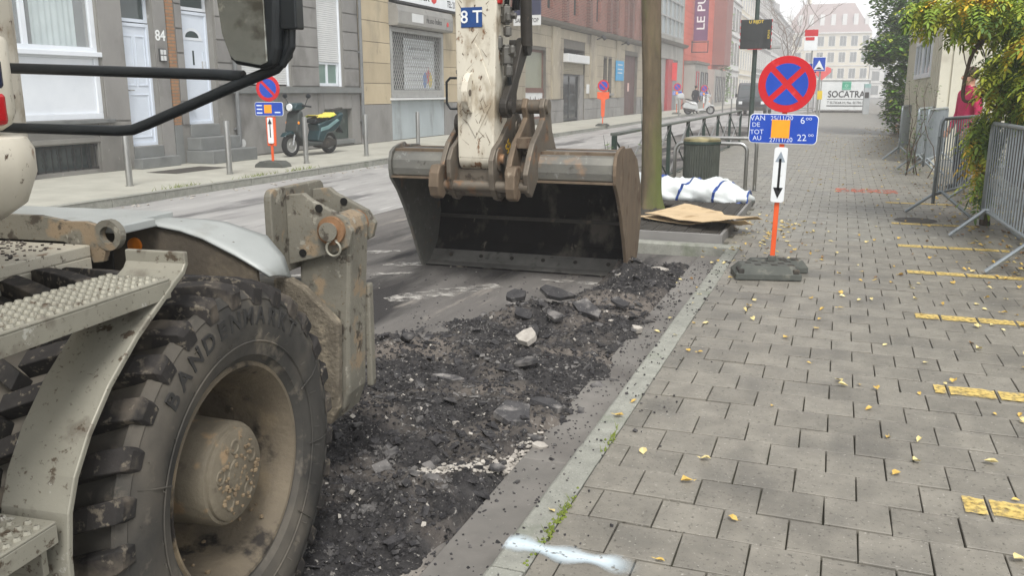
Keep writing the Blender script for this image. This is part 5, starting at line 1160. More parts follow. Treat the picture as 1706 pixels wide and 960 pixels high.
def sector(r, w, a):
    """one of the four fields left by a diagonal cross"""
    d = math.asin(w / r); pts = [(w * math.sqrt(2) * math.cos(a), w * math.sqrt(2) * math.sin(a))]
    for k in range(11): t = a - math.pi / 4 + d + (math.pi / 2 - 2 * d) * k / 10; pts.append((r * math.cos(t), r * math.sin(t)))
    return pts
def sign_stand(loc, kind, label, rz=0, s=1.0, panel=True, arrow='up', lean=0, group=None, base='block', writing=False, dz=0):
    """temporary no stopping sign; faces -y before turning"""
    x, y, z = loc; r = thing('road_sign', label, 'road sign', loc, rz, group)
    T = Matrix.Translation((x, y, z + dz)) @ Matrix.Rotation(rz, 4, 'Z') @ Matrix.Rotation(lean, 4, 'Y') @ Matrix.Scale(s, 4)
    def b(mb, n, m, p=None, **k): return mb.xf(T).build(n, m, p or r, **k)   # reads T as it stands
    zc, rd = 1.452, .208
    b(MB().box((-.018, -.010, .06), (.018, .022, zc)), 'pole', M_sor, bevel=.004)
    d = b(MB().prism(circ(rd, 40, (0, zc)), 'y', -.030, -.018), 'disc', M_sred, bevel=.002)
    b(MB().prism(circ(rd * .97, 40, (0, zc)), 'y', -.018, -.013), 'disc_back', M_alu, d)
    if kind == 'cross':
        for a in (0, 90, 180, 270):
            b(MB().prism([(p[0], p[1] + zc) for p in sector(rd * .735, rd * .105, R(a))], 'y', -.0315, -.0302), 'blue_field', M_sblue, d)
    else:
        for sg in (1, -1):
            rr, w = rd * .72, rd * .11; dd = math.asin(w / rr); pts = []
            for k in range(17): t = R(45) + (0 if sg > 0 else math.pi) - math.pi / 2 + dd + (math.pi - 2 * dd) * k / 16; pts.append((rr * math.cos(t), rr * math.sin(t) + zc))
            b(MB().prism(pts, 'y', -.0315, -.0302), 'blue_field', M_sblue, d)
    if panel:
        pb = b(MB().prism(rrect(.50, .222, .035, 4, (.0, 1.122)), 'y', -.028, -.018), 'date_panel', M_swhite, bevel=.002)
        b(MB().prism(rrect(.488, .210, .030, 4, (.0, 1.122)), 'y', -.0293, -.0282), 'panel_face', M_sblue, pb)
        b(MB().box((-.085, -.0315, 1.055), (.048, -.0297, 1.19)), 'sticker', M_stick, pb)
        if writing:
            for t_, px, pz, sz in (('VAN', -.19, 1.198, .055), ('DE', -.20, 1.148, .048), ('TOT', -.19, 1.094, .050), ('AU', -.185, 1.048, .048), ('25/11/20', -.015, 1.203, .046), ('27/11/20', -.01, 1.040, .048), ('6', .135, 1.188, .07), ('oo', .178, 1.206, .042), ('22', .14, 1.06, .07), ('oo', .203, 1.085, .038)):
                tm = text_mb(t_, sz, frame((px, -.0300, pz), (1, 0, .04), (-.1, 0, 1)), .0006, bold=-.0002); b(tm, 'handwriting', M_chalk, pb)
        else:
            for (px, pz) in ((-.17, 1.18), (-.17, 1.12), (-.17, 1.06), (.15, 1.07)): b(MB().box((px - .05, -.0300, pz - .012), (px + .05, -.0296, pz + .008)), 'panel_line', M_chalk, pb)
    if arrow:
        ab = b(MB().prism(rrect(.098, .42, .018, 3, (.0, .775)), 'y', -.030, -.012), 'arrow_plate', M_swhite, bevel=.002)
        if arrow != 'plain':
            b(MB().box((-.009, -.0318, .66), (.009, -.0302, .90)), 'arrow_shaft', M_txtk, ab)
            tri = lambda z0, z1, w_: MB().prism([(-w_, z0), (w_, z0), (0, z1)], 'y', -.0318, -.0302)
            if arrow == 'both':
                b(tri(.68, .595, .036), 'arrow_head', M_txtk, ab); b(tri(.875, .955, .036), 'arrow_head', mat('faded_arrow', (150, 160, 168), (130, 140, 150), 20, .6), ab)
            else: b(tri(.88, .97, .036), 'arrow_head', M_txtk, ab)
    T = Matrix.Translation(loc) @ Matrix.Rotation(rz, 4, 'Z') @ Matrix.Scale(s, 4)
    if base == 'block':
        T0 = T; T = T @ Matrix.Translation((-.01, -.05, 0)) @ Matrix.Rotation(R(14), 4, 'Z')
        def fr(x0, x1, y0, y1, z0, z1, i):
            return MB().add([(x0,y0,z0),(x1,y0,z0),(x1,y1,z0),(x0,y1,z0),(x0,y0,z0+.045),(x1,y0,z0+.045),(x1,y1,z0+.045),(x0,y1,z0+.045),(x0+i,y0+i,z1),(x1-i,y0+i,z1),(x1-i,y1-i,z1),(x0+i,y1-i,z1)],
                [(0,3,2,1),(8,9,10,11)]+[(q+k,q+(k+1)%4,q+4+(k+1)%4,q+4+k) for q in (0,4) for k in range(4)])
        bo = b(fr(-.29, .20, -.24, .06, 0, .105, .05), 'foot', M_base, bevel=.01)
        b(fr(-.16, .31, .062, .24, 0, .10, .04), 'foot_rear', M_base, bo, bevel=.01)
        for (x0, x1, y0, y1) in ((-.272, -.225, -.235, -.10), (.135, .182, -.235, -.10)):
            b(MB().box((x0, y0, .03), (x1, y1, .085)), 'foot_slot', M_dark, bo, bevel=.006)
        for i in range(6):
            for j in range(3):
                if (i + j) % 2: b(MB().box((-.20 + i * .062, -.17 + j * .075, .1), (-.155 + i * .062, -.12 + j * .075, .1075)), 'foot_recess', M_dark, bo)
        for i in range(3): b(MB().box((.0 + i * .09, .10, .095), (.06 + i * .09, .18, .1025)), 'foot_recess', M_dark, bo)
        T = T0
        b(MB().box((-.030, -.03, .10), (.030, .035, .145)), 'pole_socket', M_base, bo, bevel=.006)
    else:
        b(MB().prism([(-.26, 0), (.26, 0), (.24, .05), (.16, .10), (-.16, .10), (-.24, .05)], 'y', -.16, .16), 'foot', M_base, bevel=.012)
    return r
sign_stand((-.425, 7.0, 0), 'cross', 'large no stopping sign with handwritten dates on the near pavement', 0, 1, True, 'both', .018, writing=True)
s1 = sign_stand((-10.03, 14.0, 0), 'bar', 'parking ban sign on orange stand next to the green scooter', R(8), 1.14, True, 'up', base='low', dz=-.20)
MB().prism([(-.075, .52), (.075, .52), (.085, 1.0), (-.085, 1.0)], 'y', -.010, .03, Matrix.Translation((-10.03, 14.0, -.20)) @ Matrix.Rotation(R(8), 4, 'Z') @ Matrix.Scale(1.14, 4)).build('orange_board', M_sor, s1, bevel=.01)
def orange_sign(loc, label, s):
    r = sign_stand(loc, 'bar', label, R(10), s, False, None, base='low')
    T = Matrix.Translation(loc) @ Matrix.Rotation(R(10), 4, 'Z') @ Matrix.Scale(s, 4)
    MB().prism([(-.06, .35), (.06, .35), (.08, .95), (.22, 1.0), (.22, 1.23), (-.22, 1.23), (-.22, 1.0), (-.08, .95)], 'y', -.012, .03).xf(T).build('orange_board', M_sor, r, bevel=.01)
    return r
orange_sign((-9.2, 35.5, 0), 'parking ban sign with plain orange back board before the warehouse', 1.12)
sign_stand((-8.95, 44.5, 0), 'bar', 'parking ban sign half hidden behind the tree trunk', R(10), 1.12, True, 'up', base='low')
sign_stand((-9.75, 56.0, 0), 'bar', 'parking ban sign in front of the red garage door', R(12), 1.15, True, 'plain', base='low')
sign_stand((-8.95, 62.0, 0), 'bar', 'small parking ban sign behind the white scooter', R(12), 1.1, True, 'plain', base='low')

# bin ---------------------------------------------------------------------
bn_ = thing('litter_bin', 'fluted dark green litter bin with brass rim', 'bin', (-1.73, 12.02, 0))
mb = MB(); nseg = 120
for z, dr in ((0.02, -.01), (.03, 0), (.70, 0), (.715, .004)):
    for k in range(nseg):
        a = 2 * math.pi * k / nseg; rr = .235 + dr + (.006 if k % 3 else -.004); mb.v.append((-1.73 + rr * math.cos(a), 12.02 + rr * math.sin(a), z))
for j in range(3):
    for k in range(nseg): k2 = (k + 1) % nseg; mb.f.append((j*nseg+k, j*nseg+k2, (j+1)*nseg+k2, (j+1)*nseg+k))
mb.build('body', mat('bin_green', (74, 78, 70), (60, 64, 58), 6, .55, layers=(((96, 98, 90), 8, .62, .72),)), bn_)
MB().lathe([(.242, .705), (.250, .715), (.250, .742), (.247, .747)], (-1.73, 12.02, 0), 'z', 48).build('rim', M_green, bn_, smooth='auto')
MB().lathe([(.247, .745), (.245, .772), (.225, .792), (.175, .797), (.145, .787), (.13, .75), (.13, .65), (.0, .65)], (-1.73, 12.02, 0), 'z', 48).build('lid', mat('brass_lid', (170, 160, 120), (150, 140, 104), 5, .35, .7, layers=(((120, 112, 84), 6, .58, .7),)), bn_, smooth='auto')
MB().lathe([(.20, 0), (.23, .022)], (-1.73, 12.02, 0), 'z', 32).build('base', M_dark, bn_)
# hoops ----------------------------------------------------------------------
def hoop(x0, x1, y, h, label):
    r = thing('bicycle_hoop', label, 'bike rack', (x1, y, 0), 0, 'steel bicycle hoops by the litter bin'); q = .11; pts = [(x0, y, 0)]
    pts += [(x0 + q - q * math.cos(a), y, h - q + q * math.sin(a)) for a in np.linspace(0, math.pi / 2, 8)]
    pts += [(x1 - q + q * math.sin(a), y, h - q + q * math.cos(a)) for a in np.linspace(0, math.pi / 2, 8)] + [(x1, y, 0)]
    MB().tube(pts, .026, 12).build('tube', M_inox, r, smooth=True)
    MB().lathe([(.05, 0), (.05, .008), (.027, .01)], (x1, y, 0), 'z', 16).lathe([(.05, 0), (.05, .008), (.027, .01)], (x0, y, 0), 'z', 16).build('foot_plate', M_inox, r); return r
hoop(-2.15, -1.17, 12.38, .70, 'nearer steel bicycle hoop next to the litter bin'); hoop(-2.1, -1.095, 12.96, .745, 'farther steel bicycle hoop next to the litter bin')
# pedestrian railing ------------------------------------------------------------
rail = thing('pedestrian_railing', 'dark green kerbside railing with crossed steel bracing', 'railing', (-2.63, 18, 0))
py_ = [10.75, 12.6, 14.5, 16.4, 18.4, 20.6, 22.9, 25.4]; RX = -2.63
for y in py_: MB().box((RX - .03, y - .03, 0), (RX + .03, y + .03, .86)).build('post', M_green, rail, bevel=.004)
M_rtop = mat('weathered_top_rail', (112, 116, 108), (92, 96, 90), 5, .6, .2)
for a, b in zip(py_, py_[1:]):
    MB().box((RX - .055, a + .003, .861), (RX + .055, b - .003, .895)).build('top_rail', M_rtop, rail, bevel=.006)
    MB().cyl((RX + .012, a + .03, .06), (RX + .012, b - .03, .84), .014, n=8).build('brace', M_inox, rail); MB().cyl((RX - .016, a + .03, .84), (RX - .016, b - .03, .06), .013, n=8).build('brace', M_green, rail)
    MB().box((RX - .012, a + .03, .03), (RX + .012, b - .03, .05)).build('bottom_rail', M_green, rail)
# weeds at the railing start
M_weed = mat('weed_leaf', (122, 146, 66), (96, 122, 52), 20, .8, rnd=.15)
def weed(loc, h, nl, label):
    r = thing('weed', label, 'plant', loc, 0, 'weeds growing by the railing'); st_ = MB(); lv = MB(); x, y, z = loc
    for k in range(3):
        a = random.uniform(0, 6.3); tip = (x + .2 * h * math.cos(a), y + .2 * h * math.sin(a), h * random.uniform(.8, 1)); st_.tube([loc, ((x + tip[0]) / 2, (y + tip[1]) / 2, tip[2] * .6), tip], [.006, .005, .002], 5)
        for j in range(nl // 3):
            t = random.uniform(.3, 1); c = Vector(loc).lerp(Vector(tip), t); b_ = random.uniform(0, 6.3); L_ = random.uniform(.06, .13)
            d = Vector((math.cos(b_), math.sin(b_), random.uniform(-.2, .4))) * L_; sdw = Vector((-d.y, d.x, 0)).normalized() * L_ * .22
            lv.add([c, c + d * .5 + sdw, c + d, c + d * .5 - sdw], [(0, 1, 2, 3)])
    st_.build('stem', M_green, r); lv.build('foliage', M_weed, r, fixn=False, kind='stuff')
weed((-2.55, 10.35, 0), .95, 40, 'leafy weed growing beside the first railing post'); weed((-3.0, 10.0, RZ), .75, 24, 'smaller weed growing in front of the bucket ears'); weed((-2.2, 10.6, 0), 1.35, 30, 'tall thin sapling growing beside the tree trunk')

# street tree, grate, cardboard, sack ---------------------------------------------
M_bark = mat('mossy_bark', (106, 94, 74), (78, 70, 56), 9, .95, bump=1, bd=.012, bsc=30, stretch=(1, 1, .3), layers=(((100, 108, 58), 1.6, .42, .60), ((102, 86, 70), 2.6, .50, .64)))
tr = thing('street_tree', 'mossy street tree trunk behind the bucket', 'tree', (-2.05, 10.15, 0))
mb = MB(); nn = 44; hts = np.concatenate([np.linspace(0, .4, 10), np.linspace(.45, 5.2, 90)])
for h in hts:
    cx_ = -2.03 - .028 * h + .012 * math.sin(h * 1.7); cy_ = 10.15 + .008 * h
    for k in range(nn):
        a = 2 * math.pi * k / nn; rr = .115 + (.06 + .03 * math.sin(3 * a + 1)) * math.exp(-h * 7) - .004 * h
        q = rr * (1 + .06 * noise.noise(Vector((math.cos(a) * 2, math.sin(a) * 2, h * .9)))) + .010 * noise.noise(Vector((a * 5.1 if k < nn / 2 else (2 * math.pi - a) * 5.1 + 9, h * 2.2, 1))) - .006 * max(0, noise.noise(Vector((math.cos(a) * 7, math.sin(a) * 7, h * 3.1))))
        mb.v.append((cx_ + q * math.cos(a), cy_ + q * math.sin(a), h))
for j in range(len(hts) - 1):
    for k in range(nn): k2 = (k + 1) % nn; mb.f.append((j*nn+k, j*nn+k2, (j+1)*nn+k2, (j+1)*nn+k))
mb.build('trunk', M_bark, tr, smooth=True)
lb = MB(); fl = MB()
for k in range(9):
    a = k * 2.4; p0 = Vector((-2.15, 10.2, 3.7 + .17 * k)); p1 = p0 + Vector((math.cos(a) * 1.1, math.sin(a) * 1.1, 1.0)); p2 = p1 + Vector((math.cos(a + .4) * .9, math.sin(a + .4) * .9, .8))
    lb.tube([p0, p1, p2], [.05, .03, .01], 7)
    for j in range(45):
        c = p1.lerp(p2, random.uniform(-.3, 1.2)) + Vector((random.gauss(0, .3), random.gauss(0, .3), random.gauss(0, .25))); b_ = random.uniform(0, 6.3); d = Vector((math.cos(b_), math.sin(b_), random.uniform(-.8, .2))) * .09; sdw = Vector((-d.y, d.x, 0)).normalized() * .035
        fl.add([c, c + d * .5 + sdw, c + d, c + d * .5 - sdw], [(0, 1, 2, 3)])
lb.build('limb', M_bark, tr, smooth=True); fl.build('crown', mat('autumn_leaf', (170, 150, 60), (130, 130, 56), 10, .8), tr, fixn=False)
gt = thing('tree_grate', 'cast iron tree grate in a raised steel frame', 'grate', (-1.45, 9.6, 0))
M_iron2 = mat('cast_iron_grate', (84, 80, 74), (66, 63, 58), 8, .7, .3, bump=.3)
rf_ = MB(); GX0, GX1, GY0, GY1 = -2.60, -.96, 8.26, 11.2
rf_.box((GX0, GY0, -.05), (GX1, GY0 + .03, .085)).box((GX0, GY1 - .03, -.05), (GX1, GY1, .085)).box((GX0, GY0 + .03, -.05), (GX0 + .03, GY1 - .03, .085)).box((GX1 - .03, GY0 + .03, -.05), (GX1, GY1 - .03, .085))
rf_.build('frame', M_gblk, gt, bevel=.004)
sheet('grate_bed', GX0 + .03, GX1 - .03, GY0 + .03, GY1 - .03, .0, mat('grate_soil', (46, 42, 36), (36, 33, 28), 20, .95), parent=gt)
gb = MB()
for i in range(34):
    y = GY0 + .05 + i * .083
    for j in range(10):
        x = GX0 + .05 + j * .155
        if (x + .06 + 2.04) ** 2 + (y - 10.15) ** 2 < .3 ** 2: continue
        gb.box((x, y, .055), (x + .125, y + .05, .078))
for j in range(11): gb.box((GX0 + .03 + j * .155, GY0 + .03, .05), (GX0 + .046 + j * .155, GY1 - .03, .0775))
gb.build('grate_bars', M_iron2, gt, fixn=False, kind='stuff')
# cardboard: two flattened creased sheets
M_card = mat('cardboard', (206, 182, 146), (190, 166, 130), 4, .85, layers=(((160, 134, 100), 5, .56, .7),))
cb = thing('cardboard', 'flattened brown cardboard lying over the tree grate', 'cardboard', (-1.2, 9.3, .085))
def cardsheet(pts, nu, z0, amp, seed, name):
    (a, b, c, d) = [Vector((*p, 0)) for p in pts]; mb = MB()
    for j in range(nu + 1):
        for i in range(nu + 1):
            u, v = i / nu, j / nu; p = a.lerp(b, u).lerp(d.lerp(c, u), v)
            z = z0 + amp * (fbm(p.x * 2.2 + seed, p.y * 2.2, seed, 2) + .5 * abs(math.sin(u * 5 + seed)) * v) + .03 * (u > .82) * (u - .82) * 8 - .04 * sm(.85, 1, v) * (u > .5)
            e = .02 * noise.noise(p * 12) * (1 if i in (0, nu) or j in (0, nu) else 0); mb.v.append((p.x + e, p.y + e, max(z, .088)))
    for j in range(nu):
        for i in range(nu): k = j * (nu + 1) + i; mb.f.append((k, k + 1, k + nu + 2, k + nu + 1))
    o = mb.build(name, M_card, cb, fixn=False); s_ = o.modifiers.new('t', 'SOLIDIFY'); s_.thickness = .005; return o
cardsheet([(-1.86, 8.98), (-1.03, 8.42), (-.66, 8.98), (-1.58, 9.85)], 16, .15, .022, 1, 'flap')
cardsheet([(-2.0, 9.05), (-1.2, 8.6), (-.74, 8.80), (-1.5, 9.5)], 14, .105, .02, 4, 'lower_sheet')
# white woven sack, lying
sk = thing('rubble_sack', 'big white woven sack with blue stripes lying behind the tree', 'sack', (-1.7, 11.6, 0))
def sackpt(u, t, off=0):
    """u along the sack, t round it"""
    xa = -2.78 + 1.76 * u; ya = 11.12 - .10 * u
    rr = (.212 + .014 * math.sin(u * 9)) * (sm(-.08, .10, u)) * (1 - .55 * sm(.84, 1.05, u)); fl_ = 1.3
    n_ = .075 * fbm(u * 11, math.cos(t) * 1.8, math.sin(t) * 1.8, 5) + .018 * abs(noise.noise(Vector((u * 26 + 3 * math.sin(t), 2 * math.cos(t), 0))))
    q = rr * (1 + n_ * 2.2) + off; z = q * (1.0 + math.sin(t)) * (.92 - .15 * u); y_ = ya + q * fl_ * math.cos(t)
    return (xa + .1 * math.cos(t), y_, max(.004, z - .02))
mb = MB(); NU, NT = 60, 40
for i in range(NU + 1):
    for k in range(NT): mb.v.append(sackpt(i / NU, 2 * math.pi * k / NT))
for i in range(NU):
    for k in range(NT): k2 = (k + 1) % NT; mb.f.append((i*NT+k, i*NT+k2, (i+1)*NT+k2, (i+1)*NT+k))
mb.f.append(tuple(range(NT))); mb.f.append(tuple(NU * NT + k for k in range(NT - 1, -1, -1)))
M_sack = mat('white_woven_plastic', (222, 226, 224), (206, 211, 210), 5, .5, bump=.25, bsc=14, layers=(((188, 194, 194), 6, .58, .7),)); mb.build('bag', M_sack, sk, smooth=True)
M_strp = mat('blue_stripe', (46, 78, 150), (38, 66, 132), 5, .5)
for u0, sl in ((.10, .05), (.36, .05), (.60, .05), (.85, .03)):
    sb = MB()
    for k in range(NT + 1):
        t = -math.pi / 2 + 2 * math.pi * k / NT
        for du in (-.009, .009): sb.v.append(sackpt(u0 + sl * math.sin(t) * .7 + du, t, .004))
    for k in range(NT): sb.f.append((2*k, 2*k+1, 2*k+3, 2*k+2))
    sb.build('stripe', M_strp, sk, fixn=False)
mouth = MB(); 
for k in range(25):
    t = 2 * math.pi * k / 24; wv = .02 * math.sin(5 * t)
    for q, (dx, rr) in enumerate(((0, .10), (.10, .15 + wv), (.17, .17 + wv))): mouth.v.append((-1.12 + dx*.8, 11.0 + rr * 1.5 * math.cos(t), max(.006, .10 + rr * .62 * math.sin(t))))
for k in range(24):
    for q in range(2): mouth.f.append((k*3+q, k*3+q+1, k*3+q+4, k*3+q+3))
mouth.build('mouth', M_sack, sk, smooth=True, fixn=False)
mt = MB().tube([(-.985, 11.0 + .25 * math.cos(t), max(.012, .10 + .105 * math.sin(t))) for t in np.linspace(0, 6.28, 25)], .012, 5); mt.build('mouth_band', M_strp, sk)
mt = MB().tube([(-1.55, 10.82, .02), (-1.3, 10.77, .03), (-1.12, 10.79, .06), (-.985, 10.85, .11)], .016, 6); mt.build('lower_band', M_strp, sk)

# speed display -----------------------------------------------------------------
sdp = thing('speed_display', 'black speed display board on a tall dark green pole', 'speed sign', (-2.50, 27.0, 0))
MB().cyl((-2.50, 27.05, 0), (-2.50, 27.05, 6.5), .075, .055, 14).build('pole', M_green, sdp, smooth='auto')
dsp = MB().box((-2.92, 26.86, 2.60), (-2.06, 26.97, 3.42)).build('display', mat('display_black', (44, 46, 46), (34, 36, 36), 3, .5, layers=(((66, 68, 66), 2, .58, .7),), stretch=(3, 1, .4)), sdp, bevel=.02)
MB().box((-2.90, 26.853, 2.84), (-2.08, 26.859, 2.85)).build('display_seam', M_iron, dsp)
text_mb('U RIJDT', .12, frame((-2.49, 26.856, 3.35), (1, 0, 0), (0, 0, 1)), .001, bold=.002).build('lettering', mat('amber_lettering', (216, 190, 70), (200, 170, 60), 6, .6), dsp)
text_mb('KM/H', .10, frame((-2.125, 26.856, 3.0), (0, 0, 1), (-1, 0, 0)), .001).build('lettering', MATS['amber_lettering'], dsp)
rg_ = MB()
for k in range(9):
    z = 2.62 + .09 * k
    if k % 2 == 0: rg_.box((-2.935, 26.87, z), (-2.921, 26.95, z + .08)).box((-2.059, 26.87, z), (-2.045, 26.95, z + .08))
rg_.box((-2.7, 26.87, 2.585), (-2.3, 26.95, 2.599)); rg_.build('red_edge', M_sred, dsp)
MB().box((-2.1, 26.9, 2.60), (-1.78, 27.0, 2.70)).cyl((-2.15, 26.95, 2.58), (-1.85, 26.95, 2.64), .02, n=6).build('camera_arm', M_alu, sdp, bevel=.01)
# bus stop flag, bump sign ----------------------------------------------------------
bus = thing('bus_stop_sign', 'bus stop flag with red top on a thin pole', 'sign', (-1.4, 40, 0))
MB().cyl((-1.36, 40.05, 0), (-1.36, 40.05, 3.95), .035, n=10).build('pole', M_alu, bus)
MB().box((-1.70, 39.98, 3.08), (-1.17, 40.02, 3.66)).build('panel', M_swhite, bus, bevel=.005); MB().box((-1.70, 39.975, 3.665), (-1.17, 40.025, 3.93)).build('red_panel', M_sred, bus, bevel=.005)
MB().box((-1.66, 39.97, 3.50), (-1.3, 39.979, 3.63)).build('line_print', M_sred, bus)
bmp = thing('bump_sign', 'blue square speed hump sign on a thin post', 'road sign', (-.72, 30, 0))
MB().cyl((-.74, 30.04, 0), (-.74, 30.04, 2.5), .03, n=10).build('pole', M_alu, bmp)
pb = MB().box((-.98, 29.98, 2.02), (-.585, 30.0, 2.46)).build('panel', M_swhite, bmp, bevel=.004)
MB().box((-.965, 29.975, 2.035), (-.60, 29.979, 2.445)).build('panel_face', M_sblue, pb)
MB().prism([(-.94, 2.07), (-.625, 2.07), (-.782, 2.36)], 'y', 29.970, 29.9745).build('triangle', M_swhite, pb)
MB().prism([(-.87, 2.09), (-.695, 2.09), (-.72, 2.12), (-.755, 2.145), (-.81, 2.145), (-.845, 2.12)], 'y', 29.966, 29.9695).build('hump', M_txtk, pb)
MB().box((-1.12, 30.08, 1.98), (-.86, 30.10, 2.26)).build('rear_panel', M_sblue, bmp); MB().box((-.77, 29.99, 1.15), (-.62, 30.01, 1.42)).build('yellow_notice', flat('yellow_notice', (214, 186, 60)), bmp)
rsn = thing('small_red_sign', 'small pale red sign beyond the speed hump sign', 'sign', (-.9, 47, 0))
MB().prism([(-1.05 + .42 * p[0], 2.3 + .36 * p[1]) for p in ((0, -1), (.5, -.45), (1, .1), (.95, .6), (.55, .8), (0, .6), (-.5, .8), (-.95, .6), (-1, .1), (-.5, -.45))], 'y', 47, 47.04).build('panel', flat('pale_red', (206, 96, 96)), rsn); MB().cyl((-1.05, 47.05, 0), (-1.05, 47.05, 2.4), .03, n=8).build('pole', M_alu, rsn)
# site container with company board -------------------------------------------------
ct = thing('site_container', 'white site container with SOCATRA lettering closing off the street', 'container', (0, 64, 0))
MB().box((-1.72, 64, .12), (1.66, 70, 2.19)).build('body', mat('container_white', (214, 216, 214), (200, 203, 202), .8, .5, layers=(((186, 188, 186), 1.5, .58, .7),)), ct, bevel=.02)
MB().box((-1.66, 63.95, .0), (1.6, 69.9, .12)).build('base', M_dark, ct)
rbm = MB()
for z in (.16, 2.12): rbm.box((-1.72, 63.97, z - .04), (1.66, 63.999, z + .04))
rbm.box((-1.72, 63.97, .2), (-1.64, 63.999, 2.08)).box((1.58, 63.97, .2), (1.66, 63.999, 2.08)); rbm.build('frame_rail', M_alu, ct)
text_mb('SOCATRA', .60, frame((.20, 63.985, 1.20), (1, 0, 0), (0, 0, 1)), .004, bold=.008, sx=.86).build('lettering', M_txtk, ct)
text_mb('T 02.735.64.14 | Fax. 02.734.12', .215, frame((.20, 63.985, .66), (1, 0, 0), (0, 0, 1)), .003, sx=.86, bold=.002).build('lettering', M_txtk, ct)
MB().box((-1.0, 63.985, .87), (1.5, 63.99, .90)).box((-1.0, 63.985, .42), (1.5, 63.99, .48)).build('print_line', M_txtk, ct)
lg = MB().box((-.10, 63.975, 1.50), (.46, 63.985, 2.06)).build('logo', mat('logo_green', (60, 160, 126), (50, 146, 114), 3, .5), ct)
lgx = MB()
for k in range(8): a = R(45 * k); lgx.prism([(.18 + .05 * math.cos(a - .4), 1.78 + .05 * math.sin(a - .4)), (.18 + .17 * math.cos(a), 1.78 + .17 * math.sin(a)), (.18 + .05 * math.cos(a + .4), 1.78 + .05 * math.sin(a + .4))], 'y', 63.968, 63.974)
for q in (1.50, 1.59, 1.97): lgx.box((-.09, 63.97, q + .02), (.45, 63.9745, q + .035))
lgx.build('logo_star', mat('logo_light', (170, 214, 196), (160, 204, 186), 3, .5), lg)
tk = thing('ticket_machine', 'slim grey parking ticket machine in front of the container', 'ticket machine', (1.42, 60, 0))
MB().prism(rrect(.40, .30, .08, 4, (1.40, 60.15)), 'z', 0, 1.62).build('body', mat('ticket_grey', (176, 180, 180), (160, 164, 165), 2, .5), tk); MB().prism(rrect(.40, .30, .08, 4, (1.40, 60.15)), 'z', 1.622, 1.86).build('head', mat('ticket_teal', (120, 160, 156), (150, 176, 172), 4, .5), tk); MB().box((1.28, 59.985, 1.0), (1.52, 59.999, 1.35)).build('screen', M_dark, tk)
mh = struct(MB().box((-11.4, 12.2, .003), (-10.75, 13.6, .006)).build('manhole_cover', M_iron2)); struct(MB().lathe([(.0, .0042), (.20, .0042), (.22, .0032)], (.86, 10.55, 0), 'z', 32).build('manhole_cover', M_iron2))
lit = MB()
for i in range(120): x = -8.95 + abs(random.gauss(0, .18)); yy = random.uniform(9, 30); chunk(lit, (x, yy, RZ + .008), (random.uniform(.02, .06), random.uniform(.02, .05), .012), rrot(.4), .4)
o = lit.build('litter', M_pale, None, kind='stuff', fixn=False); tag(o, 'pale litter and stones along the far kerb', 'litter')
gk = MB()
for i in range(160):
    x = -9.2 + random.gauss(0, .02); yy = random.choice((10.6, 12.4, 13.6)) + random.gauss(0, .25); a = random.uniform(0, 6.3); gk.add([(x, yy, 0), (x + .012, yy, 0), (x + .05 * math.cos(a), yy + .05 * math.sin(a), random.uniform(.03, .08))], [(0, 1, 2)])
o = gk.build('kerb_grass', M_moss, None, kind='stuff', fixn=False); tag(o, 'tufts of grass behind the far kerb', 'grass')
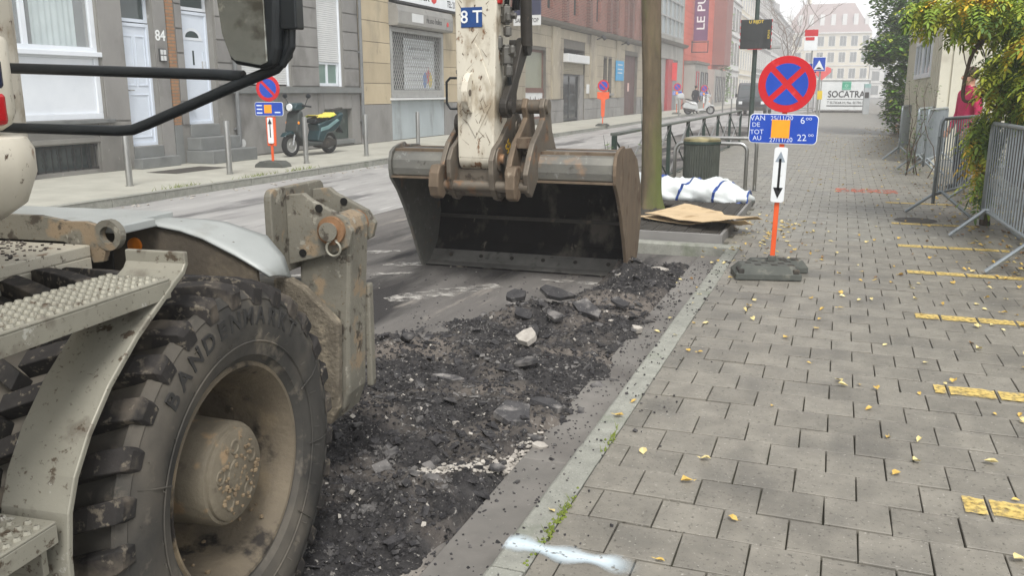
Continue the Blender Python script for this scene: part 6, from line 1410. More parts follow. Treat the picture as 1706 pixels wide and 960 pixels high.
# ================================================================ scooters, van, people
M_tyre2 = mat('scooter_tyre', (40, 40, 40), (32, 32, 32), 10, .8)
M_chrome = mat('chrome', (190, 190, 188), (170, 170, 168), 6, .2, .95)
def scooter(name, label, loc, rz, M1, M2, M3, topbox=None, classic=False, s=1.0):
    """local: x towards the rear, front wheel at x=-.62"""
    T = Matrix.Translation(loc) @ Matrix.Rotation(rz, 4, 'Z') @ Matrix.Scale(s, 4); r = thing(name, label, 'scooter', loc, rz)
    def b(mb, n, m, p=None, **k): return mb.xf(T).build(n, m, p or r, **k)
    for cx_ in (-.62, .60):
        wv = b(MB().lathe([(.15, -.035), (.19, -.05), (.225, -.045), (.24, 0), (.225, .045), (.19, .05), (.15, .035)], (cx_, 0, .24), 'y', 28), 'wheel', M_tyre2, smooth=True)
        b(MB().lathe([(.0, -.02), (.05, -.025), (.06, -.01), (.14, -.012), (.155, -.03), (.155, .03), (.14, .012), (.06, .01), (.05, .025), (0, .02)], (cx_, 0, .24), 'y', 20), 'rim', M_alu, wv)
    b(MB().tube([(-.62, .07, .24), (-.50, .06, .62)], .022, 8).tube([(-.62, -.07, .24), (-.50, -.06, .62)], .022, 8).tube([(-.50, 0, .55), (-.40, 0, 1.0)], .03, 8), 'fork', M_chrome)
    b(MB().prism([(-.86, .42), (-.78, .50), (-.62, .54), (-.46, .49), (-.40, .36), (-.47, .40), (-.62, .47), (-.76, .44)], 'y', -.075, .075), 'front_mudguard', M1, bevel=.02)
    sh = [(-.60, .52), (-.55, .72), (-.50, .90), (-.42, .96), (-.36, .92), (-.36, .70), (-.30, .45), (-.22, .30), (.22, .28), (.22, .20), (-.26, .20), (-.42, .34)]
    b(MB().prism(sh, 'y', -.17, .17), 'leg_shield', M2, bevel=.035, segs=3)
    tail = [(.05, .30), (.14, .52), (.10, .66), (.30, .72), (.66, .80), (.92, .90), (.97, .84), (.90, .70), (.78, .56), (.62, .47), (.40, .44), (.24, .26)]
    if classic: tail = [(.05, .28), (.10, .60), (.25, .70), (.60, .70), (.84, .60), (.92, .44), (.86, .34), (.60, .30), (.30, .26)]
    b(MB().prism(tail, 'y', -.17, .17), 'rear_body', M1, bevel=.05, segs=3)
    b(MB().prism([(.16, .50), (.42, .54), (.80, .72), (.72, .76), (.40, .62), (.18, .58)], 'y', -.178, .178), 'side_trim', M3, bevel=.01)
    b(MB().prism([(.02, .68), (.06, .76), (.24, .80), (.44, .79), (.62, .86), (.78, .87), (.80, .82), (.60, .77), (.30, .70)], 'y', -.14, .14), 'seat', M_blk, bevel=.03, segs=3)
    b(MB().prism([(-.58, .95), (-.60, 1.02), (-.52, 1.11), (-.36, 1.12), (-.24, 1.06), (-.26, 1.0), (-.40, .95)], 'y', -.15, .15), 'handlebar_cowl', M1, bevel=.035, segs=3)
    b(MB().lathe([(.0, 0), (.07, .0), (.08, .03)], (0, 0, 0), 'x', 18).xf(Matrix.Translation((-.615, 0, 1.02))), 'headlight', M_swhite)
    b(MB().tube([(-.30, -.34, 1.03), (-.36, -.2, 1.05), (-.38, 0, 1.05), (-.36, .2, 1.05), (-.30, .34, 1.03)], .018, 8), 'handlebar', M_blk)
    for sd_ in (-1, 1):
        b(MB().tube([(-.36, .22 * sd_, 1.06), (-.36, .30 * sd_, 1.2)], .008, 6).blob((-.36, .32 * sd_, 1.25), (.02, .07, .05), 10), 'mirror', M_blk); b(MB().blob((-.52, .165 * sd_, .70), (.03, .02, .035), 8), 'indicator', flat('amber_lens', (224, 136, 30), .3))
    b(MB().blob((.95, 0, .80), (.03, .09, .04), 10), 'tail_light', M_sred)
    b(MB().prism([(.18, .16), (.18, .34), (.50, .36), (.72, .30), (.70, .18), (.40, .12)], 'y', -.13, .11), 'engine', M_dark, bevel=.03); b(MB().cyl((.30, .15, .20), (.86, .17, .30), .045, .06, 12), 'exhaust', M_dark)
    b(MB().prism([(.80, .62), (1.0, .44), (1.02, .45), (.84, .66)], 'y', -.09, .09), 'plate_holder', M_blk); b(MB().tube([(.1, .12, .2), (.02, .2, 0)], .012, 6), 'side_stand', M_chrome)
    if topbox:
        b(MB().prism([(.84, .86), (.84, 1.06), (.94, 1.16), (1.18, 1.14), (1.26, 1.02), (1.24, .88)], 'y', -.2, .2), 'top_box', topbox, bevel=.05, segs=3); b(MB().box((.6, -.03, .82), (1.1, .03, .86)), 'rack', M_chrome)
        b(MB().prism([(-.60, 1.05), (-.58, 1.05), (-.44, 1.45), (-.46, 1.45)], 'y', -.2, .2), 'windscreen', M_pane, bevel=.005)
    else: b(MB().prism([(.78, .90), (.80, .96), (1.06, 1.0), (1.06, .95)], 'y', -.06, .06), 'rear_spoiler', M_dark, bevel=.01)
    return r
M_scg = mat('scooter_green', (36, 62, 66), (28, 50, 54), 3, .25, coat=.6); M_scd = mat('scooter_dark_plastic', (62, 66, 64), (50, 54, 52), 5, .5); M_sct = mat('scooter_trim', (120, 150, 150), (96, 126, 128), 4, .3, coat=.4)
scooter('scooter', 'dark green scooter parked against the grey house', (-11.15, 17.0, 0), R(82), M_scg, M_scd, M_sct, s=1.04)
cv = MB(); NXc, NYc = 14, 10
for i in range(NXc + 1):
    for j in range(NYc + 1):
        u, v = i / NXc, j / NYc; x = .06 + .62 * u; yq = -.19 + .38 * v; z = .84 + .05 * sm(.6, 1, u) - .9 * max(0, abs(yq) - .13) ** 1.0 * (1 + .8 * noise.noise(Vector((u * 5, v * 3, 1)))) + .012 * noise.noise(Vector((u * 8, v * 8, 0)))
        cv.v.append((x, yq, z))
for i in range(NXc):
    for j in range(NYc): k = i * (NYc + 1) + j; cv.f.append((k, k + 1, k + NYc + 2, k + NYc + 1))
cvr = cv.xf(Matrix.Translation((-11.15, 17.0, 0)) @ Matrix.Rotation(R(82), 4, 'Z') @ Matrix.Scale(1.04, 4)).build('seat_cover', mat('yellow_black_cloth', (222, 196, 96), (206, 196, 80), 5, .8, layers=(((40, 42, 36), 6, .60, .63), ((190, 214, 70), 4, .58, .62))), None, smooth=True, fixn=False)
cvr.modifiers.new('t', 'SOLIDIFY').thickness = .006; tag(cvr, 'yellow and black cloth laid over the green scooter seat', 'cloth')
M_scw = mat('scooter_silver', (196, 198, 196), (180, 182, 181), 3, .3, .2, coat=.5)
scooter('scooter', 'white scooter with a top box parked by the distant bollards', (-8.35, 56.0, 0), R(190), M_scw, M_scw, M_chrome, M_scw, True, 1.12)
# a dark delivery van far down the street
van = thing('parked_van', 'dark van parked far down the street behind the green pole', 'van', (-5.4, 60, RZ))
M_vanp = mat('van_dark_paint', (62, 66, 68), (50, 54, 56), 1, .35, coat=.4)
vb = [(58.0, .35), (58.0, 1.05), (58.45, 1.15), (58.9, 1.9), (59.4, 2.05), (63.2, 2.05), (63.4, 1.9), (63.4, .35)]
vbd = MB().prism([(y, z + RZ) for y, z in vb], 'x', -6.35, -4.45).build('body', M_vanp, van, bevel=.08, segs=3)
MB().add([(-6.2, 58.47, 1.17 + RZ), (-4.6, 58.47, 1.17 + RZ), (-4.68, 58.86, 1.84 + RZ), (-6.12, 58.86, 1.84 + RZ)], [(0, 1, 2, 3)]).build('windscreen', M_pane, van)
MB().box((-5.95, 57.97, .62 + RZ), (-4.85, 57.995, .86 + RZ)).build('grille', M_blk, van); MB().box((-6.3, 57.93, .33 + RZ), (-4.5, 58.02, .55 + RZ)).build('bumper', M_dark, van, bevel=.03)
for x in (-6.18, -4.82): MB().box((x, 57.97, .72 + RZ), (x + .22, 57.999, .9 + RZ)).build('headlight', M_swhite, van, bevel=.02)
for x in (-6.3, -4.7):
    for y in (58.8, 62.5): wv = MB().lathe([(.0, 0), (.2, 0), (.33, .01), (.34, .04), (.34, .18), (.33, .2), (0, .2)], (x, y, .34 + RZ), 'x', 24).build('wheel', M_tyre2, van)
for x in (-6.5, -4.42): MB().box((x, 58.75, 1.15 + RZ), (x + .12, 58.9, 1.38 + RZ)).build('mirror', M_blk, van, bevel=.02)
MB().box((-5.66, 57.96, .40 + RZ), (-5.14, 57.975, .51 + RZ)).build('number_plate', M_swhite, van)

def person(label, loc, rz, J, rad, top, legs, hairc, skin=(196, 150, 124)):
    """one continuous skinned body; J joints, faces coloured by the bone they grow from"""
    r = thing('person', label, 'person', loc, rz)
    names = list(J); idx = {n: i for i, n in enumerate(names)}
    E_ = [('pel', 'waist'), ('waist', 'chest'), ('chest', 'neck'), ('neck', 'head'), ('head', 'crown')]
    for s_ in 'lr': E_ += [('chest', 'sh' + s_), ('sh' + s_, 'el' + s_), ('el' + s_, 'wr' + s_), ('wr' + s_, 'ha' + s_), ('pel', 'hip' + s_), ('hip' + s_, 'kn' + s_), ('kn' + s_, 'an' + s_), ('an' + s_, 'to' + s_)]
    me = bpy.data.meshes.new('sk'); me.from_pydata([J[n] for n in names], [(idx[a], idx[b]) for a, b in E_], []); ob = bpy.data.objects.new('sk', me); COL.objects.link(ob)
    md = ob.modifiers.new('s', 'SKIN'); md.use_smooth_shade = True; ob.modifiers.new('u', 'SUBSURF').levels = 2
    for n in names:
        v = me.skin_vertices[0].data[idx[n]]; q = rad[n[:-1]] if n[-1] in 'lr' and n[:-1] in rad else rad[n]; v.radius = (q, q) if not isinstance(q, tuple) else q; v.use_root = (n == 'pel')
    dg = bpy.context.evaluated_depsgraph_get(); dg.update(); ev = bpy.data.meshes.new_from_object(ob.evaluated_get(dg)); bpy.data.objects.remove(ob)
    ms = [mat('jacket_%d_%d_%d' % top, top, tuple(int(x * .86) for x in top), 6, .75, bump=.3, bsc=14), mat('trousers_%d' % legs[0], legs, tuple(int(x * .85) for x in legs), 6, .8, bump=.2), mat('skin_tone', skin, tuple(int(x * .92) for x in skin), 12, .5), mat('shoe_dark', (40, 38, 38), (30, 29, 29), 9, .5)]
    ev.materials.clear(); [ev.materials.append(m) for m in ms]
    zn = J['neck'][2]; zp = J['pel'][2]; za = J['anl'][2]
    for p in ev.polygons:
        c = p.center
        if c.z > zn + .02: k = 2
        elif min((c - Vector(J['hal'])).length, (c - Vector(J['har'])).length) < .085: k = 2
        elif c.z > zp - .10: k = 0
        elif c.z > za + .03 and c.z > .09: k = 1
        else: k = 3
        p.material_index = k; p.use_smooth = True
    o = link('body', ev, r); o.location = loc; o.rotation_euler = (0, 0, rz)
    T = Matrix.Translation(loc) @ Matrix.Rotation(rz, 4, 'Z'); h = Vector(J['head']); hc = (h + Vector(J['crown'])) / 2
    MB().blob(hc + Vector((0, .018, .035)), (.088, .103, .105), 16, .06, 4).xf(T).build('hair', flat('hair_%d' % hairc[0], hairc, .7), r, smooth=True)
    MB().blob(hc + Vector((0, -.105, -.02)), (.014, .022, .024), 8).xf(T).build('nose', ms[2], r, smooth=True)
    for s_ in (-1, 1):
        MB().blob(hc + Vector((s_ * .034, -.088, .008)), (.012, .008, .008), 8).xf(T).build('eye', M_txtk, r); MB().blob(hc + Vector((s_ * .088, .0, -.01)), (.014, .026, .034), 8).xf(T).build('ear', ms[2], r)
    MB().blob(hc + Vector((0, -.092, -.065)), (.026, .008, .007), 8).xf(T).build('mouth', flat('lip', (150, 92, 84)), r)
    for s_, nm in ((1, 'l'), (-1, 'r')):
        w0 = Vector(J['wr' + nm]); h0 = Vector(J['ha' + nm]); d = (h0 - w0).normalized(); sd_ = Vector((0, 1, 0)) if abs(d.y) < .8 else Vector((1, 0, 0)); f_ = MB()
        for k, L_ in enumerate((.06, .072, .076, .066)):
            b0_ = h0 + sd_ * (-.027 + .018 * k); f_.tube([b0_, b0_ + d * L_ * .55 + Vector((0, -.006, 0)), b0_ + d * L_ + Vector((-s_ * .012, -.012, 0))], [.0095, .009, .0065], 7)
        f_.tube([h0 - d * .045 - sd_ * .03, h0 - d * .01 - sd_ * .055, h0 + d * .025 - sd_ * .06], [.011, .010, .007], 7); f_.xf(T).build('fingers', ms[2], r, smooth=True)
    return r
RAD = dict(pel=(.15, .11), waist=(.145, .10), chest=(.165, .115), neck=.058, head=.088, crown=.07, sh=.075, el=.05, wr=.036, ha=.038, hip=.095, kn=.062, an=.046, to=.042)
def joints(h=1.75, arm=(0, 0), bend=0, stride=0):
    k = h / 1.75; J = dict(pel=(0, 0, .95), waist=(0, -.01, 1.12), chest=(0, 0, 1.34), neck=(0, -.01, 1.50), head=(0, -.03, 1.60), crown=(0, -.01, 1.70))
    for s_, n in ((1, 'l'), (-1, 'r')):
        J.update({'sh' + n: (s_ * .20, .0, 1.41), 'el' + n: (s_ * (.27 + arm[0]), .02 - arm[1] * .3, 1.12), 'wr' + n: (s_ * (.25 + arm[0] * .3), -.06 - arm[1], .90 + arm[1] * .6), 'ha' + n: (s_ * (.245 + arm[0] * .2), -.09 - arm[1] * 1.2, .82 + arm[1] * .6),
                  'hip' + n: (s_ * .10, 0, .90), 'kn' + n: (s_ * .115, -.03 + s_ * stride * .5, .50), 'an' + n: (s_ * .12, .02 + s_ * stride, .085), 'to' + n: (s_ * .14, -.13 + s_ * stride, .045)})
    return {n: tuple(x * k for x in p) for n, p in J.items()}
person('person in a dark jacket standing behind the white scooter', (-8.75, 57.0, 0), R(150), joints(1.74), RAD, (42, 44, 50), (48, 48, 54), (46, 40, 36))
person('person in a pink jacket half hidden by the vine leaves', (1.66, 13.9, 0), R(-70), joints(1.70, (.02, .04)), RAD, (206, 54, 100), (60, 62, 72), (70, 54, 44))
# ================================================================ right hand side: barriers, vine, cabin, ivy
M_galv = mat('galvanised_barrier', (158, 165, 168), (138, 146, 150), 6, .42, .45, layers=(((108, 114, 116), 9, .6, .7),))
def barrier(p0, p1, label, foot=.62):
    """crowd barrier from p0 to p1 on the ground"""
    p0, p1 = Vector(p0), Vector(p1); L_ = (p1 - p0).length; ang = math.atan2(p1.y - p0.y, p1.x - p0.x); loc = (p0.x, p0.y, 0); r = thing('crowd_barrier', label, 'barrier', loc, ang, 'galvanised crowd barriers along the right side')
    T = Matrix.Translation(loc) @ Matrix.Rotation(ang, 4, 'Z'); q = .10; z0, z1 = .26, 1.10
    def b(mb, n, m=M_galv, p=None, **k): return mb.xf(T).build(n, m, p or r, **k)
    arc = lambda cx_, cz, a0, a1: [(cx_ + q * math.cos(a), 0, cz + q * math.sin(a)) for a in np.linspace(a0, a1, 6)]
    pts = [(0, 0, z0 - .10), *arc(q, z1 - q, math.pi, math.pi / 2), *arc(L_ - q, z1 - q, math.pi / 2, 0), (L_, 0, z0 - .10)]
    b(MB().tube(pts, .0195, 10), 'frame', smooth=True); b(MB().cyl((0, 0, z0), (L_, 0, z0), .017, n=10), 'bottom_rail', smooth='auto')
    n = int(L_ / .105)
    for i in range(1, n): b(MB().cyl((L_ * i / n, 0, z0 + .017), (L_ * i / n, 0, z1 - .019), .0078, n=8), 'bar', smooth='auto')
    for fx in (.22, L_ - .22):
        b(MB().tube([(fx, -foot / 2, .018), (fx, -.02, z0 + .02), (fx, .02, z0 + .02), (fx, foot / 2, .018)], .018, 8), 'foot', smooth='auto')
    for z in (.45, .9): b(MB().tube([(-.02, 0, z), (-.055, 0, z + .01), (-.055, 0, z - .07)], .008, 6), 'hook')
    return r
barrier((1.385, 9.66), (1.47, 7.35), 'nearest crowd barrier at the right edge', .62)
barrier((1.045, 10.85), (1.80, 12.85), 'crowd barrier standing at an angle behind the vine', .70)
barrier((1.28, 17.2), (1.78, 19.4), 'crowd barrier standing edge on before the cabin', .62)
barrier((1.36, 16.3), (1.86, 18.4), 'crowd barrier leaning close to the edge on barrier', .62)
barrier((1.15, 19.6), (1.45, 21.8), 'farthest crowd barrier near the ivy trunk', .62)
# low concrete wall and timber fence behind the vine
fn = thing('timber_fence', 'dark timber fence behind the vine', 'fence', (2.55, 11, 0))
M_tim = mat('dark_timber', (84, 70, 56), (64, 54, 44), 4, .85, rnd=.15, bump=.3, stretch=(1, 1, .3))
for k in range(44):
    y = 5.6 + k * .235; piece('plank', M_tim, fn, (2.53, y, .02), (2.56, y + .225, 2.35 + random.uniform(-.02, .02)))
for z in (.5, 1.9): piece('fence_rail', M_tim, fn, (2.561, 5.6, z), (2.61, 15.95, z + .09))
# site cabin
cbn = thing('site_cabin', 'cream ribbed site cabin standing behind the barriers', 'cabin', (2.9, 23, 0))
M_cab = mat('cream_cabin_paint', (204, 200, 182), (188, 184, 168), 1.2, .55, layers=(((166, 160, 144), 1.6, .58, .72),))
CX, CY0, CY1, CXR = 1.72, 18.6, 28.0, 4.3
MB().box((CX, CY0, .12), (CXR, CY1, 2.78)).build('shell', M_cab, cbn, bevel=.03)
for k in range(9): x = CX + .16 + k * .29; piece('rib', M_cab, cbn, (x, CY0 - .035, .25), (x + .13, CY0 + .01, 2.7))
for k in range(26):
    y = CY0 + .2 + k * .36
    if not (20.9 < y + .07 < 25.4): piece('rib', M_cab, cbn, (CX - .03, y, .25), (CX + .01, y + .14, 2.7))
    else: piece('rib', M_cab, cbn, (CX - .03, y, .25), (CX + .01, y + .14, 1.66))
piece('corner_post', M_cab, cbn, (CX - .05, CY0 - .05, .0), (CX + .12, CY0 + .11, 2.78)); piece('corner_post', M_cab, cbn, (CX - .05, CY1 - .1, .0), (CX + .12, CY1 + .05, 2.78))
piece('roof_edge', M_cab, cbn, (CX - .07, CY0 - .07, 2.782), (CXR + .05, CY1 + .07, 2.92)); piece('base_rail', M_alu, cbn, (CX - .02, CY0 - .02, .0), (CXR, CY1, .118))
for a, b in ((20.9, 23.0), (23.2, 25.3)):
    wv = rectframe(MB(), CX - .05, CX + .01, a, b, 1.7, 2.6, .10).box((CX - .045, (a + b) / 2 - .04, 1.8), (CX + .005, (a + b) / 2 + .04, 2.5)).build('window', M_white, cbn); MB().box((CX - .02, a + .1, 1.8), (CX - .01, b - .1, 2.5)).build('pane', M_pane, wv)
# neighbouring white wall beyond
nb = thing('garden_wall', 'low pale wall beyond the site cabin', 'wall', (2.6, 38, 0)); MB().box((2.5, 28.3, 0), (2.75, 60, 1.6)).build('wall', M_conc, nb); MB().box((2.44, 28.3, 1.6), (2.81, 60, 1.68)).build('coping', M_gblk, nb)

# ---- wisteria vine ----------------------------------------------------------
LEAFC = [mat('vine_green', (146, 168, 62), (118, 146, 52), 6, .6, rnd=.2), mat('vine_lime', (198, 202, 76), (174, 186, 66), 6, .6, rnd=.18), mat('vine_yellow', (212, 178, 58), (192, 152, 44), 6, .6, rnd=.15), mat('vine_dark', (84, 110, 46), (66, 90, 38), 6, .6, rnd=.2)]
for m in LEAFC:
    b_ = m.node_tree.nodes['Principled BSDF']; b_.inputs['Transmission Weight'].default_value = 0; b_.inputs['Subsurface Weight'].default_value = 0
def compound(seed, n=5):
    """pinnate leaf: leaflets in pairs along a drooping rib, pointing +x"""
    rnd_ = random.Random(seed); vs = []; fs = []
    def leaflet(p, d, L_):
        d = d.normalized(); sdw = Vector((-d.y, d.x, 0)); sdw = (sdw.normalized() if sdw.length > .01 else Vector((0, 1, 0))) * L_ * .19; o_ = len(vs); dr = Vector((0, 0, -.25 * L_))
        vs.extend([p, p + d * L_ * .35 + sdw + dr * .25, p + d * L_ * .72 + sdw * .75 + dr * .6, p + d * L_ + dr, p + d * L_ * .72 - sdw * .75 + dr * .6, p + d * L_ * .35 - sdw + dr * .25, p + d * L_ * .5 + dr * .1 + Vector((0, 0, -.006))])
        fs.extend([(o_ + 6, o_ + a, o_ + b) for a, b in ((0, 1), (1, 2), (2, 3), (3, 4), (4, 5), (5, 0))])
    for k in range(n):
        t = (k + .6) / n; p = Vector((.20 * t, 0, -.09 * t * t))
        for s_ in (-1, 1): leaflet(p, Vector((.55 + rnd_.uniform(-.1, .15), s_, rnd_.uniform(-.35, .1))), rnd_.uniform(.055, .085) * (1.1 - .25 * t))
    leaflet(Vector((.20, 0, -.09)), Vector((1, rnd_.uniform(-.2, .2), -.5)), .08)
    return vs, fs
CMP = [compound(s_) for s_ in range(6)]
vine = thing('wisteria_vine', 'large vine with yellowing green leaves over the barriers', 'vine', (1.53, 10.44, 0))
BL_ = (((1.25, 10.0, 2.22), (.62, .7, .38), 430), ((1.75, 9.4, 1.98), (.5, 1.2, .5), 380), ((1.72, 9.5, 1.45), (.36, 1.0, .42), 280), ((.74, 10.0, 2.22), (.25, .5, .2), 80), ((1.36, 10.0, .95), (.17, .22, .38), 130), ((1.45, 9.75, 1.55), (.26, .4, .42), 230),
       ((1.38, 9.95, .5), (.10, .15, .34), 34), ((2.25, 9.3, 1.5), (.3, 2.2, .95), 300), ((1.6, 10.3, 2.85), (.9, 1.2, .35), 150), ((2.3, 12, 1.9), (.25, 1.8, .8), 120))
pool = []
for c, r_, n in BL_:
    for i in range(int(n * 1.45)):
        while True:
            d = Vector((random.uniform(-1, 1), random.uniform(-1, 1), random.uniform(-1, 1)))
            if .35 < d.length < 1: break
        d *= .75 + .25 * noise.noise(Vector((c[0] * 3, i, 0)))
        p = Vector((c[0] + d.x * r_[0], c[1] + d.y * r_[1], c[2] + d.z * r_[2]))
        if p.z < .12: continue
        g = fbm(p.x * 2.2, p.y * 1.5, p.z * 2.2, 2) + random.gauss(0, .25)
        k = 2 if g > .5 else (1 if g > .05 else (0 if g > -.3 else 3)); a = random.uniform(0, 6.3)
        pool.append((p, a, random.uniform(-.6, .35), k, random.choice(range(6)), random.uniform(.62, 1.08)))
pool.sort(key=lambda q: (q[0] - Vector((0, 0, 1.4))).length)
vmesh = {}
restv = [MB() for _ in range(4)]
for i, (p, a, tl, k, v, s_) in enumerate(pool):
    if i < 300:
        if (k, v) not in vmesh: vmesh[(k, v)] = MB().add(*CMP[v]).mesh('leaf', LEAFC[k], True)
        o = bpy.data.objects.new('leaf', vmesh[(k, v)]); COL.objects.link(o); o.parent = vine; o.matrix_parent_inverse = pw(vine).inverted(); o.location = p; o.rotation_euler = (random.gauss(0, .6), -tl + .2 + random.gauss(0, .25), a); o.scale = (s_, s_, s_)
    else:
        M_ = Matrix.Translation(p) @ Matrix.Rotation(a, 4, 'Z') @ Matrix.Rotation(.3 - tl, 4, 'Y') @ Matrix.Scale(s_, 4); restv[k].add([M_ @ q for q in CMP[v][0]], CMP[v][1])
for k in range(4): restv[k].build('foliage', LEAFC[k], vine, fixn=False, kind='stuff')
M_vbark = mat('vine_bark', (92, 76, 62), (70, 58, 48), 10, .9, bump=.7, bsc=40)
vs_ = [([(1.53, 10.44, 0), (1.50, 10.4, .35), (1.47, 10.38, .8), (1.55, 10.4, 1.3), (1.6, 10.4, 1.9), (1.5, 10.4, 2.5)], .052), ([(1.50, 10.4, .5), (1.62, 10.5, .9), (1.7, 10.4, 1.5), (1.9, 10.2, 2.2)], .03),
       ([(1.55, 10.0, 2.0), (1.22, 9.9, 1.86), (1.13, 9.85, 1.62), (1.11, 9.82, 1.36), (1.16, 9.82, 1.30), (1.26, 9.82, 1.34), (1.40, 9.85, 1.46), (1.55, 9.9, 1.6)], .022),
       ([(1.7, 10.2, 2.3), (1.3, 10.2, 2.2), (1.0, 10.3, 2.35)], .014), ([(1.2, 9.9, 1.9), (1.28, 9.85, 1.7), (1.25, 9.82, 1.5), (1.3, 9.8, 1.46)], .007), ([(1.05, 10.0, 2.1), (1.08, 9.9, 1.8), (1.16, 9.85, 1.55), (1.3, 9.85, 1.52)], .006),
       ([(1.9, 9.8, 2.2), (1.8, 9.7, 1.6), (1.9, 9.6, 1.0), (1.85, 9.7, .5)], .012), ([(2.1, 9.2, 2.2), (2.05, 9.0, 1.5), (2.1, 9.0, .9)], .010)]
for pts, r_ in vs_:
    P_ = [Vector(p) for p in pts]; fine = []
    for i in range(len(P_) - 1):
        for t in (0, .34, .67): # Catmull-Rom
            p0, p1, p2, p3 = P_[max(i-1, 0)], P_[i], P_[i+1], P_[min(i+2, len(P_)-1)]
            fine.append(.5 * ((2*p1) + (p2-p0)*t + (2*p0-5*p1+4*p2-p3)*t*t + (3*p1-p0-3*p2+p3)*t**3))
    fine.append(P_[-1]); n = len(fine); MB().tube(fine, [r_ * (1 - .45 * i / n) * (1 + .12 * noise.noise(fine[i] * 9)) for i in range(n)], 8).build('stem', M_vbark, vine, smooth=True)
# thin dry climber on the barriers further on
cl = thing('dry_climber', 'thin dark climber winding up the farther barriers', 'plant', (1.2, 16.4, 0)); cs = MB(); clv = MB()
for k in range(7):
    p = Vector((1.22 + random.gauss(0, .07), 16.4 + random.gauss(0, .3), 0)); pts = [p.copy()]
    for j in range(7): p = p + Vector((random.gauss(0.0, .06), random.gauss(.05, .12), random.uniform(.12, .3))); pts.append(p.copy())
    cs.tube(pts, [.009 - .001 * i for i in range(8)], 5)
    for q in pts:
        for j in range(9):
            c = q + Vector((random.gauss(0, .07), random.gauss(0, .1), random.gauss(0, .08))); b2 = random.uniform(0, 6.3); d = Vector((math.cos(b2), math.sin(b2), random.uniform(-.5, .3))) * .05; sdw = Vector((-d.y, d.x, 0)) * .4
            if c.z > .02: clv.add([c, c + d * .5 + sdw, c + d, c + d * .5 - sdw], [(0, 1, 2, 3)])
cs.build('stem', M_vbark, cl); clv.build('foliage', LEAFC[3], cl, fixn=False, kind='stuff')

# ---- ivy covered tree ----------------------------------------------------------
iv = thing('ivy_tree', 'tall tree smothered in dark ivy beyond the cabin', 'tree', (2.2, 33, 0))
ivb = (((1.95, 32, 1.2), (.75, 2.0, 1.3), 1900), ((1.9, 32, 3.0), (.95, 2.0, 1.4), 2900), ((1.55, 31.5, 4.4), (.95, 1.8, 1.3), 2600), ((1.25, 31.0, 2.75), (.75, 1.2, .42), 1100), ((1.75, 32, 6.0), (1.1, 2, 1.4), 2000), ((2.0, 32, 7.6), (1.3, 2, 1.4), 1200), ((.95, 31, 2.45), (.42, .6, .22), 320))
ivl = [MB(), MB(), MB()]
for c, r_, n in ivb:
    for i in range(n):
        d = Vector((random.gauss(0, 1), random.gauss(0, 1), random.gauss(0, 1))).normalized() * (random.random() ** .33) * (1 + .3 * noise.noise(Vector((i * .37, c[2], 1))))
        p = Vector((c[0] + d.x * r_[0], c[1] + d.y * r_[1], c[2] + d.z * r_[2]))
        if p.z < .1: continue
        g = d.length * .5 + .6 * fbm(p.x * 1.8, p.y, p.z * 1.8, 3) + random.gauss(0, .15); k = 0 if g < .35 else (1 if g < .75 else 2)
        a = random.uniform(0, 6.3); L_ = random.uniform(.10, .22); dd = Vector((math.cos(a), math.sin(a), random.uniform(-.9, .1))).normalized() * L_; sdw = Vector((-dd.y, dd.x, random.uniform(-.03, .03))).normalized() * L_ * .33
        ivl[k].add([p, p + dd * .45 + sdw, p + dd, p + dd * .45 - sdw, p + dd * .5 + Vector((0, 0, -.02))], [(4, 0, 1), (4, 1, 2), (4, 2, 3), (4, 3, 0)])
for k, (c1, c2) in enumerate((((58, 92, 34), (46, 78, 28)), ((100, 138, 42), (84, 120, 36)), ((164, 178, 64), (146, 162, 54)))): ivl[k].build('crown', mat('ivy_%d' % k, c1, c2, 3, .55), iv, fixn=False)
MB().tube([(2.25, 31, 0), (2.2, 31, 1.5), (2.15, 31.2, 3.2), (2.1, 31.5, 5.5), (2.0, 32, 8.0)], [.2, .17, .15, .12, .05], 10).build('trunk', M_vbark, iv, smooth=True)
dry = MB()
for i in range(260):
    z = random.uniform(.2, 4.6); a = random.uniform(0, 6.3); p = Vector((2.25 + .12 * math.cos(a) - .02 * z, 30.4 + .3 * math.sin(a), z)); dry.tube([p, p + Vector((random.gauss(0, .12), random.gauss(-.05, .1), random.gauss(-.1, .12)))], .012, 4)
dry.build('dead_twigs', mat('dead_twig', (134, 104, 84), (112, 86, 70), 8, .9), iv)
bl_ = MB()
for i in range(500):
    p = (random.gauss(2.05, .22), random.gauss(30.3, .5), abs(random.gauss(0, .35))); a = random.uniform(0, 6.3); d = Vector((math.cos(a), math.sin(a), random.uniform(-.4, .4))) * .11; sdw = Vector((-d.y, d.x, 0)) * .35; p = Vector(p); bl_.add([p, p + d * .5 + sdw, p + d, p + d * .5 - sdw], [(0, 1, 2, 3)])
bl_.build('dead_leaves', M_leafs[2], iv, fixn=False, kind='stuff')
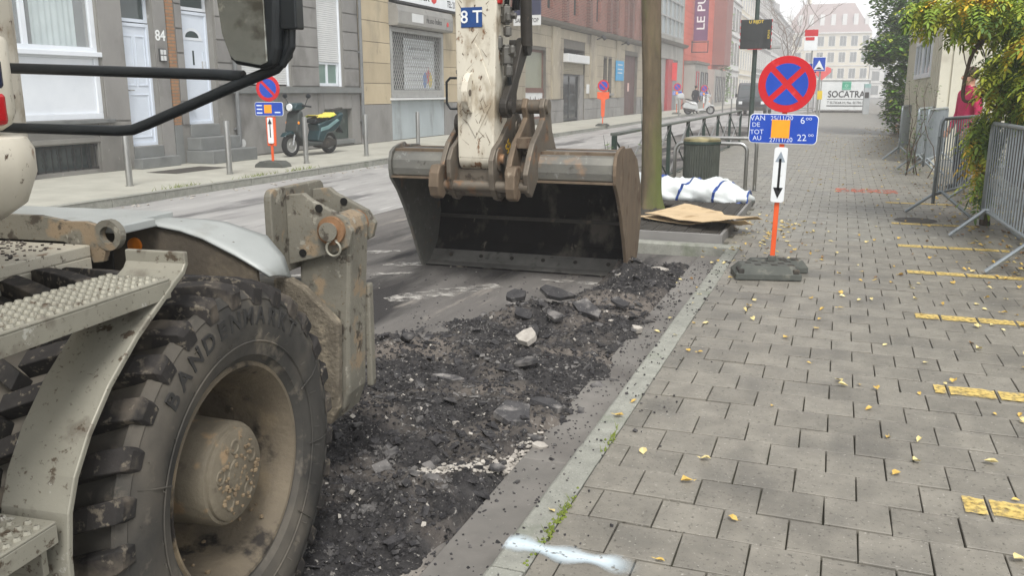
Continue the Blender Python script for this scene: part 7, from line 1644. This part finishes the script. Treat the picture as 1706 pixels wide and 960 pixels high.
# climbing green on the far terrace, bare tree down the street
ig = thing('wall_climber', 'green climber on the facade beyond the orange building', 'plant', (F + .5, 97, 0)); il = MB()
for i in range(900):
    z = random.uniform(.5, 9.5); w_ = .5 + .9 * math.exp(-((z - 4.5) / 2.5) ** 2); p = Vector((F + .25 + abs(random.gauss(0, .35)), 95.5 + random.gauss(0, w_), z)); a = random.uniform(0, 6.3); d = Vector((math.cos(a), math.sin(a), random.uniform(-.8, .2))) * .32; sdw = Vector((-d.y, d.x, 0)) * .4
    il.add([p, p + d * .5 + sdw, p + d, p + d * .5 - sdw], [(0, 1, 2, 3)])
il.build('foliage', MATS['ivy_1'], ig, fixn=False, kind='stuff')
bt = thing('bare_tree', 'bare branched tree far down the street', 'tree', (-5.4, 92, 0)); bm_ = MB(); M_tw = mat('bare_bark', (120, 108, 96), (104, 94, 84), 3, .9)
def twig(p, d, L_, r_, dep):
    q = p + d * L_; mid = p.lerp(q, .5) + Vector((random.gauss(0, .06), random.gauss(0, .06), 0)) * L_; bm_.tube([p, mid, q], [r_, r_ * .8, r_ * .6], 5 if dep < 2 else 6, False)
    if dep == 0: return
    for k in range(3 if dep > 1 else 2):
        nd = (d + Vector((random.gauss(0, .5), random.gauss(0, .5), random.gauss(.1, .25)))).normalized(); twig(q if k else mid, nd, L_ * random.uniform(.6, .85), r_ * .58, dep - 1)
twig(Vector((-5.4, 92, 0)), Vector((.05, 0, 1)), 4.0, .16, 5); bm_.build('trunk', M_tw, bt, smooth=True, fixn=False)
# far barriers and pale bollards in front of the container
fb = thing('mesh_fence_panel', 'pale mesh fence panel in front of the container', 'fence', (-3.4, 66, 0)); fm = MB()
for x in np.arange(-4.4, -1.95, .1): fm.cyl((x, 66, .1), (x, 66, 1.9), .012, n=4)
fm.box((-4.42, 65.98, .08), (-1.9, 66.02, .12)).box((-4.42, 65.98, 1.9), (-1.9, 66.02, 1.95)); fm.build('wire_mesh', M_galv, fb)
for x in (-4.42, -1.92): MB().cyl((x, 66, 0), (x, 66, 2.0), .025, n=8).build('post', M_galv, fb)

# ================================================================ autumn haze
hzm = bpy.data.materials.new('haze_air'); hzm.use_nodes = True; t = hzm.node_tree; t.nodes.clear(); pv = t.nodes.new('ShaderNodeVolumePrincipled'); pv.inputs['Color'].default_value = (.99, .99, 1, 1); pv.inputs['Density'].default_value = .0036; pv.inputs['Anisotropy'].default_value = .3
ho = t.nodes.new('ShaderNodeOutputMaterial'); t.links.new(pv.outputs[0], ho.inputs['Volume'])
hzo = MB().box((-78, -28, -1.4), (78, 294, 26.5)).build('haze', hzm); hzo['kind'] = 'stuff'
